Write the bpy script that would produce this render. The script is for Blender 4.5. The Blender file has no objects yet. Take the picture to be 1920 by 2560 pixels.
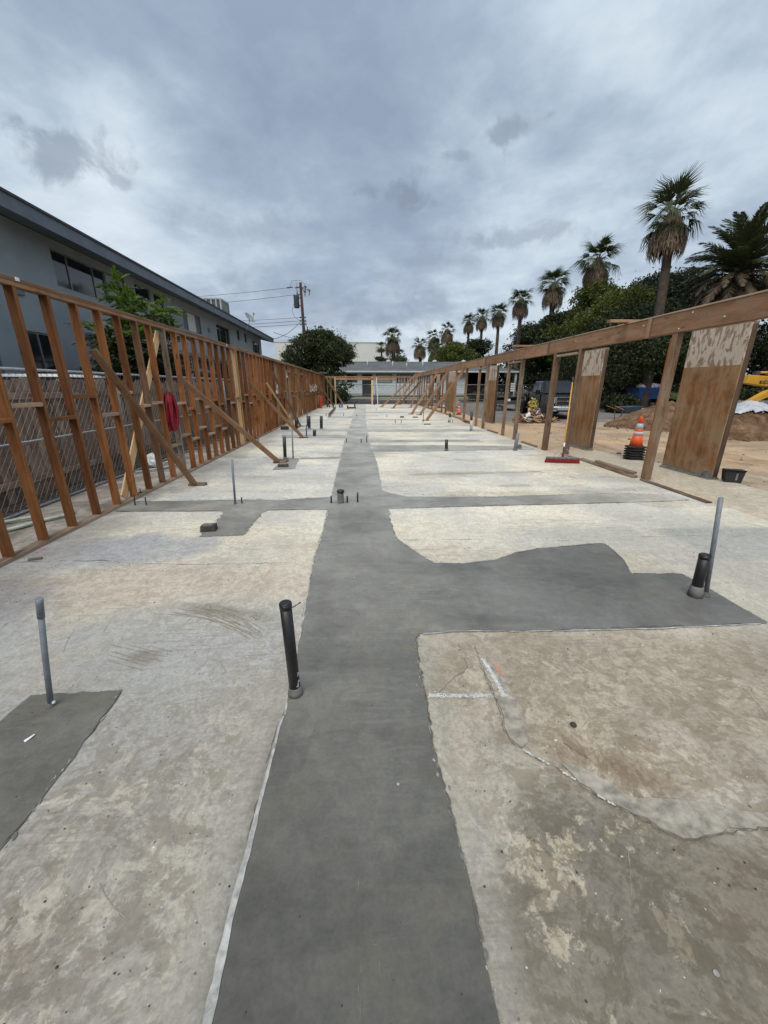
import bpy, bmesh, math, random
import numpy as np
from mathutils import Vector, Matrix

random.seed(7)
RNG = np.random.default_rng(11)
SC = bpy.context.scene
COL = SC.collection
R = math.radians

# ------------------------------------------------------------------ camera
cam_d = bpy.data.cameras.new('camera')
cam = bpy.data.objects.new('camera', cam_d)
COL.objects.link(cam)
cam_d.sensor_fit = 'VERTICAL'
cam_d.sensor_height = 36.0
cam_d.lens = 36.0 * 961 / 2560
cam_d.clip_start = 0.05
cam_d.clip_end = 2000
cam.location = (0, 0, 1.494)
cam.rotation_euler = (R(90 - 18.094), 0, R(-3.112))
SC.camera = cam

# ------------------------------------------------------------------ world
EXPOSURE = 0.98
SUN_EL, SUN_AZ = 58.0, 200.0        # azimuth clockwise from +Y
W = bpy.data.worlds.new('World')
SC.world = W
W.use_nodes = True
nt = W.node_tree
nt.nodes.clear()


def N(t, typ, **kw):
    n = t.nodes.new(typ)
    for k, v in kw.items():
        if k in n.bl_rna.properties:
            setattr(n, k, v)
        else:
            n.inputs[k].default_value = v
    return n


def math_node(t, op, a, b=None, c=None, clamp=False):
    n = t.nodes.new('ShaderNodeMath')
    n.operation = op
    n.use_clamp = clamp
    for i, v in enumerate((a, b, c)):
        if v is None:
            continue
        if isinstance(v, (int, float)):
            n.inputs[i].default_value = v
        else:
            t.links.new(v, n.inputs[i])
    return n.outputs[0]


def ramp_node(t, fac, stops, interp='LINEAR'):
    n = t.nodes.new('ShaderNodeValToRGB')
    n.color_ramp.interpolation = interp
    cr = n.color_ramp
    while len(cr.elements) < len(stops):
        cr.elements.new(0.5)
    for e, (p, c) in zip(cr.elements, stops):
        e.position = p
        if isinstance(c, (int, float)):
            c = (c, c, c)
        e.color = (*c[:3], 1)
    t.links.new(fac, n.inputs[0])
    return n.outputs[0]


def mix_col(t, fac, a, b, mode='MIX'):
    n = t.nodes.new('ShaderNodeMix')
    n.data_type = 'RGBA'
    n.blend_type = mode
    for sock, v in ((n.inputs[0], fac), (n.inputs[6], a), (n.inputs[7], b)):
        if isinstance(v, (int, float)):
            sock.default_value = v
        elif isinstance(v, tuple):
            sock.default_value = (*v[:3], 1)
        else:
            t.links.new(v, sock)
    return n.outputs[2]


def noise_node(t, vec, scale, detail=4, rough=.55, dist=0.0, dim='3D'):
    n = t.nodes.new('ShaderNodeTexNoise')
    n.noise_dimensions = dim
    n.inputs['Scale'].default_value = scale
    n.inputs['Detail'].default_value = detail
    n.inputs['Roughness'].default_value = rough
    n.inputs['Distortion'].default_value = dist
    if vec is not None:
        t.links.new(vec, n.inputs['Vector'])
    return n.outputs[0]


def vmap(t, vec, scale=(1, 1, 1), loc=(0, 0, 0), rot=(0, 0, 0)):
    n = t.nodes.new('ShaderNodeMapping')
    n.inputs['Scale'].default_value = scale
    n.inputs['Location'].default_value = loc
    n.inputs['Rotation'].default_value = rot
    t.links.new(vec, n.inputs['Vector'])
    return n.outputs[0]


def build_sky():
    t = nt
    tc = N(t, 'ShaderNodeTexCoord')
    d = tc.outputs['Generated']
    sx = N(t, 'ShaderNodeSeparateXYZ')
    t.links.new(d, sx.inputs[0])
    zc = math_node(t, 'ADD', math_node(t, 'MAXIMUM', sx.outputs[2], 0.0), 0.24)
    cx = N(t, 'ShaderNodeCombineXYZ')
    t.links.new(math_node(t, 'DIVIDE', sx.outputs[0], zc), cx.inputs[0])
    t.links.new(math_node(t, 'DIVIDE', sx.outputs[1], zc), cx.inputs[1])
    uv = cx.outputs[0]
    big = noise_node(t, vmap(t, uv, (1, .8, 1), (12.4, 7.7, 0), (0, 0, .5)), 0.62, 8, .54, .12)
    fine = noise_node(t, vmap(t, uv, (1, 1, 1), (9.1, 1.7, 3), (0, 0, .4)), 2.4, 10, .60, .15)
    v = math_node(t, 'ADD', math_node(t, 'MULTIPLY', big, .68), math_node(t, 'MULTIPLY', fine, .32))
    k = 1 / 1.86
    kc = lambda c: tuple(x * k for x in c)
    clouds = ramp_node(t, v, [(.40, kc((.30, .37, .48))), (.455, kc((.37, .45, .565))), (.495, kc((.46, .555, .66))), (.54, kc((.59, .69, .78))), (.60, kc((.75, .84, .91)))])
    # horizon: paler, warmer, lower contrast
    hz = ramp_node(t, sx.outputs[2], [(0.0, 1.0), (.03, .85), (.16, .25), (.40, 0.0)])
    horizon = ramp_node(t, noise_node(t, vmap(t, d, (3, 3, 16)), 2.2, 6, .55), [(.36, kc((.40, .455, .545))), (.5, kc((.50, .55, .63))), (.60, kc((.76, .79, .83)))])
    clouds = mix_col(t, math_node(t, 'MULTIPLY', hz, .6), clouds, horizon)
    # low dark scud clouds floating under the main deck
    wob = N(t, 'ShaderNodeTexNoise', Scale=15.0, Detail=6.0, Roughness=.6, Distortion=.4)
    t.links.new(d, wob.inputs['Vector'])
    mask = None
    for c, sz, kk in (((-.475, .805, .352), (.075, .075, .045), .75), ((-.425, .835, .338), (.04, .04, .016), .6), ((.058, .931, .366), (.060, .07, .030), 1.0), ((.098, .93, .358), (.056, .06, .024), 1.0),
                      ((.265, .86, .436), (.075, .06, .018), .7), ((.20, .885, .414), (.075, .06, .015), .6), ((.155, .90, .395), (.05, .05, .014), .4), ((.33, .90, .29), (.18, .2, .035), .55),
                      ((.18, .95, .26), (.12, .2, .02), .35), ((-.10, .98, .20), (.3, .2, .03), .4), ((.12, .98, .15), (.22, .2, .03), .45), ((-.2, .93, .30), (.25, .2, .03), .25)):
        sub = N(t, 'ShaderNodeVectorMath', operation='SUBTRACT')
        t.links.new(d, sub.inputs[0])
        sub.inputs[1].default_value = c
        div = N(t, 'ShaderNodeVectorMath', operation='DIVIDE')
        t.links.new(sub.outputs[0], div.inputs[0])
        div.inputs[1].default_value = sz
        ln = N(t, 'ShaderNodeVectorMath', operation='LENGTH')
        t.links.new(div.outputs[0], ln.inputs[0])
        q = math_node(t, 'ADD', ln.outputs[1], math_node(t, 'MULTIPLY', math_node(t, 'SUBTRACT', wob.outputs[0], .5), 4.2))
        m = ramp_node(t, q, [(.0, kk), (1.15 if kk > 2 else 1.0, 0.0)], 'EASE')
        mask = m if mask is None else math_node(t, 'MAXIMUM', mask, m)
    clouds = mix_col(t, math_node(t, 'MULTIPLY', mask, .92), clouds, kc((.255, .31, .385)))
    # brighter towards the zenith, as an overcast sky is
    zen = ramp_node(t, sx.outputs[2], [(.5, 1.0), (1.0, 1.45)])
    clouds = mix_col(t, 1.0, clouds, zen, 'MULTIPLY')
    bg_c = N(t, 'ShaderNodeBackground', Strength=1.0)
    t.links.new(clouds, bg_c.inputs[0])
    sky = N(t, 'ShaderNodeTexSky', sky_type='NISHITA', sun_disc=False)
    sky.sun_elevation = R(SUN_EL)
    sky.sun_rotation = R(SUN_AZ)
    bg_s = N(t, 'ShaderNodeBackground', Strength=0.05)
    t.links.new(sky.outputs[0], bg_s.inputs[0])
    mx = N(t, 'ShaderNodeMixShader', Fac=.9)
    t.links.new(bg_s.outputs[0], mx.inputs[1])
    t.links.new(bg_c.outputs[0], mx.inputs[2])
    out = N(t, 'ShaderNodeOutputWorld')
    t.links.new(mx.outputs[0], out.inputs[0])


build_sky()

sun_d = bpy.data.lights.new('sun', 'SUN')
sun_d.energy = 1.5
sun_d.angle = R(50)
sun_d.color = (1.0, .93, .83)
sun = bpy.data.objects.new('sun', sun_d)
COL.objects.link(sun)
_az, _el = R(SUN_AZ), R(SUN_EL)
_to = Vector((math.sin(_az) * math.cos(_el), math.cos(_az) * math.cos(_el), math.sin(_el)))
sun.rotation_euler = (-_to).to_track_quat('-Z', 'Y').to_euler()
sun.location = (0, -10, 40)

SC.view_settings.view_transform = 'Standard'
SC.view_settings.look = 'None'
SC.view_settings.gamma = 1
SC.view_settings.exposure = EXPOSURE
SC.view_settings.use_curve_mapping = False
SC.render.engine = 'CYCLES'
SC.cycles.max_bounces = 5
SC.cycles.diffuse_bounces = 3
SC.cycles.glossy_bounces = 3
SC.cycles.transparent_max_bounces = 6


# ------------------------------------------------------------------ materials
MATS = {}


def new_mat(name):
    m = bpy.data.materials.new(name)
    m.use_nodes = True
    t = m.node_tree
    t.nodes.clear()
    out = t.nodes.new('ShaderNodeOutputMaterial')
    b = t.nodes.new('ShaderNodeBsdfPrincipled')
    t.links.new(b.outputs[0], out.inputs[0])
    MATS[name] = m
    return m, t, b, out


def bump(t, b, h, strength=.3, dist=.01):
    n = t.nodes.new('ShaderNodeBump')
    n.inputs['Strength'].default_value = strength
    n.inputs['Distance'].default_value = dist
    t.links.new(h, n.inputs['Height'])
    t.links.new(n.outputs[0], b.inputs['Normal'])


def plain(name, col, rough=.6, metal=0.0, var=.25, scale=6, spec=.5, bmp=.15):
    """A painted / plastic / metal surface with blotches, wear and slight per-object change."""
    m, t, b, o = new_mat(name)
    tc = N(t, 'ShaderNodeTexCoord')
    oi = N(t, 'ShaderNodeObjectInfo')
    add = N(t, 'ShaderNodeVectorMath', operation='ADD')
    t.links.new(tc.outputs['Object'], add.inputs[0])
    t.links.new(math_node(t, 'MULTIPLY', oi.outputs['Random'], 37.0), add.inputs[1])
    n1 = noise_node(t, add.outputs[0], scale, 6, .6, .3)
    lo = tuple(c * (1 - var) for c in col)
    hi = tuple(min(1, c * (1 + var)) for c in col)
    c = ramp_node(t, n1, [(.32, lo), (.68, hi)])
    c = mix_col(t, 1.0, c, ramp_node(t, oi.outputs['Random'], [(0, 1 - var * .4), (1, 1 + var * .2)]), 'MULTIPLY')
    t.links.new(c, b.inputs['Base Color'])
    b.inputs['Metallic'].default_value = metal
    b.inputs['Specular IOR Level'].default_value = spec
    rr = ramp_node(t, noise_node(t, add.outputs[0], scale * 2.3, 3), [(.3, max(.03, rough - .1)), (.7, min(1, rough + .1))])
    t.links.new(rr, b.inputs['Roughness'])
    if bmp:
        bump(t, b, noise_node(t, add.outputs[0], scale * 12, 4), bmp, .004)
    return m


def wood(name, dark, mid, light, rough=.75, grain=1.0, tint=.25, weather=0.0):
    """Sawn timber; the grain runs along the object's own Z."""
    m, t, b, o = new_mat(name)
    tc = N(t, 'ShaderNodeTexCoord')
    oi = N(t, 'ShaderNodeObjectInfo')
    add = N(t, 'ShaderNodeVectorMath', operation='ADD')
    t.links.new(tc.outputs['Object'], add.inputs[0])
    t.links.new(math_node(t, 'MULTIPLY', oi.outputs['Random'], 53.0), add.inputs[1])
    v = add.outputs[0]
    g1 = noise_node(t, vmap(t, v, (26 * grain, 26 * grain, 1.3)), 1.0, 6, .6, 1.2)
    g2 = noise_node(t, vmap(t, v, (90 * grain, 90 * grain, 3)), 1.0, 4, .6, .3)
    big = noise_node(t, vmap(t, v, (5, 5, 1.6)), 1.0, 4, .55)
    g = math_node(t, 'ADD', math_node(t, 'MULTIPLY', g1, .55), math_node(t, 'ADD', math_node(t, 'MULTIPLY', g2, .15), math_node(t, 'MULTIPLY', big, .30)))
    c = ramp_node(t, g, [(.33, dark), (.48, mid), (.66, light)])
    # knots
    vo = N(t, 'ShaderNodeTexVoronoi', Scale=1.0, feature='F1')
    t.links.new(vmap(t, v, (9, 9, 2.4)), vo.inputs['Vector'])
    kn = ramp_node(t, vo.outputs['Distance'], [(.07, .9), (.19, 0.0)])
    c = mix_col(t, kn, c, tuple(x * .35 for x in dark))
    # stains and watermarks
    st = ramp_node(t, noise_node(t, vmap(t, v, (7, 7, 2.0), (4, 1, 7)), 1.0, 6, .65, .6), [(.52, 0.0), (.66, .55)])
    c = mix_col(t, st, c, tuple(x * .5 for x in dark))
    if weather:
        wt = ramp_node(t, noise_node(t, vmap(t, v, (8, 8, 2.5), (1, 9, 2)), 1.0, 6, .65), [(.42, 0.0), (.62, weather)])
        c = mix_col(t, wt, c, (.30, .26, .21))
    rnd2 = math_node(t, 'FRACT', math_node(t, 'MULTIPLY', oi.outputs['Random'], 17.3))
    c = mix_col(t, ramp_node(t, rnd2, [(.55, 0), (1.0, .6)]), c, mix_col(t, 1.0, c, (.74, .80, .88), 'MULTIPLY'))
    c = mix_col(t, 1.0, c, ramp_node(t, oi.outputs['Random'], [(0, 1 - tint * 1.25), (.5, 1.0), (1, 1 + tint * 1.25)]), 'MULTIPLY')
    # narrow edges lightened in colour for sky light on them, plus paler sawn wood; raw bands where plates and nails sat
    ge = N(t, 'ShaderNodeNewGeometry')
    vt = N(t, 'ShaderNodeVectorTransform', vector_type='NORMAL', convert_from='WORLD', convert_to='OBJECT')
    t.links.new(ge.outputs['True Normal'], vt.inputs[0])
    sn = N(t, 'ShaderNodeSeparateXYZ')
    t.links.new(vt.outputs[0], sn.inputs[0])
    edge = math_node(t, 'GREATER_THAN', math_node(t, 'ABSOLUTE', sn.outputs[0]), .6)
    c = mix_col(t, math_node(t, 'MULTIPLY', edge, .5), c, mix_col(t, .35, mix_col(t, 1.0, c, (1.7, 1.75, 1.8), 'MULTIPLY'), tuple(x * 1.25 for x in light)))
    sp = ramp_node(t, noise_node(t, vmap(t, v, (45, 45, 22), (3, 3, 3)), 1.0, 3, .6), [(.665, 0), (.70, .7)])
    c = mix_col(t, sp, c, tuple(x * .3 for x in dark))
    t.links.new(c, b.inputs['Base Color'])
    b.inputs['Roughness'].default_value = rough
    b.inputs['Specular IOR Level'].default_value = .25
    bump(t, b, math_node(t, 'ADD', g1, math_node(t, 'MULTIPLY', g2, .6)), .35, .004)
    return m


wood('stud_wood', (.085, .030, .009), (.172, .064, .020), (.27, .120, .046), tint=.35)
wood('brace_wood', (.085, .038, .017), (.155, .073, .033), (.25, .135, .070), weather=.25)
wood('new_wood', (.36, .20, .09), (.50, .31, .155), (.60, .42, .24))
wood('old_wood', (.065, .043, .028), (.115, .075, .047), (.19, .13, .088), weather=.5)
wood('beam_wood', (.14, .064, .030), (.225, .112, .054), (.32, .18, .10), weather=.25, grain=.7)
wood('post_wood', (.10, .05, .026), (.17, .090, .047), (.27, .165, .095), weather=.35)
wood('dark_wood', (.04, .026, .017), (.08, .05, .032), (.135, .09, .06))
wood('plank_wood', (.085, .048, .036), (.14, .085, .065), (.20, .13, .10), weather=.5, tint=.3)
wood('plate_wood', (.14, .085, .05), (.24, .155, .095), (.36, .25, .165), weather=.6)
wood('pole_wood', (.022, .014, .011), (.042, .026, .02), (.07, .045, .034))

plain('black_pipe', (.012, .012, .013), .42, 0, .4, 14)
plain('grey_pipe', (.16, .18, .205), .45, 0, .2, 14)
plain('blue_pipe', (.03, .06, .22), .45)
plain('white_pipe', (.62, .60, .56), .5)
plain('rusty_rod', (.06, .045, .035), .7, .3, .4)
plain('galvanised', (.42, .44, .46), .38, .85, .2, 20)
plain('fence_post_metal', (.17, .20, .22), .5, .5, .25, 12)
plain('fence_wire', (.20, .185, .165), .55, .3, .2)
plain('tape', (.42, .42, .40), .6, 0, .5, 25)
plain('pale_concrete', (.38, .38, .36), .85, 0, .25, 20)
plain('dark_concrete', (.13, .13, .125), .8, 0, .35, 18)
plain('charcoal_block', (.045, .042, .038), .8, 0, .4, 20)
plain('fascia_paint', (.115, .14, .175), .6, 0, .15, 3)
plain('soffit_paint', (.17, .19, .205), .8, 0, .15, 3)
plain('frame_metal', (.22, .23, .24), .45, .5)
plain('dark_trim', (.05, .05, .055), .6)
plain('curtain', (.58, .58, .56), .9, 0, .12, 6)
plain('blind_grey', (.13, .14, .15), .8, 0, .2, 5)
plain('ac_metal', (.33, .36, .35), .5, .2, .15, 4)
plain('ac_dark', (.07, .075, .075), .7)
plain('dish_grey', (.24, .25, .25), .5)
plain('rubber', (.018, .018, .018), .85)
plain('black_paint', (.004, .004, .005), .2, 0, .2, 2, .3, 0)
plain('chrome', (.42, .42, .42), .22, 1.0, .1, 5, .5, 0)
plain('headlight', (.55, .57, .55), .15, 0, .2, 30)
plain('white_paint', (.72, .72, .70), .3, 0, .08, 2)
plain('silver_paint', (.40, .42, .44), .28, .5, .1, 2)
plain('red_light', (.5, .03, .02), .3)
plain('orange_plastic', (.80, .10, .018), .5, 0, .18, 9)
plain('reflective_tape', (.42, .44, .47), .4, 0, .2, 15)
plain('broom_red', (.20, .012, .012), .85, 0, .35, 30)
plain('broom_handle', (.62, .33, .06), .45, 0, .15, 12)
plain('red_hose', (.25, .004, .016), .6, 0, .45, 9)
plain('red_paint', (.50, .045, .02), .35)
plain('blue_paint', (.012, .07, .24), .5, 0, .25, 3)
plain('barrow_blue', (.028, .058, .095), .5, 0, .3, 6)
plain('yellow_paint', (.46, .245, .012), .4, 0, .15, 3)
plain('lettering_dark', (.02, .018, .015), .6)
plain('yellow_plastic', (.50, .42, .10), .5, 0, .2, 10)
plain('white_plastic', (.70, .72, .76), .45, 0, .1, 5)
plain('pale_hose', (.42, .46, .40), .6, 0, .2, 12)
plain('roof_edge', (.05, .055, .065), .85)
plain('house_wall', (.56, .60, .63), .8, 0, .10, 2)
plain('house_trim', (.50, .52, .54), .7, 0, .1, 2)
plain('board_tan', (.40, .42, .42), .8, 0, .15, 2)
plain('warehouse', (.60, .61, .57), .85, 0, .05, .2)
plain('house_dark', (.035, .038, .042), .8)
plain('cloth_black', (.02, .02, .022), .8)
plain('tan_stucco', (.42, .38, .32), .85)
plain('pink_paint', (.75, .16, .16), .7, 0, .3, 12)


def stucco():
    m, t, b, o = new_mat('stucco')
    tc = N(t, 'ShaderNodeTexCoord')
    v = tc.outputs['Object']
    n = noise_node(t, v, .7, 7, .6)
    c = ramp_node(t, n, [(.3, (.215, .25, .275)), (.55, (.29, .325, .35)), (.75, (.345, .38, .40))])
    drip = ramp_node(t, noise_node(t, vmap(t, v, (2.5, 2.5, .18)), 1, 5), [(.5, 0), (.75, .35)])
    c = mix_col(t, drip, c, (.24, .27, .285))
    t.links.new(c, b.inputs['Base Color'])
    b.inputs['Roughness'].default_value = .95
    bump(t, b, noise_node(t, v, 45, 4, .7), .55, .012)


stucco()


def shingles(name, c1, c2):
    m, t, b, o = new_mat(name)
    tc = N(t, 'ShaderNodeTexCoord')
    br = N(t, 'ShaderNodeTexBrick', Scale=1.0)
    br.inputs['Color1'].default_value = (*c1, 1)
    br.inputs['Color2'].default_value = (*c2, 1)
    br.inputs['Mortar'].default_value = (*(x * .5 for x in c1), 1)
    br.inputs['Brick Width'].default_value = .3
    br.inputs['Row Height'].default_value = .16
    br.inputs['Mortar Size'].default_value = .012
    t.links.new(tc.outputs['Object'], br.inputs['Vector'])
    c = mix_col(t, 1.0, br.outputs[0], ramp_node(t, noise_node(t, tc.outputs['Object'], .6, 6), [(.3, .75), (.7, 1.2)]), 'MULTIPLY')
    t.links.new(c, b.inputs['Base Color'])
    b.inputs['Roughness'].default_value = .95


shingles('roof_shingles', (.085, .093, .097), (.115, .122, .126))
shingles('dark_shingles', (.06, .058, .056), (.10, .095, .09))


def glass(name, col=(.012, .014, .016), rough=.06):
    m, t, b, o = new_mat(name)
    tc = N(t, 'ShaderNodeTexCoord')
    c = ramp_node(t, noise_node(t, tc.outputs['Object'], 1.3, 4), [(.3, tuple(x * .6 for x in col)), (.7, tuple(x * 1.6 for x in col))])
    t.links.new(c, b.inputs['Base Color'])
    b.inputs['Roughness'].default_value = rough
    b.inputs['Specular IOR Level'].default_value = .6
    bump(t, b, noise_node(t, tc.outputs['Object'], 2.0, 2), .05, .02)


glass('window_glass')
glass('car_glass', (.012, .016, .020), .06)
MATS['car_glass'].node_tree.nodes['Principled BSDF'].inputs['Specular IOR Level'].default_value = .28


def leaf(name, c1, c2, c3, transl=.25):
    m, t, b, o = new_mat(name)
    ge = N(t, 'ShaderNodeNewGeometry')
    oi = N(t, 'ShaderNodeObjectInfo')
    tc = N(t, 'ShaderNodeTexCoord')
    r = math_node(t, 'ADD', math_node(t, 'MULTIPLY', ge.outputs['Random Per Island'], .5), math_node(t, 'MULTIPLY', noise_node(t, tc.outputs['Object'], .8, 4), .5))
    c = ramp_node(t, r, [(.18, c1), (.5, c2), (.8, c3)])
    c = mix_col(t, 1.0, c, ramp_node(t, oi.outputs['Random'], [(0, .85), (1, 1.12)]), 'MULTIPLY')
    t.links.new(c, b.inputs['Base Color'])
    b.inputs['Roughness'].default_value = .55
    b.inputs['Specular IOR Level'].default_value = .3
    tr = N(t, 'ShaderNodeBsdfTranslucent')
    t.links.new(c, tr.inputs[0])
    mx = N(t, 'ShaderNodeMixShader', Fac=transl)
    t.links.new(b.outputs[0], mx.inputs[1])
    t.links.new(tr.outputs[0], mx.inputs[2])
    t.links.new(mx.outputs[0], o.inputs[0])


leaf('leaf_dark', (.008, .013, .005), (.022, .034, .012), (.060, .078, .028))
leaf('leaf_bluegreen', (.012, .020, .013), (.024, .038, .022), (.045, .06, .035))
leaf('leaf_yellowgreen', (.030, .044, .008), (.080, .10, .016), (.16, .18, .032))
leaf('leaf_bush', (.016, .026, .010), (.038, .055, .019), (.085, .105, .038))
leaf('leaf_bright', (.040, .080, .014), (.10, .17, .026), (.19, .28, .045), .4)
leaf('palm_green', (.024, .036, .013), (.052, .070, .027), (.105, .125, .055), .2)
leaf('palm_dry', (.045, .033, .02), (.09, .068, .042), (.16, .125, .08), .1)
leaf('palm_skirt', (.055, .038, .022), (.115, .080, .048), (.20, .15, .098), .05)
leaf('grass_green', (.02, .045, .01), (.04, .08, .015), (.07, .11, .025))
plain('bark', (.075, .055, .042), .95, 0, .4, 5)
plain('palm_bark', (.075, .055, .043), .95, 0, .4, 4)


def plywood():
    """Old sheathing: orange-brown glue skin below, peeled white paint over the top quarter."""
    m, t, b, o = new_mat('plywood')
    tc = N(t, 'ShaderNodeTexCoord')
    oi = N(t, 'ShaderNodeObjectInfo')
    add = N(t, 'ShaderNodeVectorMath', operation='ADD')
    t.links.new(tc.outputs['Object'], add.inputs[0])
    t.links.new(math_node(t, 'MULTIPLY', oi.outputs['Random'], 9.0), add.inputs[1])
    v = add.outputs[0]
    grain = noise_node(t, vmap(t, v, (9, 9, 1.4)), 1, 7, .65, .5)
    c = ramp_node(t, grain, [(.34, (.15, .062, .020)), (.5, (.25, .115, .040)), (.66, (.36, .20, .090))])
    blot = ramp_node(t, noise_node(t, v, 2.2, 7, .7, .4), [(.45, 0), (.63, .6)])
    c = mix_col(t, blot, c, (.33, .24, .15))
    flecks = ramp_node(t, noise_node(t, vmap(t, v, (30, 30, 16)), 1, 4, .6), [(.66, 0), (.72, .6)])
    c = mix_col(t, flecks, c, (.42, .34, .24))
    sep = N(t, 'ShaderNodeSeparateXYZ')
    t.links.new(tc.outputs['Object'], sep.inputs[0])
    z = sep.outputs[2]
    top = math_node(t, 'GREATER_THAN', z, math_node(t, 'ADD', 1.83, math_node(t, 'MULTIPLY', noise_node(t, v, 9, 3), .015)))
    peel = ramp_node(t, noise_node(t, vmap(t, v, (9.5, 9.5, 3.6), (0, 0, 0), (.4, 0, 0)), 1, 6, .65, 1.0), [(.455, 1), (.50, 0)])
    paint = mix_col(t, noise_node(t, v, 5, 4), (.48, .40, .32), (.58, .51, .43))
    peeled_brown = mix_col(t, grain, (.19, .13, .085), (.34, .25, .175))  # brown sheet showing where the paint has peeled
    topc = mix_col(t, peel, paint, peeled_brown)
    c = mix_col(t, top, c, topc)
    low = ramp_node(t, math_node(t, 'ADD', z, math_node(t, 'MULTIPLY', noise_node(t, v, 4, 5), .35)), [(.12, .65), (.38, 0)])
    c = mix_col(t, low, c, (.33, .27, .20))
    t.links.new(c, b.inputs['Base Color'])
    b.inputs['Roughness'].default_value = .8
    bump(t, b, math_node(t, 'ADD', grain, math_node(t, 'MULTIPLY', peel, -.4)), .4, .006)


plywood()


def slab_mat(name, attr_a='col_a', attr_b='col_b', scale=1.0, sharp=True):
    """Old concrete: two painted colours (attributes) broken up by flaking blotches, pores, scratches."""
    m, t, b, o = new_mat(name)
    tc = N(t, 'ShaderNodeTexCoord')
    v = tc.outputs['Object']
    A = N(t, 'ShaderNodeAttribute', attribute_name=attr_a)
    B = N(t, 'ShaderNodeAttribute', attribute_name=attr_b)
    K = N(t, 'ShaderNodeAttribute', attribute_name='bias')
    warp = N(t, 'ShaderNodeTexNoise', Scale=3.2 * scale, Detail=4.0)
    t.links.new(v, warp.inputs['Vector'])
    wv = N(t, 'ShaderNodeVectorMath', operation='MULTIPLY_ADD')
    t.links.new(warp.outputs['Color'], wv.inputs[0])
    wv.inputs[1].default_value = (.22, .22, .22)
    t.links.new(v, wv.inputs[2])
    blot = noise_node(t, wv.outputs[0], 13 * scale, 10, .72)
    blot2 = noise_node(t, wv.outputs[0], 3.1 * scale, 8, .62)
    q = math_node(t, 'ADD', math_node(t, 'ADD', math_node(t, 'MULTIPLY', blot, .55), math_node(t, 'MULTIPLY', blot2, .45)), math_node(t, 'SUBTRACT', K.outputs['Fac'], .5))
    mk = ramp_node(t, q, [(.492, 0.0), (.516, 1.0)])
    FL = N(t, 'ShaderNodeAttribute', attribute_name='flake')
    fl = FL.outputs['Fac']
    c = mix_col(t, math_node(t, 'MULTIPLY', mk, fl), A.outputs['Color'], B.outputs['Color'])
    fine = noise_node(t, v, 60 * scale, 6, .7)
    c = mix_col(t, 1.0, c, ramp_node(t, fine, [(.3, .77), (.7, 1.18)]), 'MULTIPLY')
    mid = noise_node(t, wv.outputs[0], 24 * scale, 7, .68)
    c = mix_col(t, math_node(t, 'ADD', math_node(t, 'MULTIPLY', fl, .7), .3), c, mix_col(t, 1.0, c, ramp_node(t, mid, [(.32, .70), (.5, 1.0), (.68, 1.18)]), 'MULTIPLY'))
    mott = noise_node(t, vmap(t, wv.outputs[0], (1, 1, 1), (4, 7, 0)), 12 * scale, 9, .72)
    c = mix_col(t, math_node(t, 'MULTIPLY', fl, ramp_node(t, mott, [(.505, 0), (.53, .62)])), c, mix_col(t, 1.0, A.outputs['Color'], (.62, .58, .50), 'MULTIPLY'))
    scab = noise_node(t, vmap(t, wv.outputs[0], (1, 1, 1), (14, 2, 0)), 30 * scale, 6, .7)
    c = mix_col(t, math_node(t, 'MULTIPLY', fl, ramp_node(t, scab, [(.60, 0), (.66, .6)])), c, mix_col(t, 1.0, A.outputs['Color'], (.55, .50, .43), 'MULTIPLY'))
    # dark pits and pale paint specks
    vo = N(t, 'ShaderNodeTexVoronoi', Scale=13.0 * scale)
    t.links.new(v, vo.inputs['Vector'])
    pits = ramp_node(t, math_node(t, 'ADD', vo.outputs['Distance'], math_node(t, 'MULTIPLY', noise_node(t, v, 4, 3), .5)), [(.245, .8), (.275, 0)])
    c = mix_col(t, pits, c, (.10, .085, .07))
    vo2 = N(t, 'ShaderNodeTexVoronoi', Scale=9.0 * scale)
    t.links.new(vmap(t, v, (1, 1.6, 1), (3.3, 8.1, 0)), vo2.inputs['Vector'])
    specks = ramp_node(t, math_node(t, 'ADD', vo2.outputs['Distance'], math_node(t, 'MULTIPLY', noise_node(t, v, 3, 3), .55)), [(.255, .85), (.285, 0)])
    c = mix_col(t, specks, c, (.62, .62, .60))
    # directional scuffs (trowel, broom, boots)
    for rot, k in ((.6, .22), (-.9, .20), (2.1, .15)):
        sc = noise_node(t, vmap(t, v, (2.2, 46, 1), (rot * 7, 3, 0), (0, 0, rot)), 1.0, 5, .6, .4)
        where = ramp_node(t, noise_node(t, vmap(t, v, (1, 1, 1), (rot * 3, 1, 0)), 1.1, 4), [(.5, 0), (.66, 1)])
        s = math_node(t, 'MULTIPLY', ramp_node(t, sc, [(.52, 0), (.66, k * 2)]), where)
        c = mix_col(t, s, c, (.16, .14, .115))
    # hairline cracks
    vc = N(t, 'ShaderNodeTexVoronoi', feature='DISTANCE_TO_EDGE', Scale=.75 * scale)
    t.links.new(wv.outputs[0], vc.inputs['Vector'])
    cr = ramp_node(t, vc.outputs['Distance'], [(.0012, .35), (.004, 0)])
    cr = math_node(t, 'MULTIPLY', cr, ramp_node(t, noise_node(t, v, 1.3, 3), [(.54, 0), (.62, 1)]))
    c = mix_col(t, cr, c, (.12, .10, .085))
    t.links.new(c, b.inputs['Base Color'])
    b.inputs['Roughness'].default_value = .78
    b.inputs['Specular IOR Level'].default_value = .35
    h = math_node(t, 'ADD', math_node(t, 'MULTIPLY', fine, .5), math_node(t, 'ADD', math_node(t, 'MULTIPLY', mk, .2), math_node(t, 'MULTIPLY', mid, .3)))
    bump(t, b, h, .16, .004)


slab_mat('slab_concrete')
slab_mat('walkway_concrete', scale=.8)


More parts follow.
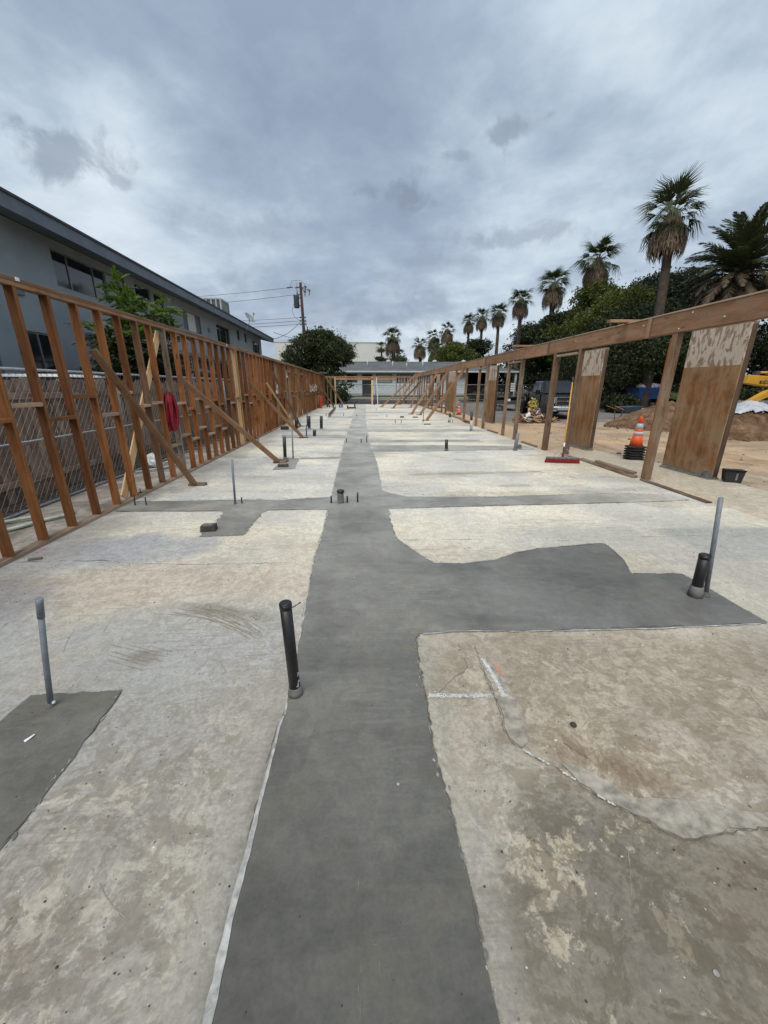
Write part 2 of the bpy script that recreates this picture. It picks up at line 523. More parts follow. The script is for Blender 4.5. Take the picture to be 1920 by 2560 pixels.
def fresh_concrete():
    m, t, b, o = new_mat('fresh_concrete')
    tc = N(t, 'ShaderNodeTexCoord')
    v = tc.outputs['Object']
    sep = N(t, 'ShaderNodeSeparateXYZ')
    t.links.new(v, sep.inputs[0])
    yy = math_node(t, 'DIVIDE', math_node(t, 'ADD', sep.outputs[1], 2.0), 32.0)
    base = ramp_node(t, yy, [((a + 2) / 32, ca) for a, ca in ((.5, (.084, .082, .070)), (2.4, (.182, .178, .156)), (5, (.25, .245, .22)), (9, (.30, .295, .26)), (14, (.38, .375, .335)), (30, (.45, .445, .40)))])  # near-to-far lightening painted in: lens falloff and sky sheen, beside some moisture
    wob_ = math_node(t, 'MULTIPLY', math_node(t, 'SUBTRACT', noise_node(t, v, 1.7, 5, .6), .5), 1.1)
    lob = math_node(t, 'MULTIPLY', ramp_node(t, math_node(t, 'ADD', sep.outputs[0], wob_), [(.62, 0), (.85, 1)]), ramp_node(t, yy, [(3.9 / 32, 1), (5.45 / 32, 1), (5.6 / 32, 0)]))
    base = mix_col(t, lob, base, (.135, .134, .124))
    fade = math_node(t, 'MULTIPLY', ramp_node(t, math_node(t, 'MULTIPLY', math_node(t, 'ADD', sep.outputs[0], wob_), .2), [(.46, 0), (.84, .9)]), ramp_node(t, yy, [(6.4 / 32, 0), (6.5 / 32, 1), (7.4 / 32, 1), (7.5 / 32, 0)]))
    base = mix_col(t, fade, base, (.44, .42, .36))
    wet = ramp_node(t, noise_node(t, vmap(t, v, (1, 2.2, 1), (3, 5, 0)), 1.6, 4, .5, .5), [(.52, 0), (.56, .5)])
    base = mix_col(t, wet, base, mix_col(t, 1.0, base, (.78, .78, .78), 'MULTIPLY'))
    big = noise_node(t, v, 1.3, 6, .6, .5)
    c = mix_col(t, 1.0, base, ramp_node(t, big, [(.34, .74), (.5, .98), (.66, 1.28)]), 'MULTIPLY')
    midn = noise_node(t, v, 13, 8, .70, .6)
    c = mix_col(t, 1.0, c, ramp_node(t, midn, [(.32, .85), (.68, 1.15)]), 'MULTIPLY')
    fine = noise_node(t, v, 85, 5, .7)
    c = mix_col(t, 1.0, c, ramp_node(t, fine, [(.3, .86), (.7, 1.13)]), 'MULTIPLY')
    tro = noise_node(t, vmap(t, v, (3.5, 22, 1), (0, 0, 0), (0, 0, .9)), 1, 6, .65, 1.6)
    wh = ramp_node(t, noise_node(t, v, 1.1, 4, .55), [(.43, 0), (.58, .75)])
    c = mix_col(t, math_node(t, 'MULTIPLY', ramp_node(t, tro, [(.50, 0), (.66, .6)]), wh), c, mix_col(t, 1.0, base, (1.55, 1.55, 1.55), 'MULTIPLY'))
    warm = ramp_node(t, noise_node(t, vmap(t, v, (1, 1, 1), (7, 2, 0)), 3.2, 6, .7), [(.5, 0), (.7, .35)])
    c = mix_col(t, warm, c, (.145, .125, .085))
    vo = N(t, 'ShaderNodeTexVoronoi', Scale=10.0)
    t.links.new(v, vo.inputs['Vector'])
    sp = ramp_node(t, math_node(t, 'ADD', vo.outputs['Distance'], math_node(t, 'MULTIPLY', noise_node(t, v, 3, 3), .5)), [(.235, .8), (.255, 0)])
    c = mix_col(t, sp, c, (.34, .34, .31))
    # faint pale scratches
    sc = noise_node(t, vmap(t, v, (60, 2.0, 1), (2, 0, 0), (0, 0, .05)), 1, 6, .7, .6)
    sw = ramp_node(t, noise_node(t, v, 2.4, 3), [(.56, 0), (.62, .7)])
    c = mix_col(t, math_node(t, 'MULTIPLY', ramp_node(t, sc, [(.68, 0), (.73, 1)]), sw), c, (.34, .34, .32))
    t.links.new(c, b.inputs['Base Color'])
    rr = ramp_node(t, midn, [(.3, .40), (.7, .60)])
    t.links.new(rr, b.inputs['Roughness'])
    b.inputs['Specular IOR Level'].default_value = .45
    bump(t, b, math_node(t, 'ADD', math_node(t, 'MULTIPLY', fine, .5), math_node(t, 'ADD', math_node(t, 'MULTIPLY', midn, .5), math_node(t, 'MULTIPLY', tro, .3))), .12, .004)


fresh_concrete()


def soil(name, attr=True, cols=None, scale=1.0, bmp=.6):
    m, t, b, o = new_mat(name)
    tc = N(t, 'ShaderNodeTexCoord')
    v = tc.outputs['Object']
    n1 = noise_node(t, v, 1.2 * scale, 8, .65, .4)
    n2 = noise_node(t, v, 14 * scale, 8, .7)
    if attr:
        A = N(t, 'ShaderNodeAttribute', attribute_name='col_a')
        c = A.outputs['Color']
    else:
        c = ramp_node(t, n1, list(zip((.3, .5, .7), cols)))
    c = mix_col(t, 1.0, c, ramp_node(t, n1, [(.3, .72), (.7, 1.25)]), 'MULTIPLY')
    c = mix_col(t, 1.0, c, ramp_node(t, n2, [(.3, .72), (.7, 1.25)]), 'MULTIPLY')
    # drag marks along the wall
    dr = noise_node(t, vmap(t, v, (3.2, .32, 1), (0, 0, 0), (0, 0, -.35)), 1, 6, .65, .6)
    c = mix_col(t, ramp_node(t, dr, [(.52, 0), (.68, .5)]), c, (.17, .115, .075))
    t.links.new(c, b.inputs['Base Color'])
    b.inputs['Roughness'].default_value = .95
    b.inputs['Specular IOR Level'].default_value = .15
    bump(t, b, math_node(t, 'ADD', n1, n2), bmp, .03)


soil('lot_soil')
soil('far_ground', False, ((.05, .055, .04), (.09, .09, .07), (.13, .12, .10)), .4)
soil('dirt_heap', False, ((.085, .05, .028), (.145, .088, .05), (.22, .145, .09)), 3.0, .9)
soil('asphalt', False, ((.040, .041, .043), (.055, .056, .058), (.08, .08, .08)), 1.0, .3)
soil('side_strip', False, ((.20, .18, .155), (.30, .275, .24), (.40, .37, .33)), 2.0, .4)
soil('leaf_litter', False, ((.05, .045, .038), (.09, .08, .068), (.16, .145, .125)), 8.0, .9)


# ------------------------------------------------------------------ mesh helpers
class MB:
    def __init__(s):
        s.v, s.f, s.sm = [], [], []

    def face(s, pts, smooth=False):
        i = len(s.v)
        s.v += [tuple(p) for p in pts]
        s.f.append(tuple(range(i, i + len(pts))))
        s.sm.append(smooth)
        return s

    def hexa(s, p):
        """8 points: bottom ring 0-3, top ring 4-7 (counter-clockwise from above)."""
        i = len(s.v)
        s.v += [tuple(q) for q in p]
        for f in ((3, 2, 1, 0), (4, 5, 6, 7), (0, 1, 5, 4), (1, 2, 6, 5), (2, 3, 7, 6), (3, 0, 4, 7)):
            s.f.append(tuple(i + k for k in f))
            s.sm.append(False)
        return s

    def box(s, c, d, M=None):
        x, y, z = (q / 2 for q in d)
        pts = [Vector(q) for q in ((-x, -y, -z), (x, -y, -z), (x, y, -z), (-x, y, -z), (-x, -y, z), (x, -y, z), (x, y, z), (-x, y, z))]
        if M is not None:
            pts = [M @ q for q in pts]
        return s.hexa([q + Vector(c) for q in pts])

    def bb(s, x0, x1, y0, y1, z0, z1):
        return s.box(((x0 + x1) / 2, (y0 + y1) / 2, (z0 + z1) / 2), (x1 - x0, y1 - y0, z1 - z0))

    def bar(s, a, b, w, h, up=(0, 0, 1)):
        a, b = Vector(a), Vector(b)
        d = (b - a).normalized()
        u = Vector(up)
        if abs(d.dot(u)) > .98:
            u = Vector((1, 0, 0))
        sd = d.cross(u).normalized()
        u = sd.cross(d)
        ring = lambda p: [p - sd * w / 2 - u * h / 2, p + sd * w / 2 - u * h / 2, p + sd * w / 2 + u * h / 2, p - sd * w / 2 + u * h / 2]
        A, B = ring(a), ring(b)
        return s.hexa([A[0], A[1], B[1], B[0], A[3], A[2], B[2], B[3]])

    def tube(s, pts, r, n=8, cap=True, smooth=True):
        pts = [Vector(p) for p in pts]
        rr = r if isinstance(r, (list, tuple)) else [r] * len(pts)
        rings, prev = [], None
        for k, p in enumerate(pts):
            d = (pts[min(k + 1, len(pts) - 1)] - pts[max(k - 1, 0)])
            d = d.normalized() if d.length > 1e-9 else Vector((0, 0, 1))
            if prev is None:
                u = Vector((1, 0, 0)) if abs(d.x) < .9 else Vector((0, 1, 0))
            else:
                u = prev
            u = (u - d * u.dot(d)).normalized()
            prev = u
            w = d.cross(u)
            i = len(s.v)
            s.v += [tuple(p + (u * math.cos(2 * math.pi * q / n) + w * math.sin(2 * math.pi * q / n)) * rr[k]) for q in range(n)]
            rings.append(i)
        for a, b in zip(rings, rings[1:]):
            for q in range(n):
                s.f.append((a + q, a + (q + 1) % n, b + (q + 1) % n, b + q))
                s.sm.append(smooth)
        if cap:
            s.f.append(tuple(rings[0] + q for q in reversed(range(n))))
            s.f.append(tuple(rings[-1] + q for q in range(n)))
            s.sm += [False, False]
        return s

    def lathe(s, prof, c=(0, 0, 0), n=16, smooth=True, M=None):
        """prof: list of (radius, z)."""
        rings = []
        for r, z in prof:
            i = len(s.v)
            for q in range(n):
                p = Vector((r * math.cos(2 * math.pi * q / n), r * math.sin(2 * math.pi * q / n), z))
                if M is not None:
                    p = M @ p
                s.v.append(tuple(p + Vector(c)))
            rings.append(i)
        for a, b in zip(rings, rings[1:]):
            for q in range(n):
                s.f.append((a + q, a + (q + 1) % n, b + (q + 1) % n, b + q))
                s.sm.append(smooth)
        s.f.append(tuple(rings[0] + q for q in reversed(range(n))))
        s.f.append(tuple(rings[-1] + q for q in range(n)))
        s.sm += [False, False]
        return s

    def ribbon(s, pts, w, z, wob=0.0):
        """flat strip on the floor; w a number or a list."""
        P = [Vector((p[0], p[1], z)) for p in pts]
        L = []
        for k, p in enumerate(P):
            d = (P[min(k + 1, len(P) - 1)] - P[max(k - 1, 0)]).normalized()
            nrm = Vector((-d.y, d.x, 0))
            ww = w[k] if isinstance(w, (list, tuple)) else w
            a = ww / 2 * (1 + random.uniform(-wob, wob))
            b = ww / 2 * (1 + random.uniform(-wob, wob))
            L.append((p - nrm * a, p + nrm * b))
        for (a, b), (c, d) in zip(L, L[1:]):
            s.face([a, c, d, b])
        return s

    def mesh(s, name, mat=None):
        m = bpy.data.meshes.new(name)
        m.from_pydata(s.v, [], s.f)
        m.polygons.foreach_set('use_smooth', s.sm)
        if mat:
            m.materials.append(MATS[mat])
        m.update()
        return m

    def build(s, name, mat, parent=None, loc=None):
        return link(name, s.mesh(name, mat), parent, loc)


def link(name, data, parent=None, loc=None):
    o = bpy.data.objects.new(name, data)
    COL.objects.link(o)
    if parent is not None:
        o.parent = parent
    if loc is not None:
        o.location = loc
    return o


def tag(o, label=None, cat=None, group=None, kind=None):
    if label:
        o['label'] = label
    if cat:
        o['category'] = cat
    if group:
        o['group'] = group
    if kind:
        o['kind'] = kind
    return o


def thing(name, label, cat, loc=(0, 0, 0), rz=0.0, group=None):
    o = bpy.data.objects.new(name, None)
    COL.objects.link(o)
    o.location = loc
    o.rotation_euler = (0, 0, rz)
    o.empty_display_size = .2
    return tag(o, label, cat, group)


def copy_tree(o, parent=None):
    c = o.copy()
    COL.objects.link(c)
    if parent is not None:
        c.parent = parent
    for ch in list(o.children):
        copy_tree(ch, c)
    return c


def bevel(o, w=.02, seg=2):
    m = o.modifiers.new('bevel', 'BEVEL')
    m.width = w
    m.segments = seg
    m.limit_method = 'ANGLE'
    return o


BOARD = {}


def board_mesh(w, t, L, mat, ch=.004):
    """box along +Z with eased edges; w along X, t along Y."""
    key = (round(w, 3), round(t, 3), round(L, 2), mat)
    if key in BOARD:
        return BOARD[key]
    m = MB()
    x, y = w / 2, t / 2
    c = min(ch, x * .4, y * .4)
    prof = [(-x + c, -y), (x - c, -y), (x, -y + c), (x, y - c), (x - c, y), (-x + c, y), (-x, y - c), (-x, -y + c)]
    n = 8
    m.v = [(a, b, 0) for a, b in prof] + [(a, b, L) for a, b in prof]
    m.f = [(k, (k + 1) % n, n + (k + 1) % n, n + k) for k in range(n)] + [tuple(reversed(range(n))), tuple(range(n, 2 * n))]
    m.sm = [False] * len(m.f)
    BOARD[key] = m.mesh('board', mat)
    return BOARD[key]


def board(name, a, b, w, t, mat, parent=None, side=(1, 0, 0), org=(0, 0, 0)):
    """a piece of lumber from a to b (scene coordinates); w across `side`."""
    a, b = Vector(a), Vector(b)
    z = (b - a).normalized()
    x = Vector(side)
    x = (x - z * x.dot(z)).normalized()
    y = z.cross(x)
    L = round((b - a).length, 2)
    o = link(name, board_mesh(w, t, L, mat), parent)
    M = Matrix((x, y, z)).transposed().to_4x4()
    M.translation = a - Vector(org)
    o.matrix_basis = M
    return o


# numpy value noise ---------------------------------------------------
_LAT = RNG.random((256, 256))


def vnoise(x, y):
    xi, yi = np.floor(x).astype(int), np.floor(y).astype(int)
    xf, yf = x - xi, y - yi
    u, v = xf * xf * (3 - 2 * xf), yf * yf * (3 - 2 * yf)
    g = lambda a, b: _LAT[a % 256, b % 256]
    return (g(xi, yi) * (1 - u) + g(xi + 1, yi) * u) * (1 - v) + (g(xi, yi + 1) * (1 - u) + g(xi + 1, yi + 1) * u) * v


def fbm(x, y, octv=5, rough=.55):
    s, a, tot = 0, 1.0, 0
    for k in range(octv):
        s = s + a * vnoise(x * 2 ** k + 17.3 * k, y * 2 ** k + 9.1 * k)
        tot += a
        a *= rough
    return s / tot


def sstep(a, b, x):
    t = np.clip((x - a) / (b - a), 0, 1)
    return t * t * (3 - 2 * t)


def grid_sheet(name, X, Y, Z, mat, colA, colB=None, bias=None, flake=None):
    ny, nx = X.shape
    m = bpy.data.meshes.new(name)
    v = np.stack([X, Y, Z], -1).reshape(-1, 3)
    idx = np.arange(nx * ny).reshape(ny, nx)
    q = np.stack([idx[:-1, :-1], idx[:-1, 1:], idx[1:, 1:], idx[1:, :-1]], -1).reshape(-1, 4)
    fill_mesh(m, v, q)
    for nm, c in (('col_a', colA), ('col_b', colB)):
        if c is None:
            continue
        at = m.attributes.new(nm, 'FLOAT_COLOR', 'POINT')
        rgba = np.concatenate([c.reshape(-1, 3), np.ones((nx * ny, 1))], 1).astype(np.float32)
        at.data.foreach_set('color', rgba.ravel())
    if bias is not None:
        at = m.attributes.new('bias', 'FLOAT', 'POINT')
        at.data.foreach_set('value', bias.reshape(-1).astype(np.float32))
    if flake is not None or colB is not None:
        at = m.attributes.new('flake', 'FLOAT', 'POINT')
        at.data.foreach_set('value', (flake if flake is not None else np.full(X.shape, .6)).reshape(-1).astype(np.float32))
    m.materials.append(MATS[mat])
    return link(name, m)


def fill_mesh(m, v, q, smooth=False):
    v = np.asarray(v, np.float32)
    q = np.asarray(q, np.int32)
    k = q.shape[1]
    m.vertices.add(len(v))
    m.vertices.foreach_set('co', v.ravel())
    m.loops.add(q.size)
    m.loops.foreach_set('vertex_index', q.ravel())
    m.polygons.add(len(q))
    m.polygons.foreach_set('loop_start', np.arange(0, q.size, k, dtype=np.int32))
    m.polygons.foreach_set('loop_total', np.full(len(q), k, np.int32))
    if smooth:
        m.polygons.foreach_set('use_smooth', np.ones(len(q), bool))
    m.update(calc_edges=True)
    m.validate()


def lerp3(a, b, t):
    return np.asarray(a)[None, None, :] * (1 - t[..., None]) + np.asarray(b)[None, None, :] * t[..., None] if not isinstance(a, np.ndarray) or a.ndim == 1 else a * (1 - t[..., None]) + np.asarray(b) * t[..., None]


def blob(X, Y, cx, cy, rx, ry, ang=0.0, soft=.5):
    c, s = math.cos(ang), math.sin(ang)
    dx, dy = X - cx, Y - cy
    u, v = (dx * c + dy * s) / rx, (-dx * s + dy * c) / ry
    d = np.sqrt(u * u + v * v) + (fbm(X * 3.1 + 3, Y * 3.1 + 8, 4) - .5) * 1.1
    return 1 - sstep(1 - soft, 1 + soft * .3, d)


# ================================================================== GROUND
def build_ground():
    m = MB()
    m.face([(-300, -120, -.2), (300, -120, -.2), (300, 500, -.2), (-300, 500, -.2)])
    tag(m.build('ground', 'far_ground'), kind='structure')

    # --- the old slab
    ys = [-1.6]
    while ys[-1] < 35.1:
        ys.append(ys[-1] + (.035 if ys[-1] < 4 else .035 + (ys[-1] - 4) * .012))
    ys[-1] = 35.1
    ys = np.array(ys)
    us = np.linspace(0, 1, 190)
    xmax = np.where(ys < 8.3, 4.72, np.where(ys < 17.6, 4.42, 4.70))
    X = -3.32 + us[None, :] * (xmax[:, None] + 3.32)
    Y = np.repeat(ys[:, None], 190, 1)
    Z = np.zeros_like(X)
    far = sstep(1.3, 5.2, Y + (fbm(X * .6 + 2, Y * .6 + 4, 3) - .5) * 1.5)  # near tones are browner concrete, also darkened in colour for lens falloff
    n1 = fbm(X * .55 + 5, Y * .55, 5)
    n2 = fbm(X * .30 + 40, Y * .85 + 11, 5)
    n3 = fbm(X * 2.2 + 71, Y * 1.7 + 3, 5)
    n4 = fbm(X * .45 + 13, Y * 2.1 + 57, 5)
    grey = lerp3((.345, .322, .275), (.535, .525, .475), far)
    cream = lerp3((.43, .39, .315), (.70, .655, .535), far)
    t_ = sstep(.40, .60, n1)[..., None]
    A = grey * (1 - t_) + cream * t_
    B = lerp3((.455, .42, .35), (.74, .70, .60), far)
    # cool grey cement skin zones, warm worn zones, long swept streaks
    cool = (sstep(.50, .60, n2) * sstep(-.3, 1.0, -X * .8 + (n1 - .5) * 3 - .1))[..., None]
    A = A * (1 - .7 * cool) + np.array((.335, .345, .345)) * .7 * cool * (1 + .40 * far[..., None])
    st = sstep(.53, .66, n4)[..., None] * (.25 + .75 * far[..., None])
    A = A * (1 - .22 * st * np.array((.9, 1.0, 1.15)))
    bias = .47 + (n3 - .5) * .35
    flake = .42 + .22 * (sstep(.42, .62, n1) - .3)

    def put(mask, ca, cb, kb=None):
        nonlocal A, B, bias, flake
        A = A * (1 - mask[..., None]) + np.array(ca) * mask[..., None]
        B = B * (1 - mask[..., None]) + np.array(cb) * mask[..., None]
        if kb is not None:
            bias = bias * (1 - mask) + kb * mask
    # right foreground: brown mottle over cream
    put(blob(X, Y, 1.0, .45, .75, .75) * .9, (.192, .166, .124), (.36, .315, .235), .46)
    put(blob(X, Y, .70, .72, .33, .34) * .9, (.19, .172, .138), (.42, .37, .275), .48)
    put(blob(X, Y, 1.75, .55, .8, .6) * .8, (.205, .175, .135), (.34, .295, .225), .45)
    put(blob(X, Y, 1.25, .40, .16, .12) * .9, (.16, .13, .09), (.25, .21, .15), .40)
    put(blob(X, Y, 1.05, 1.22, .42, .26, -.5) * .75, (.33, .275, .205), (.45, .38, .275), .50)
    put(blob(X, Y, 1.12, 1.08, .30, .06, -.45) * .75, (.25, .19, .13), (.34, .26, .175), .45)
    put(blob(X, Y, .88, 1.22, .12, .10, -.55) * .6, (.27, .20, .135), (.36, .28, .19), .45)
    put(blob(X, Y, 1.6, 1.62, 1.5, .55, -.1) * .85, (.30, .262, .198), (.40, .355, .272), .49)
    put(blob(X, Y, .55, .62, .16, .30) * .8, (.215, .195, .155), (.42, .37, .28), .47)
    flake = np.maximum(flake, 1.0 * sstep(.34, .50, X) * (1 - sstep(1.1, 2.0, Y)))
    flake = np.maximum(flake, .85 * (1 - sstep(-.6, -.45, X)) * (1 - sstep(1.2, 2.2, Y)))
    flake = np.maximum(flake, .8 * sstep(.36, .5, X) * (1 - sstep(1.7, 2.3, Y)))
    # left foreground
    put(blob(X, Y, -.82, .85, .42, .5) * .8, (.31, .288, .25), (.42, .388, .325), .50)
    put(blob(X, Y, -1.15, .55, .4, .35) * .7, (.24, .215, .185), (.39, .35, .285), .50)
    put(blob(X, Y, -.62, 1.25, .16, .5) * .7, (.34, .325, .285), (.40, .378, .32), .50)
    put(blob(X, Y, -1.15, 2.2, .8, .55) * .8, (.37, .37, .35), (.45, .435, .39), .40)
    put(blob(X, Y, -2.5, 2.0, .8, .5) * .8, (.36, .37, .37), (.45, .45, .44), .40)
    put(blob(X, Y, -1.7, 2.85, 1.3, .38, -.12) * .85, (.44, .385, .315), (.54, .475, .39), .52)
    put(blob(X, Y, -2.9, 2.55, .6, .5, .3) * .8, (.30, .295, .30), (.42, .39, .36), .36)
    put(blob(X, Y, -2.3, 3.55, .95, .42, .1) * .85, (.36, .37, .38), (.50, .49, .46), .33)
    put(blob(X, Y, -1.0, 3.45, .5, .45) * .6, (.47, .44, .37), (.56, .52, .43), .5)
    put(blob(X, Y, -1.05, 2.42, .42, .10, -.35) * .7, (.21, .185, .14), (.32, .285, .22), .45)
    put(blob(X, Y, -1.30, 1.93, .13, .07, -.2) * .7, (.20, .18, .145), (.28, .25, .20), .45)
    # trampled cement dust along the cuts
    for x0, wd in ((-.475, .055), (.352, .030)):
        gate = .35 + .65 * sstep(.30, .55, fbm(Y * 1.6 + 5, X * 6, 4))
        k = np.exp(-((X - x0 + (fbm(Y * 4, X * 2 + 3, 3) - .5) * .08) / wd) ** 4) * gate * (1 - sstep(2.0, 3.4, Y))
        put(np.clip(k, 0, 1) * .75, (.335, .322, .285), (.40, .385, .335), .46)
    k = np.exp(-((X + .425) / .02) ** 2) * (1 - sstep(1.3, 1.6, Y)) * .6
    put(np.clip(k, 0, 1), (.20, .195, .175), (.26, .25, .225), .4)
    # right-hand grey rectangle of newer concrete
    put(sstep(3.15, 3.3, X) * sstep(2.95, 3.05, Y) * (1 - sstep(3.75, 3.85, Y)) * .8, (.34, .345, .32), (.42, .42, .38), .42)
    # whitened scuffed zone by the broom, muddy sweep across the middle
    put(blob(X, Y, 3.3, 8.85, 1.3, .32, -.05) * .8, (.55, .55, .53), (.66, .66, .64), .55)
    put(blob(X, Y, 2.1, 6.75, 1.4, .12, .05) * .75, (.33, .28, .20), (.45, .40, .31), .5)
    put(blob(X, Y, 2.4, 5.8, .35, .10) * .6, (.33, .30, .25), (.43, .40, .33), .5)
    # sandy feet tracks near the right wall
    put(sstep(3.5, 4.6, X + (n1 - .5) * 2) * sstep(4.8, 6.5, Y) * .55, (.44, .36, .26), (.55, .47, .36), .5)
    put((1 - sstep(-3.1, -2.5, X + (n3 - .5))) * .5, (.30, .27, .24), (.44, .40, .36), .45)
    dim = 1 - .12 * (1 - sstep(.3, 3.0, Y))  # foreground colour darkened further, part of the painted lens falloff
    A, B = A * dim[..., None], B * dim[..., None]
    # feet of dirty bands running across the slab further off
    band = sstep(.56, .7, fbm(X * .35 + 9, Y * 1.1 + 2, 4)) * far
    A = A * (1 - .16 * band[..., None])
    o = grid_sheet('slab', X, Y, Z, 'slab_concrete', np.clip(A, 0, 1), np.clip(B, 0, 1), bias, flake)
    tag(o, 'old pale stained concrete floor slab between the two framed walls', kind='structure')
    e = MB()   # slab edge faces
    e.bb(-3.318, 4.415, -1.6, 35.1, -.16, -.006)
    e.bb(4.417, 4.718, -1.6, 8.3, -.16, -.006)
    e.bb(4.417, 4.698, 17.6, 35.1, -.16, -.006)
    tag(e.build('slab_base', 'pale_concrete'), kind='structure')

    # --- walkway outside the right wall
    ys = np.linspace(-1.6, 35, 300)
    xs = np.linspace(4.40, 6.15, 44)
    X, Y = np.meshgrid(xs, ys)
    X = X + np.where(X > 6.1, (fbm(Y * 1.3, X, 4) - .5) * .25, 0)
    Z = -.02 - .075 * sstep(7.4, 8.6, Y) + 0 * X
    Z = np.where((X < 4.75) & (Y < 8.3), -.03, Z)
    n1 = fbm(X * .9 + 3, Y * .9 + 31, 5)
    sandy = np.clip(sstep(7.5, 11, Y + (n1 - .5) * 4) * .9 + sstep(.52, .66, n1) * .5, 0, 1)
    A = lerp3((.46, .41, .32), (.47, .33, .20), sandy)
    B = lerp3((.56, .50, .40), (.56, .39, .225), sandy)
    o = grid_sheet('walkway', X, Y, Z, 'walkway_concrete', A, B, .5 + (n1 - .5) * .4)
    tag(o, 'dusty concrete walkway outside the right wall', kind='structure')

    # --- dirt lot and parking beyond
    xs = np.linspace(6.0, 46, 220)
    ys = np.linspace(-3, 41.5, 260)
    X, Y = np.meshgrid(xs, ys)
    n1 = fbm(X * .35 + 3, Y * .35 + 31, 5)
    n2 = fbm(X * .18 + 8, Y * 1.3 + 1, 5)
    Z = -.105 + (fbm(X * .8, Y * .8, 4) - .5) * .03
    A = lerp3((.44, .31, .19), (.33, .25, .17), sstep(.4, .65, n1))
    A = A * (1 - sstep(.55, .7, n2)[..., None] * .6) + np.array((.42, .37, .30)) * sstep(.55, .7, n2)[..., None] * .6
    rk = sstep(.56, .68, fbm(X * .9 + 4, Y * 2.4 + 9, 5))
    A = A * (1 - .45 * rk[..., None]) + np.array((.24, .17, .11)) * .45 * rk[..., None]
    asph = sstep(17.5, 19.5, Y + (n1 - .5) * 5 - (X - 8) * .05)
    A = A * (1 - asph[..., None]) + np.array((.165, .155, .145)) * asph[..., None]
    near = sstep(0, 1, (11 - Y) / 3) * sstep(.42, .6, fbm(X * .5, Y * 1.2 + 7, 4))
    A = A * (1 - .5 * near[..., None]) + np.array((.34, .28, .21)) * .5 * near[..., None]
    o = grid_sheet('dirt_lot', X, Y, Z, 'lot_soil', A)
    tag(o, 'orange dirt turning to grey parking asphalt right of the slab', kind='structure')

    m = MB()
    m.face([(-4.72, -2, -.04), (-3.325, -2, -.04), (-3.325, 36.5, -.04), (-4.72, 36.5, -.04)])
    tag(m.build('side_path', 'side_strip'), 'bare concrete strip behind the left wall', kind='structure')
    m = MB()
    P = [(-4.42 + random.uniform(-.05, .07), y) for y in np.arange(-2, 36, .25)]
    for (a, b), (c, d) in zip(P, P[1:]):
        m.face([(-4.8, b, -.03), (a, b, -.034), (c, d, -.034), (-4.8, d, -.03)])
    tag(m.build('leaf_litter', 'leaf_litter'), 'dark leaf litter along the foot of the left fences', 'leaf litter', kind='stuff')
    m = MB()
    m.face([(-7.7, -6, -.05), (-4.8, -6, -.05), (-4.8, 40, -.05), (-7.7, 40, -.05)])
    tag(m.build('yard', 'leaf_litter'), kind='structure')
    m = MB()
    m.face([(-9, 35.2, -.10), (6.2, 35.2, -.10), (6.2, 41.5, -.10), (-9, 41.5, -.10)])
    tag(m.build('end_lot', 'asphalt'), kind='structure')
    m = MB()
    m.face([(-60, 41.6, -.08), (90, 41.6, -.08), (90, 50, .05), (-60, 50, .05)])
    tag(m.build('road', 'asphalt'), 'grey street beyond the far chain link fence', kind='structure')
    m = MB()
    m.bb(-60, 90, 50, 50.3, -.1, .18)
    tag(m.build('kerb', 'pale_concrete'), kind='structure')
    m = MB()
    m.face([(-60, 50.3, .16), (90, 50.3, .16), (90, 70, .35), (-60, 70, .35)])
    tag(m.build('lawn', 'grass_ground'), kind='structure')


soil('grass_ground', False, ((.03, .05, .012), (.05, .075, .02), (.085, .10, .035)), 2.0, .5)
plain('pit_brown', (.15, .13, .105), .95, 0, .4, 40)
plain('speck_pale', (.50, .49, .46), .9, 0, .2, 40)
plain('scratch_brown', (.27, .24, .19), .95, 0, .3, 30)
plain('scratch_pale', (.15, .15, .135), .95, 0, .3, 30)
build_ground()


# ------------------------------------------------------------------ fresh concrete trench fills
def resample(poly, step=.05, wob=.006, closed=True):
    out = []
    n = len(poly)
    for k in range(n if closed else n - 1):
        a, b = Vector((*poly[k], 0)), Vector((*poly[(k + 1) % n], 0))
        L = (b - a).length
        st = step * (1 + max(0, a.y) * .12)
        c = max(1, int(L / st))
        for j in range(c):
            p = a.lerp(b, j / c)
            w = wob * (1 + max(0, a.y) * .15)
            out.append((p.x + random.gauss(0, w) * (j > 0), p.y + random.gauss(0, w) * (j > 0)))
    if not closed:
        out.append(poly[-1])
    return out


def patch(name, poly, z, mat, label, colf=None, wob=.0028):
    P = resample(poly, wob=wob)
    bm = bmesh.new()
    vs = [bm.verts.new((x, y, z)) for x, y in P]
    es = [bm.edges.new((vs[k], vs[(k + 1) % len(vs)])) for k in range(len(vs))]
    bmesh.ops.triangle_fill(bm, edges=es, use_beauty=True, normal=(0, 0, 1))
    for f in bm.faces:
        if f.normal.z < 0:
            f.normal_flip()
    m = bpy.data.meshes.new(name)
    bm.to_mesh(m)
    bm.free()
    if colf:
        at = m.attributes.new('col_a', 'FLOAT_COLOR', 'POINT')
        for k, v in enumerate(m.vertices):
            at.data[k].color = (*colf(v.co.x, v.co.y), 1)
    m.materials.append(MATS[mat])
    o = link(name, m)
    return tag(o, label, kind='structure')


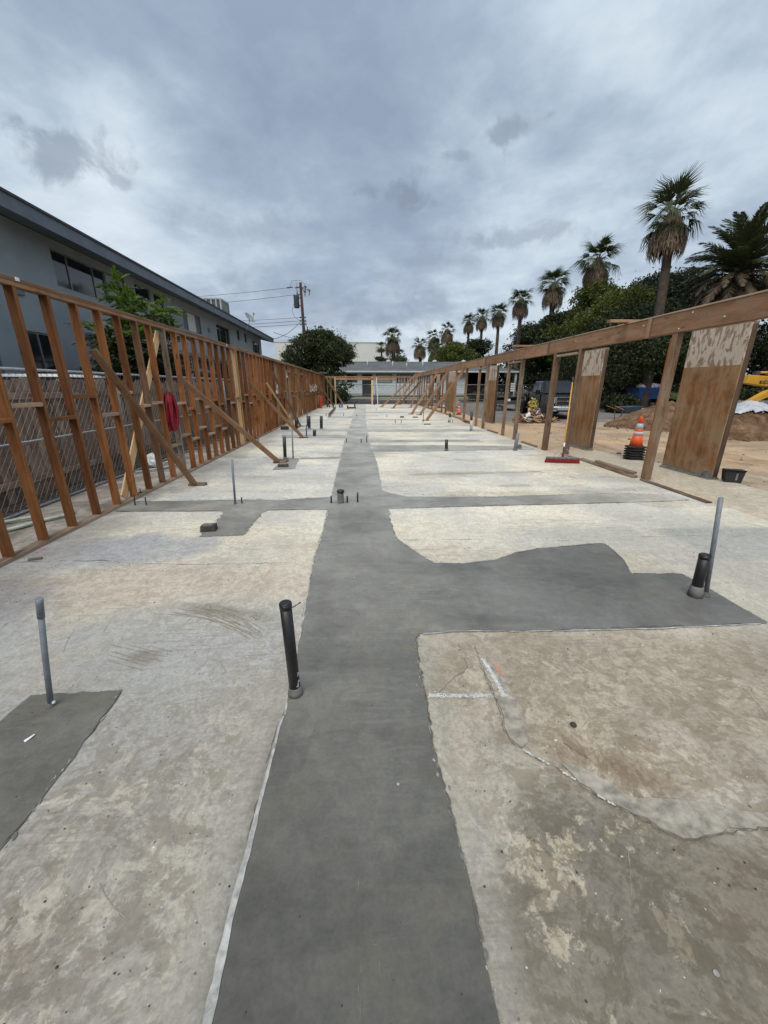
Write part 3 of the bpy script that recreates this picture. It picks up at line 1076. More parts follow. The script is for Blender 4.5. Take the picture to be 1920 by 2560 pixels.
fresh_col = None
trench = [(-.405, -1.6), (-.40, .531), (-.408, .719), (-.404, .989), (-.4, 1.405), (-.391, 1.466), (-.414, 2.117), (-.444, 2.79), (-.458, 3.178),
          (-.448, 3.895), (-.457, 4.66), (-.50, 4.72), (-1.20, 4.714), (-1.265, 4.60), (-1.265, 4.417), (-1.278, 3.847), (-1.715, 3.831), (-1.712, 4.30),
          (-1.74, 4.62), (-1.80, 4.70), (-3.125, 4.765), (-3.30, 5.20), (-1.767, 5.211), (-1.16, 5.178), (-.463, 5.281), (-.483, 6.338),
          (-.505, 8.9), (-.53, 10.75), (-.518, 13.38), (-.50, 16.8), (-.54, 24.4), (-.52, 33.4), (.30, 33.4), (.20, 24), (.144, 16.8), (.171, 13.34),
          (.197, 10.33), (.243, 9.26), (.285, 7.57), (.28, 5.593), (.407, 5.427), (.627, 5.243), (1.878, 5.175), (2.845, 5.239), (3.616, 5.252),
          (4.45, 5.15), (4.50, 4.87), (4.148, 4.811), (1.732, 4.739), (.317, 4.694), (.304, 4.217), (.332, 3.67), (.479, 3.338), (.609, 3.087),
          (.866, 3.056), (1.026, 3.072), (1.205, 3.129), (1.422, 3.268), (1.67, 3.34), (1.978, 3.382), (2.234, 3.439), (2.389, 3.43),
          (2.379, 3.235), (2.337, 3.042), (2.222, 2.783), (2.647, 2.76), (2.66, 2.62), (2.664, 2.438), (2.66, 2.052), (1.796, 2.035), (1.069, 2.049),
          (.557, 2.077), (.341, 2.063), (.305, 2.005), (.296, 1.801), (.294, 1.538), (.281, 1.241), (.301, .985), (.313, .832), (.312, .692),
          (.31, .596), (.312, .492), (.315, -1.6)]
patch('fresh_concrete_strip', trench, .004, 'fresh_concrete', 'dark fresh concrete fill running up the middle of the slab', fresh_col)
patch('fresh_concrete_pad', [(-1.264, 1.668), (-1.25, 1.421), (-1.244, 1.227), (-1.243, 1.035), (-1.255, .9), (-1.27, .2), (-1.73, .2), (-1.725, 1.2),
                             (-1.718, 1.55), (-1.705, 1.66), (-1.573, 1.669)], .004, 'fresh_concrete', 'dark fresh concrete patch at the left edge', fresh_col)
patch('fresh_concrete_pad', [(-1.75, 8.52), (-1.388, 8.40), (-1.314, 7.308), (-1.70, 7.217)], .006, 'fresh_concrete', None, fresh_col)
far_bands = [[(.22, 10.32), (2.43, 10.2), (4.3, 9.95), (4.35, 9.35), (2.0, 9.22), (.28, 9.20)],
             [(.18, 11.35), (3.45, 11.28), (3.33, 10.9), (.19, 10.82)],
             [(.15, 14.35), (4.3, 14.15), (4.2, 13.4), (.16, 13.5)],
             [(-2.62, 12.8), (-.52, 12.7), (-.52, 11.8), (-2.48, 12.05)],
             [(-2.98, 14.7), (-.51, 14.55), (-.51, 13.65), (-2.83, 13.87)],
             [(-1.39, 8.52), (-.50, 8.58), (-.50, 8.35), (-1.39, 8.30)],
             [(-1.8, 21.1), (-.52, 21.0), (-.52, 19.5), (-1.75, 19.5)],
             [(-1.75, 28.2), (-.53, 28.2), (-.53, 27.0), (-1.7, 27.0)],
             [(.2, 24.5), (3.8, 24.3), (3.8, 23.1), (.2, 23.3)],
             [(.15, 18.9), (2.6, 18.8), (2.6, 18.2), (.15, 18.3)]]
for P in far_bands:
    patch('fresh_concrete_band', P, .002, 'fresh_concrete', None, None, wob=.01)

# lips, smears and cracks at the edges of the cut
plain('smear_light', (.29, .29, .265), .9, 0, .3, 25)
plain('smear_dark', (.15, .148, .128), .9, 0, .3, 25)
plain('lip_concrete', (.33, .335, .32), .85, 0, .4, 26)
plain('crack_dark', (.105, .098, .085), .95, 0, .5, 30)


def broken(g, pts, w, z, wob, keep):
    """a crack line that comes and goes."""
    k = 0
    while k < len(pts) - 2:
        n = random.randint(3, 9)
        seg = pts[k:k + n + 1]
        if len(seg) > 2 and random.random() < keep:
            ws = [w * random.uniform(.3, 1.4) for _ in seg]
            ws[0] = ws[-1] = w * .1
            g.ribbon(seg, ws, z, wob)
        k += n


m = MB()
P = resample([(-.40, -1.6), (-.40, .53), (-.408, .72), (-.404, .99), (-.4, 1.40), (-.392, 1.46)], .03, .0010, False)
m.ribbon([(x - .006, y) for x, y in P], [.026 * max(.25, 1 - max(0, y - .5) * .75) * random.uniform(.85, 1.12) for x, y in P], .0065, .1)
m.ribbon([(x - .004, y) for x, y in resample([(-.391, 1.466), (-.414, 2.117), (-.444, 2.79), (-.458, 3.178), (-.448, 3.895), (-.457, 4.66)], .04, .002, False)], .009, .0065, .7)
m.ribbon([(x, y - .004) for x, y in resample([(.36, 2.063), (.557, 2.077), (1.069, 2.049), (1.796, 2.035), (2.6, 2.045)], .05, .002, False)], .009, .0065, .7)
m.ribbon([(x + .004, y - .004) for x, y in resample([(.332, 3.67), (.479, 3.338), (.609, 3.087), (.866, 3.056), (1.205, 3.129)], .05, .002, False)], .016, .0065, .6)
tag(m.build('cut_lip', 'lip_concrete'), 'pale raised lip along the edge of the fresh concrete', kind='structure')
m = MB()
broken(m, [(x + .001, y) for x, y in resample([(.318, -1.0), (.312, .492), (.313, .832), (.301, .985), (.281, 1.241), (.294, 1.538), (.296, 1.801), (.305, 2.005), (.341, 2.063)], .018, .0028, False)], .0075, .0068, .5, .85)
broken(m, [(x - .020, y) for x, y in resample([(-.40, -1.0), (-.40, .53), (-.408, .72), (-.404, .99), (-.4, 1.40), (-.391, 1.466)], .025, .0015, False)], .0035, .0025, .5, .6)
broken(m, resample([(-1.262, 1.668), (-1.25, 1.421), (-1.244, 1.227), (-1.243, 1.035), (-1.255, .9), (-1.27, .2)], .03, .003, False), .006, .0068, .5, .7)
broken(m, resample([(-.457, 4.70), (-1.20, 4.714), (-1.265, 4.60)], .05, .003, False), .012, .0068, .5, .9)
broken(m, resample([(-1.80, 4.70), (-3.1, 4.76)], .05, .004, False), .014, .0068, .5, .9)
broken(m, resample([(.317, 4.69), (1.732, 4.737), (4.148, 4.81)], .06, .004, False), .010, .0068, .5, .9)
broken(m, resample([(-.457, 5.28), (-1.16, 5.18), (-3.28, 5.2)], .06, .004, False), .008, .0068, .5, .6)
broken(m, resample([(.36, 2.070), (1.069, 2.053), (2.6, 2.052)], .04, .002, False), .005, .0072, .5, .9)
broken(m, resample([(1.205, 3.129), (1.67, 3.34), (2.389, 3.43), (2.337, 3.042), (2.222, 2.783), (2.647, 2.76)], .04, .004, False), .007, .0068, .5, .9)
tag(m.build('cut_crack', 'crack_dark'), 'dark thin crack beside the fresh concrete', kind='structure')

def feather(name, edges, mat, z, spread, dens, size, label):
    m = MB()
    for pts in edges:
        P = resample(pts, .05, .002, False)
        for (x0, y0), (x1, y1) in zip(P, P[1:]):
            L = math.hypot(x1 - x0, y1 - y0)
            if L < 1e-6 or random.random() < .25:
                continue
            nx, ny = -(y1 - y0) / L, (x1 - x0) / L
            for _ in range(max(1, int(L * dens))):
                f = random.random()
                o_ = abs(random.gauss(0, spread)) * random.choice((-1, 1)) * (.4 + .6 * (fbm(np.array([x0 * 3]), np.array([y0 * 3]), 2)[0] > .5))
                cx, cy = x0 + (x1 - x0) * f + nx * o_, y0 + (y1 - y0) * f + ny * o_
                s_ = size * random.uniform(.3, 1.2) * (1 + max(0, cy) * .1)
                n = random.randint(5, 8)
                a0 = random.random() * 6
                zz = z + random.uniform(0, .0006)
                ring = []
                for q in range(n):
                    t_ = a0 + q * 6.283 / n
                    r_ = s_ * random.uniform(.5, 1.2)
                    ring.append((cx + (x1 - x0) / L * math.cos(t_) * r_ * 1.8 + nx * math.sin(t_) * r_ * .8, cy + (y1 - y0) / L * math.cos(t_) * r_ * 1.8 + ny * math.sin(t_) * r_ * .8, zz))
                m.face(ring)
    return tag(m.build(name, mat), label, kind='structure')


EDG = [[(.315, -1), (.312, .492), (.313, .832), (.301, .985), (.281, 1.241), (.294, 1.538), (.296, 1.801), (.305, 2.005), (.341, 2.063), (.557, 2.077), (1.069, 2.049), (1.796, 2.035), (2.66, 2.052)],
       [(.317, 4.694), (.304, 4.217), (.332, 3.67), (.479, 3.338), (.609, 3.087), (.866, 3.056), (1.205, 3.129), (1.67, 3.34), (2.389, 3.43), (2.337, 3.042), (2.222, 2.783), (2.647, 2.76), (2.66, 2.05)],
       [(-.391, 1.466), (-.414, 2.117), (-.444, 2.79), (-.458, 3.178), (-.448, 3.895), (-.457, 4.66)],
       [(-1.265, 4.6), (-1.278, 3.847), (-1.715, 3.831), (-1.74, 4.62)], [(-1.25, .3), (-1.243, 1.035), (-1.264, 1.668), (-1.705, 1.66)],
       [(.407, 5.427), (1.878, 5.175), (3.616, 5.252), (4.45, 5.15)], [(.317, 4.69), (1.732, 4.739), (4.148, 4.811), (4.5, 4.87)], [(-3.2, 5.2), (-1.767, 5.211), (-.463, 5.281)]]
feather('cement_smear', EDG, 'smear_light', .0056, .008, 16, .005, 'pale dried cement smears along the fresh concrete edges')
feather('cement_smear', EDG, 'smear_dark', .0050, .007, 45, .007, None)
# ragged crack, peeled topping and white paint at the right
crack = [(.649, 1.95), (.649, 1.872), (.635, 1.675), (.639, 1.587), (.635, 1.432), (.618, 1.319), (.642, 1.237), (.669, 1.216), (.717, 1.167), (.779, 1.12), (.818, 1.068),
         (.898, .987), (.96, .941), (1.023, .884), (1.082, .848), (1.205, .856), (1.305, .869), (1.41, .869), (1.6, .90)]
m = MB()
m.ribbon(resample(crack, .014, .003, False), .0028, .0095, .9)
m.ribbon(resample([(.36, 1.56), (.46, 1.66), (.56, 1.74), (.58, 1.86), (.56, 1.95)], .02, .004, False), .0018, .0025, .9)
m.ribbon(resample([(.86, 1.25), (.90, 1.20), (.93, 1.17)], .02, .004, False), .003, .0025, .9)
broken(m, resample([(1.6, 3.05), (2.0, 3.02), (2.4, 3.6)], .02, .01, False), .004, .0025, .9, .6)
broken(m, resample([(-3.2, 3.30), (-2.4, 3.30), (-1.7, 3.17), (-.6, 3.165)], .04, .005, False), .005, .0028, .9, .75)
broken(m, resample([(.95, 9.15), (2.6, 7.6), (3.7, 6.2)], .06, .01, False), .008, .0028, .9, .6)
broken(m, resample([(1.75, 4.70), (1.70, 4.2), (1.45, 3.65)], .04, .006, False), .004, .0028, .9, .5)
tag(m.build('floor_crack', 'crack_dark'), 'ragged dark crack across the right foreground', kind='structure')
m = MB()
for k in range(26):       # fan of dried trowel scratches in the left bay
    f = k / 25
    a = Vector((-1.36 + f * .30 + random.uniform(-.05, .05), 2.40 + f * .05 + random.uniform(-.05, .05), 0))
    b = Vector((-.66 + random.uniform(-.08, .05), 2.06 + .10 * f + random.uniform(-.02, .02), 0))
    pts = [a.lerp(b, q / 14) + Vector((0, .05 * math.sin(q / 14 * 3.1), 0)) for q in range(15)]
    broken(m, [(p.x, p.y) for p in pts], random.uniform(.002, .007), .0022 + k * .00002, .5, .7)
for k in range(18):
    a = Vector((-1.45 + random.uniform(-.12, .12), 2.0 + random.uniform(-.08, .08), 0))
    b = a + Vector((.28, -.10 + random.uniform(-.03, .03), 0))
    pts = [a.lerp(b, q / 9) for q in range(10)]
    broken(m, [(p.x, p.y) for p in pts], random.uniform(.002, .006), .0022 + k * .00002, .5, .6)
tag(m.build('trowel_scratches', 'scratch_brown'), 'fan of brown dried trowel scratches in the left bay', kind='structure')
m = MB()
for a, b in (((-.035, .86), (-.03, .47)), ((.02, .62), (.03, .55)), ((-.05, 1.35), (.03, 1.36)), ((-.03, 1.05), (-.02, .98)), ((.035, .64), (-.01, .66)), ((.06, .53), (.09, .49))):
    pts = resample([a, b], .01, .0025, False)
    broken(m, pts, .0016, .0047, .8, .55)
tag(m.build('chalk_scratches', 'scratch_pale'), 'thin pale scratches on the dark fresh concrete', kind='structure')
m = MB()
for x, y, r in ((.375, .925, .007), (.920, .545, .008), (-.99, 1.05, .004), (-1.14, .80, .005), (-2.1, 2.3, .014), (-1.0, 2.18, .006), (-2.63, 2.68, .02)):
    n = 9
    m.face([(x + r * random.uniform(.75, 1.1) * math.cos(q * 6.283 / n), y + r * random.uniform(.75, 1.1) * math.sin(q * 6.283 / n), .0022) for q in range(n)])
tag(m.build('paint_drips', 'smear_light'), 'dried pale drips on the slab', kind='structure')


def thin_slab(name, poly, z0, z1, mat, label, wob=.004):
    P = resample(poly, .03, wob)
    m = MB()
    n = len(P)
    m.v = [(x, y, z0) for x, y in P] + [(x, y, z1) for x, y in P]
    m.f = [tuple(range(n, 2 * n))] + [(k, (k + 1) % n, n + (k + 1) % n, n + k) for k in range(n)]
    m.sm = [False] * (n + 1)
    return tag(m.build(name, mat), label, kind='structure')


plain('topping', (.285, .262, .22), .9, 0, .38, 22, .3, .8)
plain('white_chalk', (.47, .47, .45), .9, 0, .3, 40)
plain('brick_dust', (.44, .24, .17), .9, 0, .15, 30)
thin_slab('floor_topping', [(.668, 1.80), (.704, 1.862), (.714, 1.782), (.737, 1.639), (.739, 1.54), (.746, 1.475), (.72, 1.347), (.72, 1.314), (.70, 1.254), (.665, 1.232),
                            (.63, 1.288), (.645, 1.408), (.650, 1.587), (.645, 1.706)], .001, .0075, 'topping', 'peeled grey skim layer beside the white line')
thin_slab('floor_topping', [(.8, 1.15), (.83, 1.152), (.905, 1.104), (.96, 1.06), (.988, 1.004), (1.147, .985), (1.289, .965), (1.367, .932), (1.443, .92), (1.62, .95), (1.62, .90),
                            (1.41, .875), (1.305, .877), (1.205, .864), (1.088, .858), (1.03, .894), (.97, .943), (.90, .995), (.83, 1.072)], .001, .0075, 'topping', 'peeled grey skim layer curving right')


def flakes(name, path, w, z, mat, density, size, label):
    """broken paint: many irregular small flakes scattered along a path."""
    m = MB()
    for (a, b) in zip(path, path[1:]):
        a, b = Vector((*a, 0)), Vector((*b, 0))
        L = (b - a).length
        d = (b - a).normalized()
        nn = Vector((-d.y, d.x, 0))
        for k in range(int(L * density)):
            p = a.lerp(b, random.random()) + nn * random.gauss(0, w / 3)
            n = random.randint(5, 7)
            s = size * random.uniform(.4, 1.3)
            a0 = random.random() * 6
            asp = random.uniform(.5, 1)
            pts = []
            for q in range(n):
                rr = s * random.uniform(.6, 1.2)
                t = a0 + q * 2 * math.pi / n
                pts.append(p + d * rr * math.cos(t) + nn * rr * math.sin(t) * asp)
            zz = z + random.uniform(0, .0012)
            m.face([(q.x, q.y, zz) for q in pts])
    return tag(m.build(name, mat), label, kind='structure')


flakes('white_line', [(.31, 1.551), (.685, 1.528)], .020, .0030, 'white_chalk', 2100, .0045, 'short white chalk line at the right of the fresh concrete')
flakes('white_line', [(.662, 1.80), (.672, 1.75), (.685, 1.64), (.690, 1.515)], .020, .0088, 'white_chalk', 1900, .005, None)
flakes('crack_filler', [(.66, 1.222), (.717, 1.172), (.75, 1.145)], .005, .0102, 'cream_filler' if 'cream_filler' in MATS else 'white_chalk', 260, .006, 'chips of cream filler in the crack')
flakes('crack_filler', [(.779, 1.125), (.82, 1.075)], .006, .0102, 'white_chalk', 240, .006, None)
flakes('crack_filler', [(.87, 1.015), (.92, .97)], .005, .0102, 'white_chalk', 200, .006, None)
flakes('brick_stain', [(.722, 1.75), (.727, 1.665)], .012, .0085, 'brick_dust', 2600, .006, 'small brick red patch by the white line')
flakes('white_joint', [(-2.4, 3.27), (-1.455, 3.165), (-.56, 3.165)], .012, .0032, 'white_chalk', 90, .010, 'white joint line across the left bay')
for a, b in (((.40, 3.633), (.55, 3.626)), ((.79, 3.623), (1.15, 3.615)), ((1.96, 3.527), (2.1, 3.541)), ((2.9, 3.598), (3.1, 3.597)), ((3.2, 3.6), (3.55, 3.6))):
    flakes('white_dash', [a, b], .008, .0032, 'white_chalk', 160, .010, None)
flakes('pink_mark', [(-3.10, 3.50), (-3.10, 3.66)], .03, .0032, 'pink_paint', 60, .012, 'pink marking paint by the left sole plate')
flakes('pink_mark', [(-3.10, 6.30), (-3.10, 6.70)], .03, .0032, 'pink_paint', 40, .012, None)


# chips, pits and paint specks in the worn slab skin
def speckle(name, mat, n, smin, smax, label, ymax=6.0, seed=1):
    rg = random.Random(seed)
    m = MB()
    while len(m.f) < n:
        y = .42 + rg.random() ** 1.7 * ymax
        x = rg.uniform(-3.1, 3.6)
        if -.47 < x < .35 or (y < 1.7 and -1.75 < x < -1.22) or (x > 0 and 2.0 < y < 3.5 and x < 2.75) or 4.65 < y < 5.35:
            continue
        c = fbm(np.array([x * 2.2]), np.array([y * 2.2]), 3)[0]
        if rg.random() > (c - .3) * 3.5:
            continue
        s_ = rg.uniform(smin, smax) * (1 + y * .06)
        a0, asp = rg.random() * 6, rg.uniform(.25, 1)
        ca, sa = math.cos(a0), math.sin(a0)
        k = rg.randint(5, 7)
        ring = []
        for q in range(k):
            r_ = s_ * rg.uniform(.5, 1.25)
            u_, w_ = r_ * math.cos(q * 6.283 / k), r_ * math.sin(q * 6.283 / k) * asp
            ring.append((x + u_ * ca - w_ * sa, y + u_ * sa + w_ * ca, .0018))
        m.face(ring)
    return tag(m.build(name, mat), label, kind='structure')


speckle('slab_pits', 'pit_brown', 1500, .0012, .0048, 'small dark chips and pits in the old slab', 6.0, 3)
speckle('slab_specks', 'speck_pale', 700, .001, .0042, 'pale paint specks on the old slab', 6.0, 4)
m = MB()
rg_ = random.Random(12)
for k in range(120):
    y = .5 + rg_.random() ** 1.5 * 5
    x = rg_.uniform(-2.9, 3.4)
    if -.6 < x < .5 or (y < 1.8 and -1.9 < x < -1.1) or (x > 0 and 1.9 < y < 3.6 and x < 2.9) or 4.5 < y < 5.5:
        continue
    a = rg_.choice((.6, -.5, 2.2, 1.2)) + rg_.uniform(-.3, .3)
    L = rg_.uniform(.05, .32)
    b = rg_.uniform(-.25, .25)
    pts = [(x + L * f * math.cos(a + b * f), y + L * f * math.sin(a + b * f)) for f in np.linspace(0, 1, 9)]
    if any(-.5 < p[0] < .37 for p in pts):
        continue
    m.ribbon(pts, [.0002] + [rg_.uniform(.0008, .0024) for _ in range(7)] + [.0002], .0016, .6)
tag(m.build('slab_scratches', 'scratch_brown'), 'thin scuffs and scratches on the old slab', kind='structure')

# grit lying about on the slab (nobody could count it)
m = MB()
for k in range(420):
    y = .5 + random.random() ** 1.8 * 9
    x = random.uniform(-3.0, 4.3)
    s = random.uniform(.0009, .0032) * (1 + y * .05)
    q = [Vector((random.uniform(-1, 1), random.uniform(-1, 1), 0)) * s * .3 for _ in range(4)]
    m.hexa([(x - s + q[0].x, y - s, .003), (x + s, y - s + q[1].y, .003), (x + s + q[2].x, y + s, .003), (x - s, y + s + q[3].y, .003),
            (x - s * .5, y - s * .4, .004 + s), (x + s * .4, y - s * .6, .004 + s * .8), (x + s * .5, y + s * .4, .004 + s), (x - s * .4, y + s * .6, .004 + s * .7)])
tag(m.build('grit', 'charcoal_block'), 'scattered grit and crumbs on the slab', 'grit', kind='stuff')

# ================================================================== LEFT STUD WALL
LW = thing('stud_wall', 'long open stud wall of reddish brown lumber along the left of the slab', 'framed wall', (-3.2, 0, 0))
LO = (-3.2, 0, 0)
XW = -3.2


def lboard(name, a, b, w, t, mat='stud_wood', side=(1, 0, 0)):
    return board(name, a, b, w, t, mat, LW, side, LO)


for a, b in ((-1.2, 4.0), (4.0, 8.9), (8.9, 13.8), (13.8, 18.6), (18.6, 23.5), (23.5, 28.4), (28.4, 34.85)):
    lboard('sole_plate', (XW, a + .002, .019), (XW, b, .019), .09, .038, 'plate_wood')
for a, b in ((-1.2, 2.9), (2.9, 7.7), (7.7, 12.6), (12.6, 17.5), (17.5, 22.3), (22.3, 27.2), (27.2, 34.85)):
    lboard('top_plate', (XW, a + .002, 2.385), (XW, b, 2.385), .09, .038, 'brace_wood')
for a, b in ((-1.2, 5.3), (5.3, 10.2), (10.2, 15.1), (15.1, 20.0), (20.0, 24.9), (24.9, 29.8), (29.8, 34.85)):
    lboard('top_plate', (XW + .002, a + .002, 2.424), (XW + .002, b, 2.424), .09, .038, 'brace_wood')
openings = [(17.2, 18.1, 0, 2.05), (19.2, 20.0, 1.25, 2.05), (21.0, 21.9, 0, 2.05)]
k = 0
y = -1.05
SP = .4
stud_y = []
while y < 34.8:
    inside = any(a < y < b for a, b, _, _ in openings)
    if not inside:
        yy = y + random.uniform(-.012, .012)
        mat = 'old_wood' if k in (20, 41, 57) else ('brace_wood' if random.random() < .15 else 'stud_wood')
        lboard('stud', (XW, yy, .038), (XW + random.uniform(-.004, .004), yy + random.uniform(-.008, .008), 2.366), .089, .038, mat)
        stud_y.append(yy)
    else:
        stud_y.append(None)
    k += 1
    y += SP
for yy in (10.55, 10.66, 15.9, 22.2):
    lboard('stud', (XW, yy, .038), (XW, yy, 2.366), .089, .038, 'new_wood' if yy < 11 else 'stud_wood')
for i in range(len(stud_y) - 1):
    a, b = stud_y[i], stud_y[i + 1]
    if a is None or b is None or b - a < .2:
        continue
    z = (1.20 if i % 2 else 1.37) + random.uniform(-.05, .05)
    if i > 17:
        z -= .12
    lboard('blocking', (XW, a + .02, z), (XW, b - .02, z), .089, .038, 'plate_wood' if random.random() < .6 else 'stud_wood')
    if 18 < i < 26:
        lboard('blocking', (XW, a + .02, z - .55), (XW, b - .02, z - .55), .089, .038, 'plate_wood')
for a, b, z0, z1 in openings:
    for yy in (a, b):
        lboard('trimmer', (XW, yy, .038), (XW, yy, 2.366), .1, .045, 'brace_wood')
    lboard('header', (XW, a + .025, z1 + .05), (XW, b - .025, z1 + .05), .1, .10, 'brace_wood')
    if z0 > 0:
        lboard('window_sill', (XW, a + .025, z0), (XW, b - .025, z0), .1, .04, 'plate_wood')
# let-in brace on the outer face
lboard('let_in_brace', (XW - .062, 6.95, 2.30), (XW - .062, 5.22, .06), .02, .14, 'new_wood')
lboard('let_in_brace', (XW - .062, 26.0, 2.30), (XW - .062, 24.0, .06), .02, .14, 'new_wood')
# bolts along the sole plate
for yy in (4.15, 5.55, 7.3, 9.0, 11.2, 13.5):
    b = MB()
    b.tube([(-.02, yy, .038), (-.02, yy, .10)], .007, 6)
    b.box((-.02, yy, .041), (.05, .05, .006))
    b.build('anchor_bolt', 'rusty_rod', LW)
# white nail flags / staples on the plate
for yy, z in ((9.95, 2.41), (4.2, 2.43), (13.2, 2.41)):
    b = MB()
    b.box((.052, yy, z), (.012, .035, .03))
    b.build('tie_plate', 'white_plastic', LW)
# wiring boxes at the far end
for yy, z in ((24.6, 1.25), (25.2, 1.2), (26.1, 1.27), (26.8, 1.2), (27.5, 1.3), (28.2, 1.24), (15.2, 1.3)):
    b = MB()
    b.bb(-.03, .06, yy - .05, yy + .05, z - .06, z + .06)
    b.tube([(.03, yy, z + .06), (.06, yy + .1, z + .35), (.04, yy + .18, z + .05)], .012, 5)
    b.build('outlet_box', 'white_pipe', LW)
LWN = sum(1 for o in LW.children)

# ------------------------------------------------------------------ diagonal braces, left
lb = [((-3.13, 5.03, 1.90), (-2.66, 6.03, .045), 'brown diagonal brace nearest the camera on the left wall'),
      ((-3.13, 7.2, 1.63), (-1.74, 7.87, .045), 'long diagonal brace right of the red hose coil, foot block at its end'),
      ((-3.13, 11.46, 1.60), (-1.83, 11.88, .045), 'long thin diagonal brace, third from the camera on the left wall'),
      ((-3.13, 13.52, 1.60), (-2.55, 14.97, .045), 'thin pale diagonal brace, lower of the two landing behind the black stub pipes'),
      ((-3.13, 14.5, 1.97), (-2.43, 15.42, .045), 'steep diagonal brace beside the window openings of the left wall'),
      ((-3.13, 28.43, 1.5), (-2.47, 30.3, .045), 'short diagonal brace right of the red fire extinguisher'),
      ((-3.13, 30.58, 1.55), (-2.46, 33.4, .045), 'diagonal brace deepest in the left corner of the slab')]
for i, (a, b, lab) in enumerate(lb):
    t = thing('diagonal_brace', lab, 'brace', (b[0], b[1], 0), 0, 'diagonal braces propping the left wall')
    board('brace_board', a, b, .038, .092 if i != 3 else .06, 'brace_wood' if i != 3 else 'new_wood', t, (0, 1, 0.2), (b[0], b[1], 0))
    fb = board('foot_block', (b[0] - .10, b[1] + .06, .021), (b[0] + .16, b[1] + .06, .021), .09, .038, 'old_wood', t, (0, 1, 0), (b[0], b[1], 0))
    if i == 1:
        board('foot_block', (b[0] - .02, b[1] + .16, .03), (b[0] + .18, b[1] + .16, .03), .09, .055, 'old_wood', t, (0, 1, 0), (b[0], b[1], 0))

# ------------------------------------------------------------------ red hose coil
t = thing('hose_coil', 'coil of red hose hung on the left stud wall', 'hose', (-3.19, 6.68, 1.40))
t.scale = (.95, .95, .95)
pm = MB()
for q in range(30):
    pts = []
    w = .13 + random.uniform(-.03, .03)
    h = .29 + random.uniform(-.035, .035)
    ox = -.06 + .15 * (q % 6) / 5 + random.uniform(-.01, .01)
    oy = random.uniform(-.02, .05)
    for j in range(29):
        a = j / 28 * 2 * math.pi
        pts.append((ox + .015 * math.sin(a * 2 + q), oy + w * math.sin(a) * (1.0 if math.sin(a) > 0 else .75) + .03 * math.cos(a), -h + h * math.cos(a)))
    pm.tube(pts, .0155, 6, False)
pm.build('hose_loops', 'red_hose', t)
pm = MB()
pm.bar((-.05, 0, -.01), (.17, 0, -.01), .04, .035)
pm.build('hanger_peg', 'old_wood', t)

# ================================================================== RIGHT POST AND BEAM WALL
RW = thing('post_and_beam_wall', 'brown post and beam frame along the right of the slab', 'framed wall', (4.78, 0, 0))
RO = (4.78, 0, 0)


def rboard(name, a, b, w, t, mat='post_wood', side=(1, 0, 0)):
    return board(name, a, b, w, t, mat, RW, side, RO)


XB = 4.80
cle = [6.7, 10.3, 12.25, 15.5, 19.2, 23.0, 27.5, 31.5, 35.0]
prev = .5
for c in cle:
    rboard('beam', (XB, prev, 2.405), (XB, c - .003, 2.405), .13, .275, 'beam_wood')
    if c < 34:
        rboard('cleat', (XB - .078, c, 2.255), (XB - .078, c, 2.548), .022, .085, 'post_wood')
    prev = c
for a, b in ((.5, 8.1), (8.1, 14.0), (14.0, 22.0), (22.0, 34.9)):
    rboard('cap_plate', (XB - .004, a + .003, 2.555), (XB - .004, b, 2.555), .15, .022, 'plate_wood')
posts = [(4.77, 1.6, 0, .10), (4.78, 6.12, 0, .10), (4.75, 8.75, -.03, .09), (4.75, 9.85, -.085, .12), (4.75, 11.94, -.09, .10), (4.75, 13.03, -.09, .09), (4.75, 15.27, -.09, .10),
         (4.75, 16.28, -.09, .09), (4.77, 18.41, 0, .10), (4.78, 20.5, 0, .09), (4.78, 22.65, 0, .10), (4.78, 23.8, 0, .09), (4.78, 27.2, 0, .09),
         (4.78, 28.6, 0, .09), (4.78, 29.8, 0, .09), (4.78, 31.0, 0, .09), (4.78, 32.2, 0, .09), (4.78, 33.3, 0, .09), (4.78, 34.4, 0, .09)]
for x, y, z, w in posts:
    rboard('post', (x, y, z), (x + .02, y + random.uniform(-.01, .01), 2.266), w, w, random.choice(['post_wood', 'post_wood', 'beam_wood', 'old_wood']) if y > 7 else 'post_wood')
    if y in (6.12, 9.85, 15.27):
        rboard('post', (x + .01, y + w * .5 + .022, z), (x + .02, y + w * .5 + .022, 2.20), .09, .038, 'stud_wood')
for a, b, z in ((8.82, 9.75, 2.19), (12.0, 12.98, 2.20), (15.35, 16.22, 2.17)):
    rboard('door_header', (4.75, a, z), (4.75, b, z), .09, .045, 'plate_wood')
for a, b, x, z in ((6.2, 7.9, 4.64, .045), (9.95, 11.4, 4.56, -.05), (13.1, 14.6, 4.56, -.05), (16.4, 18.3, 4.60, .02), (18.6, 23.7, 4.66, .02), (23.9, 34.5, 4.68, .02)):
    rboard('sole_plate', (x, a, z - .04 + .019), (x, b, z - .04 + .019), .09, .04, 'old_wood')
    rboard('sole_plate', (x + .05, a + .1, z + .022), (x + .05, a + (b - a) * .72, z + .022), .09, .04, 'plate_wood')
rboard('sole_plate', (4.63, 4.7, .012), (4.66, 6.05, .012), .085, .018, 'old_wood')
rboard('sole_plate', (4.62, 7.95, .012), (4.60, 8.65, .012), .085, .018, 'old_wood')
for y, z in ((5.85, 2.50), (6.05, 2.31), (6.85, 2.46), (5.3, 2.36), (9.0, 2.45)):
    b = MB()
    b.lathe([(.011, 0), (.012, .005), (.005, .008)], (XB - 4.78 - .066, y, z), 10, True, Matrix.Rotation(-math.pi / 2, 3, 'Y'))
    b.build('bolt_washer', 'white_plastic', RW)

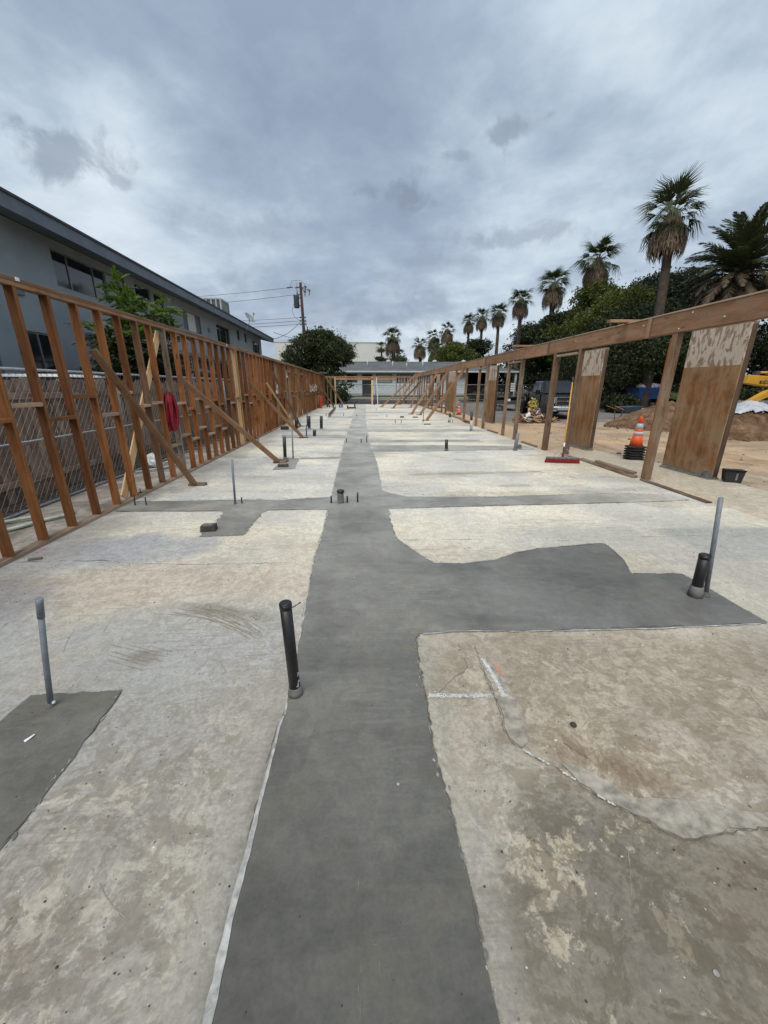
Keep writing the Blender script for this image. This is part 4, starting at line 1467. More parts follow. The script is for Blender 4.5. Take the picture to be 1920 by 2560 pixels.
# stubs of roof joists left on top of the beam
for (x0, x1, y, lab) in ((4.38, 6.2, 7.29, 'loose joist stub lying across the beam, nearest the camera'),
                         (4.31, 6.1, 11.7, 'loose joist stub lying across the beam, second from the camera'),
                         (4.45, 6.0, 19.4, 'loose joist stub lying across the far part of the beam')):
    o = board('joist_stub', (x0, y, 2.592), (x1, y + .05, 2.60), .09, .045, 'post_wood', None, (0, 1, 0))
    tag(o, lab, 'joist', 'joist stubs on the beam')

# stub walls with plywood sheathing outside the posts
pan = [(5.93, 6.10, 7.23, -.02, 'large worn plywood panel with peeled white paint at its top, nearest the camera'),
       (5.86, 9.70, 10.72, -.08, 'plywood panel standing behind the push broom'),
       (5.84, 17.4, 18.8, -.09, 'plywood panel left of the black pickup'),
       (5.84, 25.2, 27.4, -.09, 'pale plywood panel above the small orange cone'),
       (5.84, 30.2, 31.4, -.09, 'narrow plywood panel far down the right wall'),
       (5.84, 33.2, 34.9, -.09, 'brown plywood panel at the far right corner')]
for x, y0, y1, z, lab in pan:
    t = thing('plywood_panel', lab, 'panel', (x, y0, z), 0, 'sheathed stub walls')
    g = MB()
    g.bb(-.014, 0, 0, y1 - y0, .05, 2.44)
    g.build('plywood_sheet', 'plywood', t)
    for yy in (.045, (y1 - y0) * .5, y1 - y0 - .045):
        board('stud', (x + .05, y0 + yy, z + .05), (x + .05, y0 + yy, z + 2.42), .094, .088 if yy == .045 else .04, 'dark_wood', t, (1, 0, 0), (x, y0, z))
    board('sole_plate', (x + .05, y0 + .004, z + .025), (x + .05, y1 - .004, z + .025), .1, .045, 'old_wood', t, (1, 0, 0), (x, y0, z))
    board('top_plate', (x + .05, y0 + .002, z + 2.442), (x + .05, y1, z + 2.442), .1, .04, 'plate_wood', t, (1, 0, 0), (x, y0, z))
    # torn building paper along the bottom edge
    tp = MB()
    P = [(y1 - y0) * j / 14 for j in range(15)]
    hs = [0.0 for j in range(12)] + [random.uniform(.03, .12) for j in range(3)]
    for j in range(14):
        a, b = P[j], P[j + 1]
        tp.face([(-.03 - random.uniform(0, .05), y1 - y0 - a, .0), (-.03 - random.uniform(0, .05), y1 - y0 - b, .0), (-.020, y1 - y0 - b, .05 + hs[j + 1]), (-.020, y1 - y0 - a, .05 + hs[j])])
    tp.build('torn_paper', 'dark_concrete', t)
    # a rough concrete foot
    ft = MB()
    for j in range(12):
        a, b = (y1 - y0) * j / 12, (y1 - y0) * (j + 1) / 12
        h1 = random.uniform(.018, .034)
        ft.hexa([(-.10 + random.uniform(-.03, .03), a, -.02), (.14, a, -.02), (.14, b, -.02), (-.10 + random.uniform(-.03, .03), b, -.02), (-.03, a, h1), (.11, a, h1), (.11, b, h1), (-.03, b, h1)])
    ft.build('concrete_foot', 'pit_brown', t)

# braces on the right wall
rb = [((4.66, 18.2, 2.30), (2.93, 17.86, .04), 'nearest diagonal brace of the right wall, landing farthest right'),
      ((4.66, 21.95, 2.25), (3.15, 21.45, .04), 'second diagonal brace of the right wall, with a foot block'),
      ((4.66, 25.15, 2.25), (2.77, 22.1, .04), 'reddish diagonal brace of the right wall, third from the camera'),
      ((4.66, 31.8, 1.9), (3.2, 34.0, .04), 'low diagonal brace near the far right corner'),
      ((4.66, 33.0, 2.45), (2.21, 28.3, .04), 'fourth diagonal brace of the right wall'),
      ((4.66, 34.5, 2.5), (1.45, 30.0, .04), 'farthest diagonal brace of the right wall, reaching left almost to the white pole'),
      ((4.66, 33.6, 1.9), (3.6, 29.3, .04), 'short brace between the far braces of the right wall')]
for i, (a, b, lab) in enumerate(rb):
    t = thing('diagonal_brace', lab, 'brace', (b[0], b[1], 0), 0, 'diagonal braces propping the right wall')
    board('brace_board', a, b, .04, .13, 'post_wood' if i % 2 else 'brace_wood', t, (0, 1, 0.1), (b[0], b[1], 0))
    board('foot_block', (b[0] - .2, b[1] + .09, .021), (b[0] + .1, b[1] + .09, .021), .09, .038, 'old_wood', t, (0, 1, 0), (b[0], b[1], 0))

# ================================================================== FAR WALL
FW = thing('end_wall_frame', 'open lumber frame closing the far end of the slab', 'framed wall', (0, 34.8, 0))
FO = (0, 34.8, 0)
fb = lambda n, a, b, w, t, mat='post_wood', side=(0, 1, 0): board(n, a, b, w, t, mat, FW, side, FO)
fb('top_plate', (-3.14, 34.8, 2.26), (4.7, 34.8, 2.26), .09, .08, 'beam_wood')
fb('header', (-2.25, 34.8, 2.10), (2.9, 34.8, 2.10), .09, .16, 'beam_wood')
fb('sole_plate', (-3.14, 34.8, .02), (4.7, 34.8, .02), .09, .04, 'plate_wood')
for x, w in ((-2.95, .06), (-2.73, .05), (-2.62, .05), (-2.29, .12), (.86, .11), (2.95, .06), (3.28, .06), (3.6, .05), (4.1, .06), (4.5, .06)):
    fb('stud', (x, 34.8, .04), (x, 34.8, 2.22), .09, w, 'new_wood' if w > .1 else 'post_wood')
fb('blocking', (-3.1, 34.8, 1.5), (-2.35, 34.8, 1.5), .09, .04)
o = board('diagonal_brace', (-3.0, 34.6, 2.15), (-1.62, 34.0, .05), .14, .04, 'post_wood', None, (0, 0, 1))
tag(o, 'wide dark brace leaning in the far left corner', 'brace')
o = board('pole', (1.33, 34.3, .01), (1.24, 34.55, 2.25), .05, .05, 'white_wood' if 'white_wood' in MATS else 'brace_wood', None)
o.data = board_mesh(.055, .055, 2.25, 'white_pipe')
tag(o, 'thin white pole leaning on the far frame', 'pole')
o = board('loose_board', (-1.6, 34.2, .05), (-.2, 34.0, .06), .2, .03, 'plate_wood', None, (0, 1, 0))
tag(o, 'pale board lying at the foot of the far frame', 'board')
m = MB()
for k in range(3):
    m.box((-3.15 + k * .02, 31.5 + k * .9, 2.47 + k * .025), (.9 - .2 * k, 1.2, .02), Matrix.Rotation(.1 * k, 3, 'Z'))
tag(m.build('metal_sheets', 'galvanised'), 'thin light metal sheets lying on the far end of the left wall', 'metal sheet')


# ================================================================== PIPES AND STUBS
def stub(name, b, t, r, mat, label, cat='pipe', group=None, n=14, collar=None, cap=None, pipe_name='pipe'):
    """pipe rising out of the slab from b (x,y) to t (x,y,z)."""
    root = thing(name, label, cat, (b[0], b[1], 0), 0, group)
    d = (t[0] - b[0], (t[1] if len(t) > 2 else b[1]) - b[1], t[-1])
    g = MB()
    g.tube([(0, 0, -.02), (d[0] * .5, d[1] * .5, d[2] * .5), d], r, n)
    g.build(pipe_name, mat, root)
    if collar:
        c = MB()
        cm, rr, h = collar
        c.lathe([(rr * 1.35, .003), (rr * 1.15, h * .25), (rr * 1.06, h * .6), (rr * 1.03, h * .75)], (d[0] * .02, 0, 0), n)
        c.build('collar', cm, root)
    if cap:
        c = MB()
        ax = Vector(d).normalized()
        c.tube([Vector(d) - ax * .022, Vector(d) + ax * .004], r * 1.06, n)
        c.tube([Vector(d) + ax * .004, Vector(d) + ax * .009], [r * 1.06, r * .88], n)
        c.build('cap', cap, root)
    return root


p = stub('vent_pipe', (-.365, 1.60), (-.372, 1.585, .535), .0275, 'black_pipe', 'tall capped black pipe standing at the left edge of the fresh concrete in front', n=24, cap='black_pipe')
g = MB()
g.lathe([(.040, .003), (.036, .025), (.033, .045), (.0295, .052)], (0, 0, 0), 18)
g.build('wrap', 'dark_concrete', p)
g = MB()
for k in range(16):
    a = -math.pi / 2 + random.uniform(-1.1, 1.1)
    z = .07 + random.random() ** 2 * .12
    s = random.uniform(.005, .014)
    pts = []
    for q in range(6):
        aa = a + math.cos(q * 1.047) * s * random.uniform(.6, 1.2) / .028
        pts.append((.0288 * math.cos(aa), .0288 * math.sin(aa), z + math.sin(q * 1.047) * s * random.uniform(.6, 1.4)))
    g.face(pts)
g.build('scraped_paint', 'tape', p)
g = MB()
g.tube([(.02, 0, .505), (.055, .012, .522)], .0022, 6)
g.lathe([(.005, 0), (.005, .002)], (.055, .012, .522), 8)
g.build('nail', 'rusty_rod', p)
p = stub('conduit', (-1.555, 1.585), (-1.45, 1.585, .588), .0125, 'grey_pipe', 'grey conduit rising from the dark patch at the left edge', 'conduit', n=16, collar=('dark_concrete', .016, .035))
g = MB()
g.tube([(.0893, 0, .50), (.102, 0, .572), (.107, 0, .597)], [.0145, .0145, .0150], 16)
g.build('coupling', 'grey_pipe', p)
g = MB()
g.lathe([(.007, 0), (.009, .008), (.005, .014)], (.021, .0, .018), 8)
g.build('plug', 'white_plastic', p)
p = stub('vent_pipe', (2.46, 2.41), (2.452, 2.41, .335), .036, 'black_pipe', 'short capped black pipe beside the tall grey conduit at right', n=20, cap='black_pipe')
g = MB()
g.lathe([(.050, .003), (.045, .05), (.041, .085), (.038, .09)], (0, 0, 0), 16)
g.build('concrete_collar', 'dark_concrete', p)
stub('conduit', (2.548, 2.41), (2.447, 2.41, .768), .0155, 'grey_pipe', 'tall grey conduit leaning beside the black pipe at right', 'conduit', n=16, collar=('dark_concrete', .022, .05))
stub('conduit', (-1.713, 5.0), (-1.683, 5.0, .60), .0145, 'grey_pipe', 'grey conduit standing on the left cross strip', 'conduit', n=12, collar=('dark_concrete', .018, .03))
tag(stub('rebar_stub', (-1.634, 5.03), (-1.63, 5.03, .09), .009, 'black_pipe', 'short black rod right of the conduit on the left cross strip', 'rod', n=8))
stub('rebar_stub', (-3.013, 5.015), (-3.0, 5.015, .142), .008, 'black_pipe', 'thin black rod by the left sole plate, left of a pair', 'rod', n=8)
stub('rebar_stub', (-2.875, 5.026), (-2.87, 5.026, .11), .008, 'black_pipe', 'thin black rod by the left sole plate, right of a pair', 'rod', n=8)
p = thing('broken_pipe', 'broken stub of dark grey pipe among black rods in the middle', 'pipe', (-.312, 4.98, 0))
g = MB()
n = 16
prof = [.14 + .045 * (math.sin(q * 1.3) > 0) + random.uniform(-.012, .012) for q in range(n)]
for q in range(n):
    a0, a1 = 2 * math.pi * q / n, 2 * math.pi * (q + 1) / n
    for rr, fl in ((.043, False), (.038, True)):
        P = [(rr * math.cos(a0), rr * math.sin(a0), 0), (rr * math.cos(a1), rr * math.sin(a1), 0), (rr * math.cos(a1), rr * math.sin(a1), prof[(q + 1) % n]), (rr * math.cos(a0), rr * math.sin(a0), prof[q])]
        g.face(P[::-1] if fl else P)
    g.face([(.043 * math.cos(a0), .043 * math.sin(a0), prof[q]), (.043 * math.cos(a1), .043 * math.sin(a1), prof[(q + 1) % n]), (.038 * math.cos(a1), .038 * math.sin(a1), prof[(q + 1) % n]), (.038 * math.cos(a0), .038 * math.sin(a0), prof[q])])
g.build('pipe', 'dark_concrete', p)
g = MB()
g.lathe([(.047, .15), (.05, .152), (.05, .178), (.044, .182)], (.004, 0, 0), 14)
g.build('cap', 'black_pipe', p)
stub('rebar_stub', (-.441, 4.985), (-.436, 4.985, .10), .011, 'black_pipe', 'black rod left of the broken pipe', 'rod', n=8)
stub('rebar_stub', (-.226, 4.992), (-.223, 4.992, .095), .011, 'black_pipe', 'black rod just right of the broken pipe', 'rod', n=8)
stub('rebar_stub', (-.086, 5.0), (-.083, 5.0, .14), .011, 'black_pipe', 'tallest black rod right of the broken pipe', 'rod', n=8)
stub('vent_pipe', (-1.692, 8.395), (-1.675, 8.395, .47), .036, 'black_pipe', 'black pipe on the small grey pad behind the second left brace', n=14, collar=('dark_concrete', .036, .06))
stub('conduit', (-1.52, 8.39), (-1.495, 8.39, .64), .015, 'grey_pipe', 'thin grey conduit beside the black pipe on the small pad', 'conduit', n=10)
stub('rebar_stub', (-.464, 10.9), (-.461, 10.9, .11), .012, 'black_pipe', 'left of the three rods across the fresh strip', 'rod', n=8)
stub('rebar_stub', (-.049, 10.8), (-.047, 10.8, .11), .012, 'black_pipe', 'middle of the three rods across the fresh strip', 'rod', n=8)
stub('rebar_stub', (.108, 10.87), (.11, 10.87, .175), .012, 'black_pipe', 'right of the three rods across the fresh strip', 'rod', n=8)
stub('vent_pipe', (2.03, 9.285), (2.02, 9.285, .27), .038, 'black_pipe', 'lone black pipe on the right cross strip', n=14, collar=('dark_concrete', .04, .07))
p = stub('conduit', (3.72, 9.25), (3.75, 9.25, .41), .04, 'grey_pipe', 'grey fitting pipe near the right posts', 'pipe', n=12, collar=('dark_concrete', .042, .05))
g = MB()
g.bb(.10, .26, .24, .34, .0, .10)
g.build('grey_block', 'dark_concrete', p)
for b, tt, lab in (((3.833, 13.64), (3.80, 13.64, .66), 'black pipe with pale wrapped lower half in front of the right posts'), ((3.792, 16.99), (3.79, 16.99, .39), 'shorter black pipe with pale wrapped base, farther back by the right posts')):
    p = stub('vent_pipe', b, tt, .045, 'black_pipe', lab, n=12)
    g = MB()
    g.tube([(0, 0, .0), ((tt[0] - b[0]) * .55, 0, tt[2] * .55)], .049, 12)
    g.build('wrap', 'tape', p)
stub('vent_pipe', (-2.455, 14.66), (-2.43, 14.66, .42), .055, 'black_pipe', 'left of the three black pipes behind the left braces', n=12)
stub('vent_pipe', (-1.981, 14.63), (-1.96, 14.63, .46), .055, 'black_pipe', 'middle of the three black pipes behind the left braces', n=12, collar=('dark_concrete', .055, .07))
stub('vent_pipe', (-1.53, 14.6), (-1.51, 14.6, .46), .055, 'black_pipe', 'right of the three black pipes behind the left braces', n=12, collar=('dark_concrete', .055, .05))
stub('vent_pipe', (-1.533, 12.43), (-1.52, 12.43, .19), .05, 'black_pipe', 'short black pipe in front of the three taller ones', n=12)
stub('water_pipe', (-2.177, 15.54), (-2.15, 15.54, .62), .018, 'blue_pipe', 'tall thin blue pipe among the black pipes', n=8)
stub('water_pipe', (-1.786, 12.44), (-1.77, 12.44, .35), .02, 'blue_pipe', 'shorter blue pipe beside the short black pipe', n=8)
for b, tt, r, mt, lab in (((-2.653, 30.26), (-2.64, 30.26, .35), .05, 'black_pipe', 'black pipe right of the fire extinguisher'), ((-2.12, 29.1), (-2.1, 29.1, .34), .05, 'black_pipe', 'second black pipe right of the fire extinguisher'),
                          ((-1.67, 29.6), (-1.66, 29.6, .31), .06, 'blue_pipe', 'left of a pair of blue stub pipes at the far end'), ((-1.50, 29.6), (-1.49, 29.6, .31), .06, 'blue_pipe', 'right of a pair of blue stub pipes at the far end'), ((-1.036, 27.98), (-1.03, 27.98, .24), .045, 'black_pipe', 'small black pipe right of the blue pair'),
                          ((-.551, 29.0), (-.54, 29.0, .31), .05, 'black_pipe', 'black pipe at the left edge of the far fresh strip'), ((1.03, 33.6), (1.036, 33.6, .72), .05, 'blue_pipe', 'tall blue pipe at the far end beside the white pole')):
    stub('stub_pipe', b, tt, r, mt, lab, n=8)
tiny = [((1.237, 20.1), .14, 'tiny rod in the middle of the right bay, farthest'), ((1.389, 16.73), .15, 'left of a pair of tiny rods in the right bay'), ((1.645, 16.72), .13, 'right of a pair of tiny rods in the right bay'),
        ((2.641, 17.05), .44, 'slim upright rod under the nearest right brace'), ((3.72, 16.9), .12, 'tiny rod left of the small wrapped pipe'), ((3.91, 16.9), .12, 'tiny rod right of the small wrapped pipe'),
        ((-3.03, 11.13), .145, 'small rod by the left plate, left one behind the second brace'), ((-2.91, 10.96), .12, 'small rod by the left plate, right one behind the second brace'), ((-1.0, 21.0), .15, 'tiny rod left of the far fresh strip'), ((-.3, 20.5), .14, 'tiny rod on the far fresh strip'), ((-1.9, 20.8), .16, 'tiny rod at the near end of the far edging board'), ((.9, 26.0), .16, 'tiny rod right of the far fresh strip')]
for b, h, lab in tiny:
    stub('rebar_stub', b, (b[0], b[1], h), .013, 'rusty_rod', lab, 'rod', n=6)


def block(name, c, d, mat, lab, rz=0.0, cat='block'):
    t = thing(name, lab, cat, (c[0], c[1], 0), rz)
    g = MB()
    w, h, z = d
    g.hexa([(-w / 2, -h / 2, .003), (w / 2, -h / 2, .003), (w / 2, h / 2, .003), (-w / 2, h / 2, .003), (-w * .46, -h * .44, z), (w * .46, -h * .44, z * .95), (w * .47, h * .45, z), (-w * .46, h * .45, z * .92)])
    bevel(g.build('body', mat, t), .006, 2)
    g = MB()
    g.bb(-w * .3, w * .3, -h * .44, h * .3, z * .93, z + .004)
    g.build('lid', 'dark_concrete', t)
    return t


block('floor_box', (-1.69, 4.02), (.16, .11, .07), 'charcoal_block', 'small dark block at the tip of the left fresh concrete branch', .1)
block('floor_box', (-1.56, 7.5), (.2, .1, .06), 'charcoal_block', 'flat dark box on the small grey pad with the black pipe', 0)
block('floor_box', (-2.83, 14.4), (.28, .16, .12), 'charcoal_block', 'dark box left of the three black pipes', 0)
block('floor_box', (-.74, 28.5), (.6, .3, .1), 'charcoal_block', 'flat dark box at the far end of the fresh strip', 0)
block('floor_box', (1.985, 19.8), (.2, .1, .07), 'charcoal_block', 'left of two small dark boxes in the right bay', 0)
block('floor_box', (2.65, 19.77), (.28, .1, .05), 'charcoal_block', 'right of two small dark boxes in the right bay', 0)
block('floor_box', (2.67, 16.1), (.3, .12, .03), 'charcoal_block', 'flat dark plate at the foot of the nearest right brace', 0)
o = board('edging_board', (-1.72, 20.3, .09), (-1.88, 28.0, .09), .04, .18, 'old_wood', None, (1, 0, 0))
tag(o, 'long low edging board set on the far left floor', 'board')
o = board('wood_scrap', (-3.03, 3.33, .011), (-2.93, 3.36, .011), .03, .016, 'old_wood', None, (0, 1, 0))
tag(o, 'small dark wood scrap on the slab by the left sole plate', 'wood scrap')
m = MB()
m.face([(-1.52, 1.385, .0065), (-1.505, 1.375, .007), (-1.488, 1.41, .012), (-1.50, 1.418, .0075)])
tag(m.build('paper_scrap', 'white_plastic'), 'tiny white scrap on the dark patch at left', 'scrap')
m = MB()
m.lathe([(.012, 0), (.016, .006), (.010, .014), (.004, .017)], (.95, 1.335, .001), 7, False)
tag(m.build('pebble', 'charcoal_block'), 'dark pebble on the brown stain at right', 'pebble')
m = MB()
m.lathe([(.005, 0), (.007, .004), (.003, .008)], (.0, 0, 0), 6, False)
o = m.build('pebble', 'pale_concrete', None, (.115, 1.10, .004))
tag(o, 'tiny pale pebble on the fresh concrete', 'pebble')

# fire extinguisher in the far left corner
t = thing('fire_extinguisher', 'red fire extinguisher standing at the far end of the left wall', 'fire extinguisher', (-3.0, 28.8, 0))
g = MB()
g.lathe([(.10, 0), (.115, .05), (.115, .75), (.09, .83), (.04, .86)], (0, 0, 0), 14)
g.build('cylinder', 'red_paint', t)
g = MB()
g.lathe([(.03, .86), (.03, .92)], (0, 0, 0), 8)
g.bar((-.02, 0, .93), (.14, 0, .97), .03, .02)
g.build('valve', 'dark_trim', t)
g = MB()
g.tube([(0, 0, .9), (-.12, -.05, .85), (-.15, -.05, .5), (-.13, -.08, .25)], .018, 6)
g.build('hose', 'pale_hose', t)

# ================================================================== BROOM, CONE, BUCKET
t = thing('push_broom', 'push broom with red bristles and yellow handle leaning on a post', 'broom', (4.08, 7.62, 0), R(-14))
g = MB()
for i in range(46):
    for j in range(5):
        x = -.31 + i * .62 / 45
        y = -.03 + j * .015
        dx, dy = random.uniform(-.008, .008), -.012 + j * .005 + random.uniform(-.006, .006)
        g.bar((x, y, .085), (x + dx + (x * .06), y + dy, .004), .012, .011, (0, 1, 0))
g.build('bristles', 'broom_red', t)
g = MB()
g.bb(-.315, .315, -.036, .036, .083, .118)
bevel(g.build('head', 'dark_concrete', t), .008)
g = MB()
top = Vector((.21, .92, 1.62))
bot = Vector((0, .01, .10))
at = lambda f: bot.lerp(top, f)
g.tube([at(.18), at(.97)], .0135, 10)
g.build('handle', 'broom_handle', t)
g = MB()
g.tube([at(0), at(.09)], [.022, .018], 10)
g.tube([at(.09), at(.135)], .0165, 10)
g.build('ferrule', 'charcoal_block', t)
g = MB()
g.tube([at(.135), at(.185)], .0155, 10)
g.build('handle_sleeve', 'white_plastic', t)
g = MB()
g.tube([at(.97), at(1.04)], .0165, 10)
g.build('handle_grip', 'charcoal_block', t)
g = MB()
for s in (-1, 1):
    g.tube([at(.115), Vector((s * .09, .05, .26)), Vector((s * .17, .02, .12))], .003, 5)
g.build('wire_brace', 'galvanised', t)


def cone(root, h=.72):
    g = MB()
    rad = lambda z: .135 - (.135 - .032) * z / h
    z = [0, .18, .29, .335, .40, .56, h]
    q_ = h / .72
    secs = [(0, .27 * q_, 'cone_lower', 'orange_plastic', 0), (.27 * q_, .365 * q_, 'reflective_collar', 'reflective_tape', .002), (.365 * q_, .42 * q_, 'cone_middle', 'orange_plastic', 0),
            (.42 * q_, .56 * q_, 'reflective_collar', 'reflective_tape', .002), (.56 * q_, h, 'cone_tip', 'orange_plastic', 0)]
    for a, b, n, mt, e in secs:
        g = MB()
        P = [(rad(a) + e, a + .03), (rad(b) + e, b + .03)]
        if n == 'cone_tip':
            P += [(.030, b + .035), (.018, b + .034), (.016, b - .1)]
        g.lathe(P, (0, 0, 0), 20)
        g.build(n, mt, root)


def cone_base(root):
    g = MB()
    s = .185
    pts = []
    for k in range(16):
        a = k / 16 * 2 * math.pi
        c, q = math.cos(a), math.sin(a)
        f = s / max(abs(c), abs(q)) if max(abs(c), abs(q)) > .8 else s * 1.18
        pts.append((c * f, q * f))
    n = len(pts)
    g.v = [(x, y, 0) for x, y in pts] + [(x, y, .026) for x, y in pts] + [(x * .72, y * .72, .042) for x, y in pts]
    g.f = [tuple(reversed(range(n)))] + [(k, (k + 1) % n, n + (k + 1) % n, n + k) for k in range(n)] + [(n + k, n + (k + 1) % n, 2 * n + (k + 1) % n, 2 * n + k) for k in range(n)] + [tuple(range(2 * n, 3 * n))]
    g.sm = [False] * len(g.f)
    g.build('base', 'rubber', root)


CX_, CY_ = 6.17, 8.42
names = ['bottom', 'second from the bottom', 'third from the bottom', 'fourth from the bottom', 'fifth from the bottom']
for k in range(5):
    t = thing('traffic_cone', f'nested traffic cone showing only its black base, {names[k]} of the cone stack', 'traffic cone', (CX_ + random.uniform(-.01, .01), CY_ + random.uniform(-.01, .01), -.1 + .056 * k), random.uniform(-.12, .12), 'traffic cones stacked in one pile')
    cone_base(t)
    g = MB()
    g.lathe([(.125, .02), (.122, .05)], (0, 0, 0), 16)
    g.build('cone_lower', 'orange_plastic', t)
t = thing('traffic_cone', 'orange traffic cone with two grey bands, on top of a stack of black bases', 'traffic cone', (CX_, CY_, -.1 + .056 * 5), 0, 'traffic cones stacked in one pile')
cone_base(t)
cone(t, .645)
t = thing('traffic_cone', 'small distant orange cone beyond the right wall', 'traffic cone', (5.7, 23.2, -.1))
cone_base(t)
cone(t, .6)

t = thing('storage_tub', 'black plastic tub lying on its side by the near plywood panel', 'tub', (6.10, 5.88, -.02), R(-25))
g = MB()
w0, w1, d = .105, .13, .14
pts = [(-w0, 0, .0), (w0, 0, .0), (w0, d, .03), (-w0, d, .03), (-w1, 0, .20), (w1, 0, .20), (w1, d, .2), (-w1, d, .2)]
g.face([pts[0], pts[3], pts[7], pts[4]]).face([pts[1], pts[5], pts[6], pts[2]]).face([pts[3], pts[2], pts[6], pts[7]]).face([pts[0], pts[1], pts[2], pts[3]]).face([pts[4], pts[7], pts[6], pts[5]])
g.face([pts[0], pts[4], pts[5], pts[1]])
o = g.build('body', 'cloth_black', t)
s = o.modifiers.new('thick', 'SOLIDIFY')
s.thickness = .008
g = MB()
g.bar((-w1 - .01, -.006, .198), (w1 + .01, -.006, .198), .03, .016)
g.build('rim', 'black_paint', t)
g = MB()
for k in range(4):
    g.bb(.02, .045, -.008, -.006, .045 + k * .03, .063 + k * .03)
g.build('white_marks', 'white_plastic', t)
for s in (-1, 1):
    g = MB()
    g.bb(s * .08 - .03, s * .08 + .03, -.005, -.001, .03, .11)
    g.build('handle_recess', 'rubber', t)

# ================================================================== LEFT FENCES
t = thing('chain_link_fence', 'chain link fence with galvanised rails behind the left stud wall', 'fence', (-4.35, 0, -.04))
FX = -4.35
y0, y1 = -1.0, 34.6


def chain_mesh(name, L, H, pitch, r, parent, mat, start=(0, 0, 0), axis=(0, 1, 0)):
    """woven wire: two families of diagonals with a slight over-under."""
    ax = Vector(axis)
    side = Vector((ax.y, -ax.x, 0))
    g = MB()
    slope = 1.25
    k = -H / slope
    while k < L:
        for sgn in (1, -1):
            a0, z0 = (k, 0) if sgn > 0 else (k + H / slope, 0)
            a1, z1 = (k + H / slope, H) if sgn > 0 else (k, H)
            def clip(a, z, b, w):
                if a < 0:
                    f = (0 - a) / (b - a); a, z = 0, z + (w - z) * f
                if a > L:
                    f = (L - a) / (b - a); a, z = L, z + (w - z) * f
                return a, z
            if max(a0, a1) < 0 or min(a0, a1) > L:
                continue
            A = clip(a0, z0, a1, z1)
            B = clip(a1, z1, a0, z0)
            if abs(A[0] - B[0]) < .01:
                continue
            off = side * (.004 * sgn)
            g.tube([Vector(start) + ax * A[0] + Vector((0, 0, A[1])) + off, Vector(start) + ax * B[0] + Vector((0, 0, B[1])) + off], r, 3, False, False)
        k += pitch
    o = g.build(name, mat, parent)
    o['kind'] = 'stuff'
    return o


chain_mesh('wire_mesh', y1 - y0, 1.66, .10, .0021, t, 'fence_wire', (0, y0, .05))
g = MB()
g.tube([(0, y0, 1.735), (0, 12, 1.745), (0, y1, 1.735)], .020, 8)
g.build('top_rail', 'galvanised', t)
g = MB()
g.tube([(.02, y0, .86), (.02, 12, .85), (.02, y1, .86)], .012, 8)
g.build('middle_rail', 'galvanised', t)
g = MB()
g.tube([(.12, y0, .03), (.05, 5, .025), (.06, 9, .03), (.03, y1, .03)], .019, 8)
g.build('bottom_rail', 'galvanised', t)
g = MB()
k = y0
while k < 16:      # tie wires wound round the top and bottom rails
    for zz, xx, rr in ((1.738, 0, .022), (.029, .065, .021)):
        pts = [(xx + rr * math.cos(a), k + .03 * a / 6.28, zz + rr * math.sin(a)) for a in np.linspace(0, 6.28, 7)]
        g.tube(pts, .0032, 3, False, False)
    k += .1
o = g.build('tie_wires', 'fence_post_metal', t)
o['kind'] = 'stuff'
for yy in (.4, 3.4, 6.35, 7.5, 10.2, 13.2, 16.2, 19.2, 22.2, 25.2, 28.2, 31.2, 34.2):
    g = MB()
    g.tube([(-.06, yy, 0), (-.06, yy, 1.72)], .036, 10)
    g.lathe([(.04, 1.72), (.03, 1.76), (.01, 1.78)], (-.06, yy, 0), 10)
    g.build('fence_post', 'fence_post_metal', t)

t = thing('wood_fence', 'weathered brown plank fence behind the chain link', 'fence', (-4.78, 0, -.05))
wy = -1.0
while wy < 31:
    h = 1.60 + random.uniform(-.03, .03)
    board('plank', (-4.78 + random.uniform(-.008, .008), wy + .068, -.03), (-4.78 + random.uniform(-.02, .02), wy + .068 + random.uniform(-.008, .008), h), .02, .135, 'plank_wood', t, (1, 0, 0), (-4.78, 0, -.05))
    wy += .145
for z in (.22, 1.38):
    for a in np.arange(-1, 31, 4.0):
        board('rail', (-4.742, a + .004, z), (-4.742, a + 3.99, z + random.uniform(-.02, .02)), .04, .09, 'plank_wood', t, (1, 0, 0), (-4.78, 0, -.05))
for (pts, lab) in (([(-4.15, 3.9, -.01), (-3.95, 4.15, -.01), (-3.8, 4.5, -.01), (-3.62, 4.75, -.01), (-3.75, 4.9, -.01)], 'pale hose end lying behind the left wall, nearer loop'),
                   ([(-4.25, 4.4, -.01), (-4.0, 4.62, .0), (-3.78, 4.55, -.01), (-3.9, 4.2, -.01), (-4.1, 4.1, -.01)], 'pale hose end lying behind the left wall, farther loop'),
                   ([(-4.2, 7.2, -.01), (-3.9, 7.5, .0), (-3.7, 8.0, -.01), (-3.9, 8.6, -.01), (-4.1, 8.1, 0)], 'pale hose heap beside the small bag behind the wall')):
    g = MB()
    P = [Vector(p) for p in pts]
    sm = []
    for a, b in zip(P, P[1:]):
        for j in range(5):
            sm.append(a.lerp(b, j / 5))
    sm.append(P[-1])
    for _ in range(3):
        sm = [sm[0]] + [(sm[k - 1] + sm[k] * 2 + sm[k + 1]) / 4 for k in range(1, len(sm) - 1)] + [sm[-1]]
    g.tube(sm, .02, 8)
    tag(g.build('hose', 'pale_hose'), lab, 'hose')


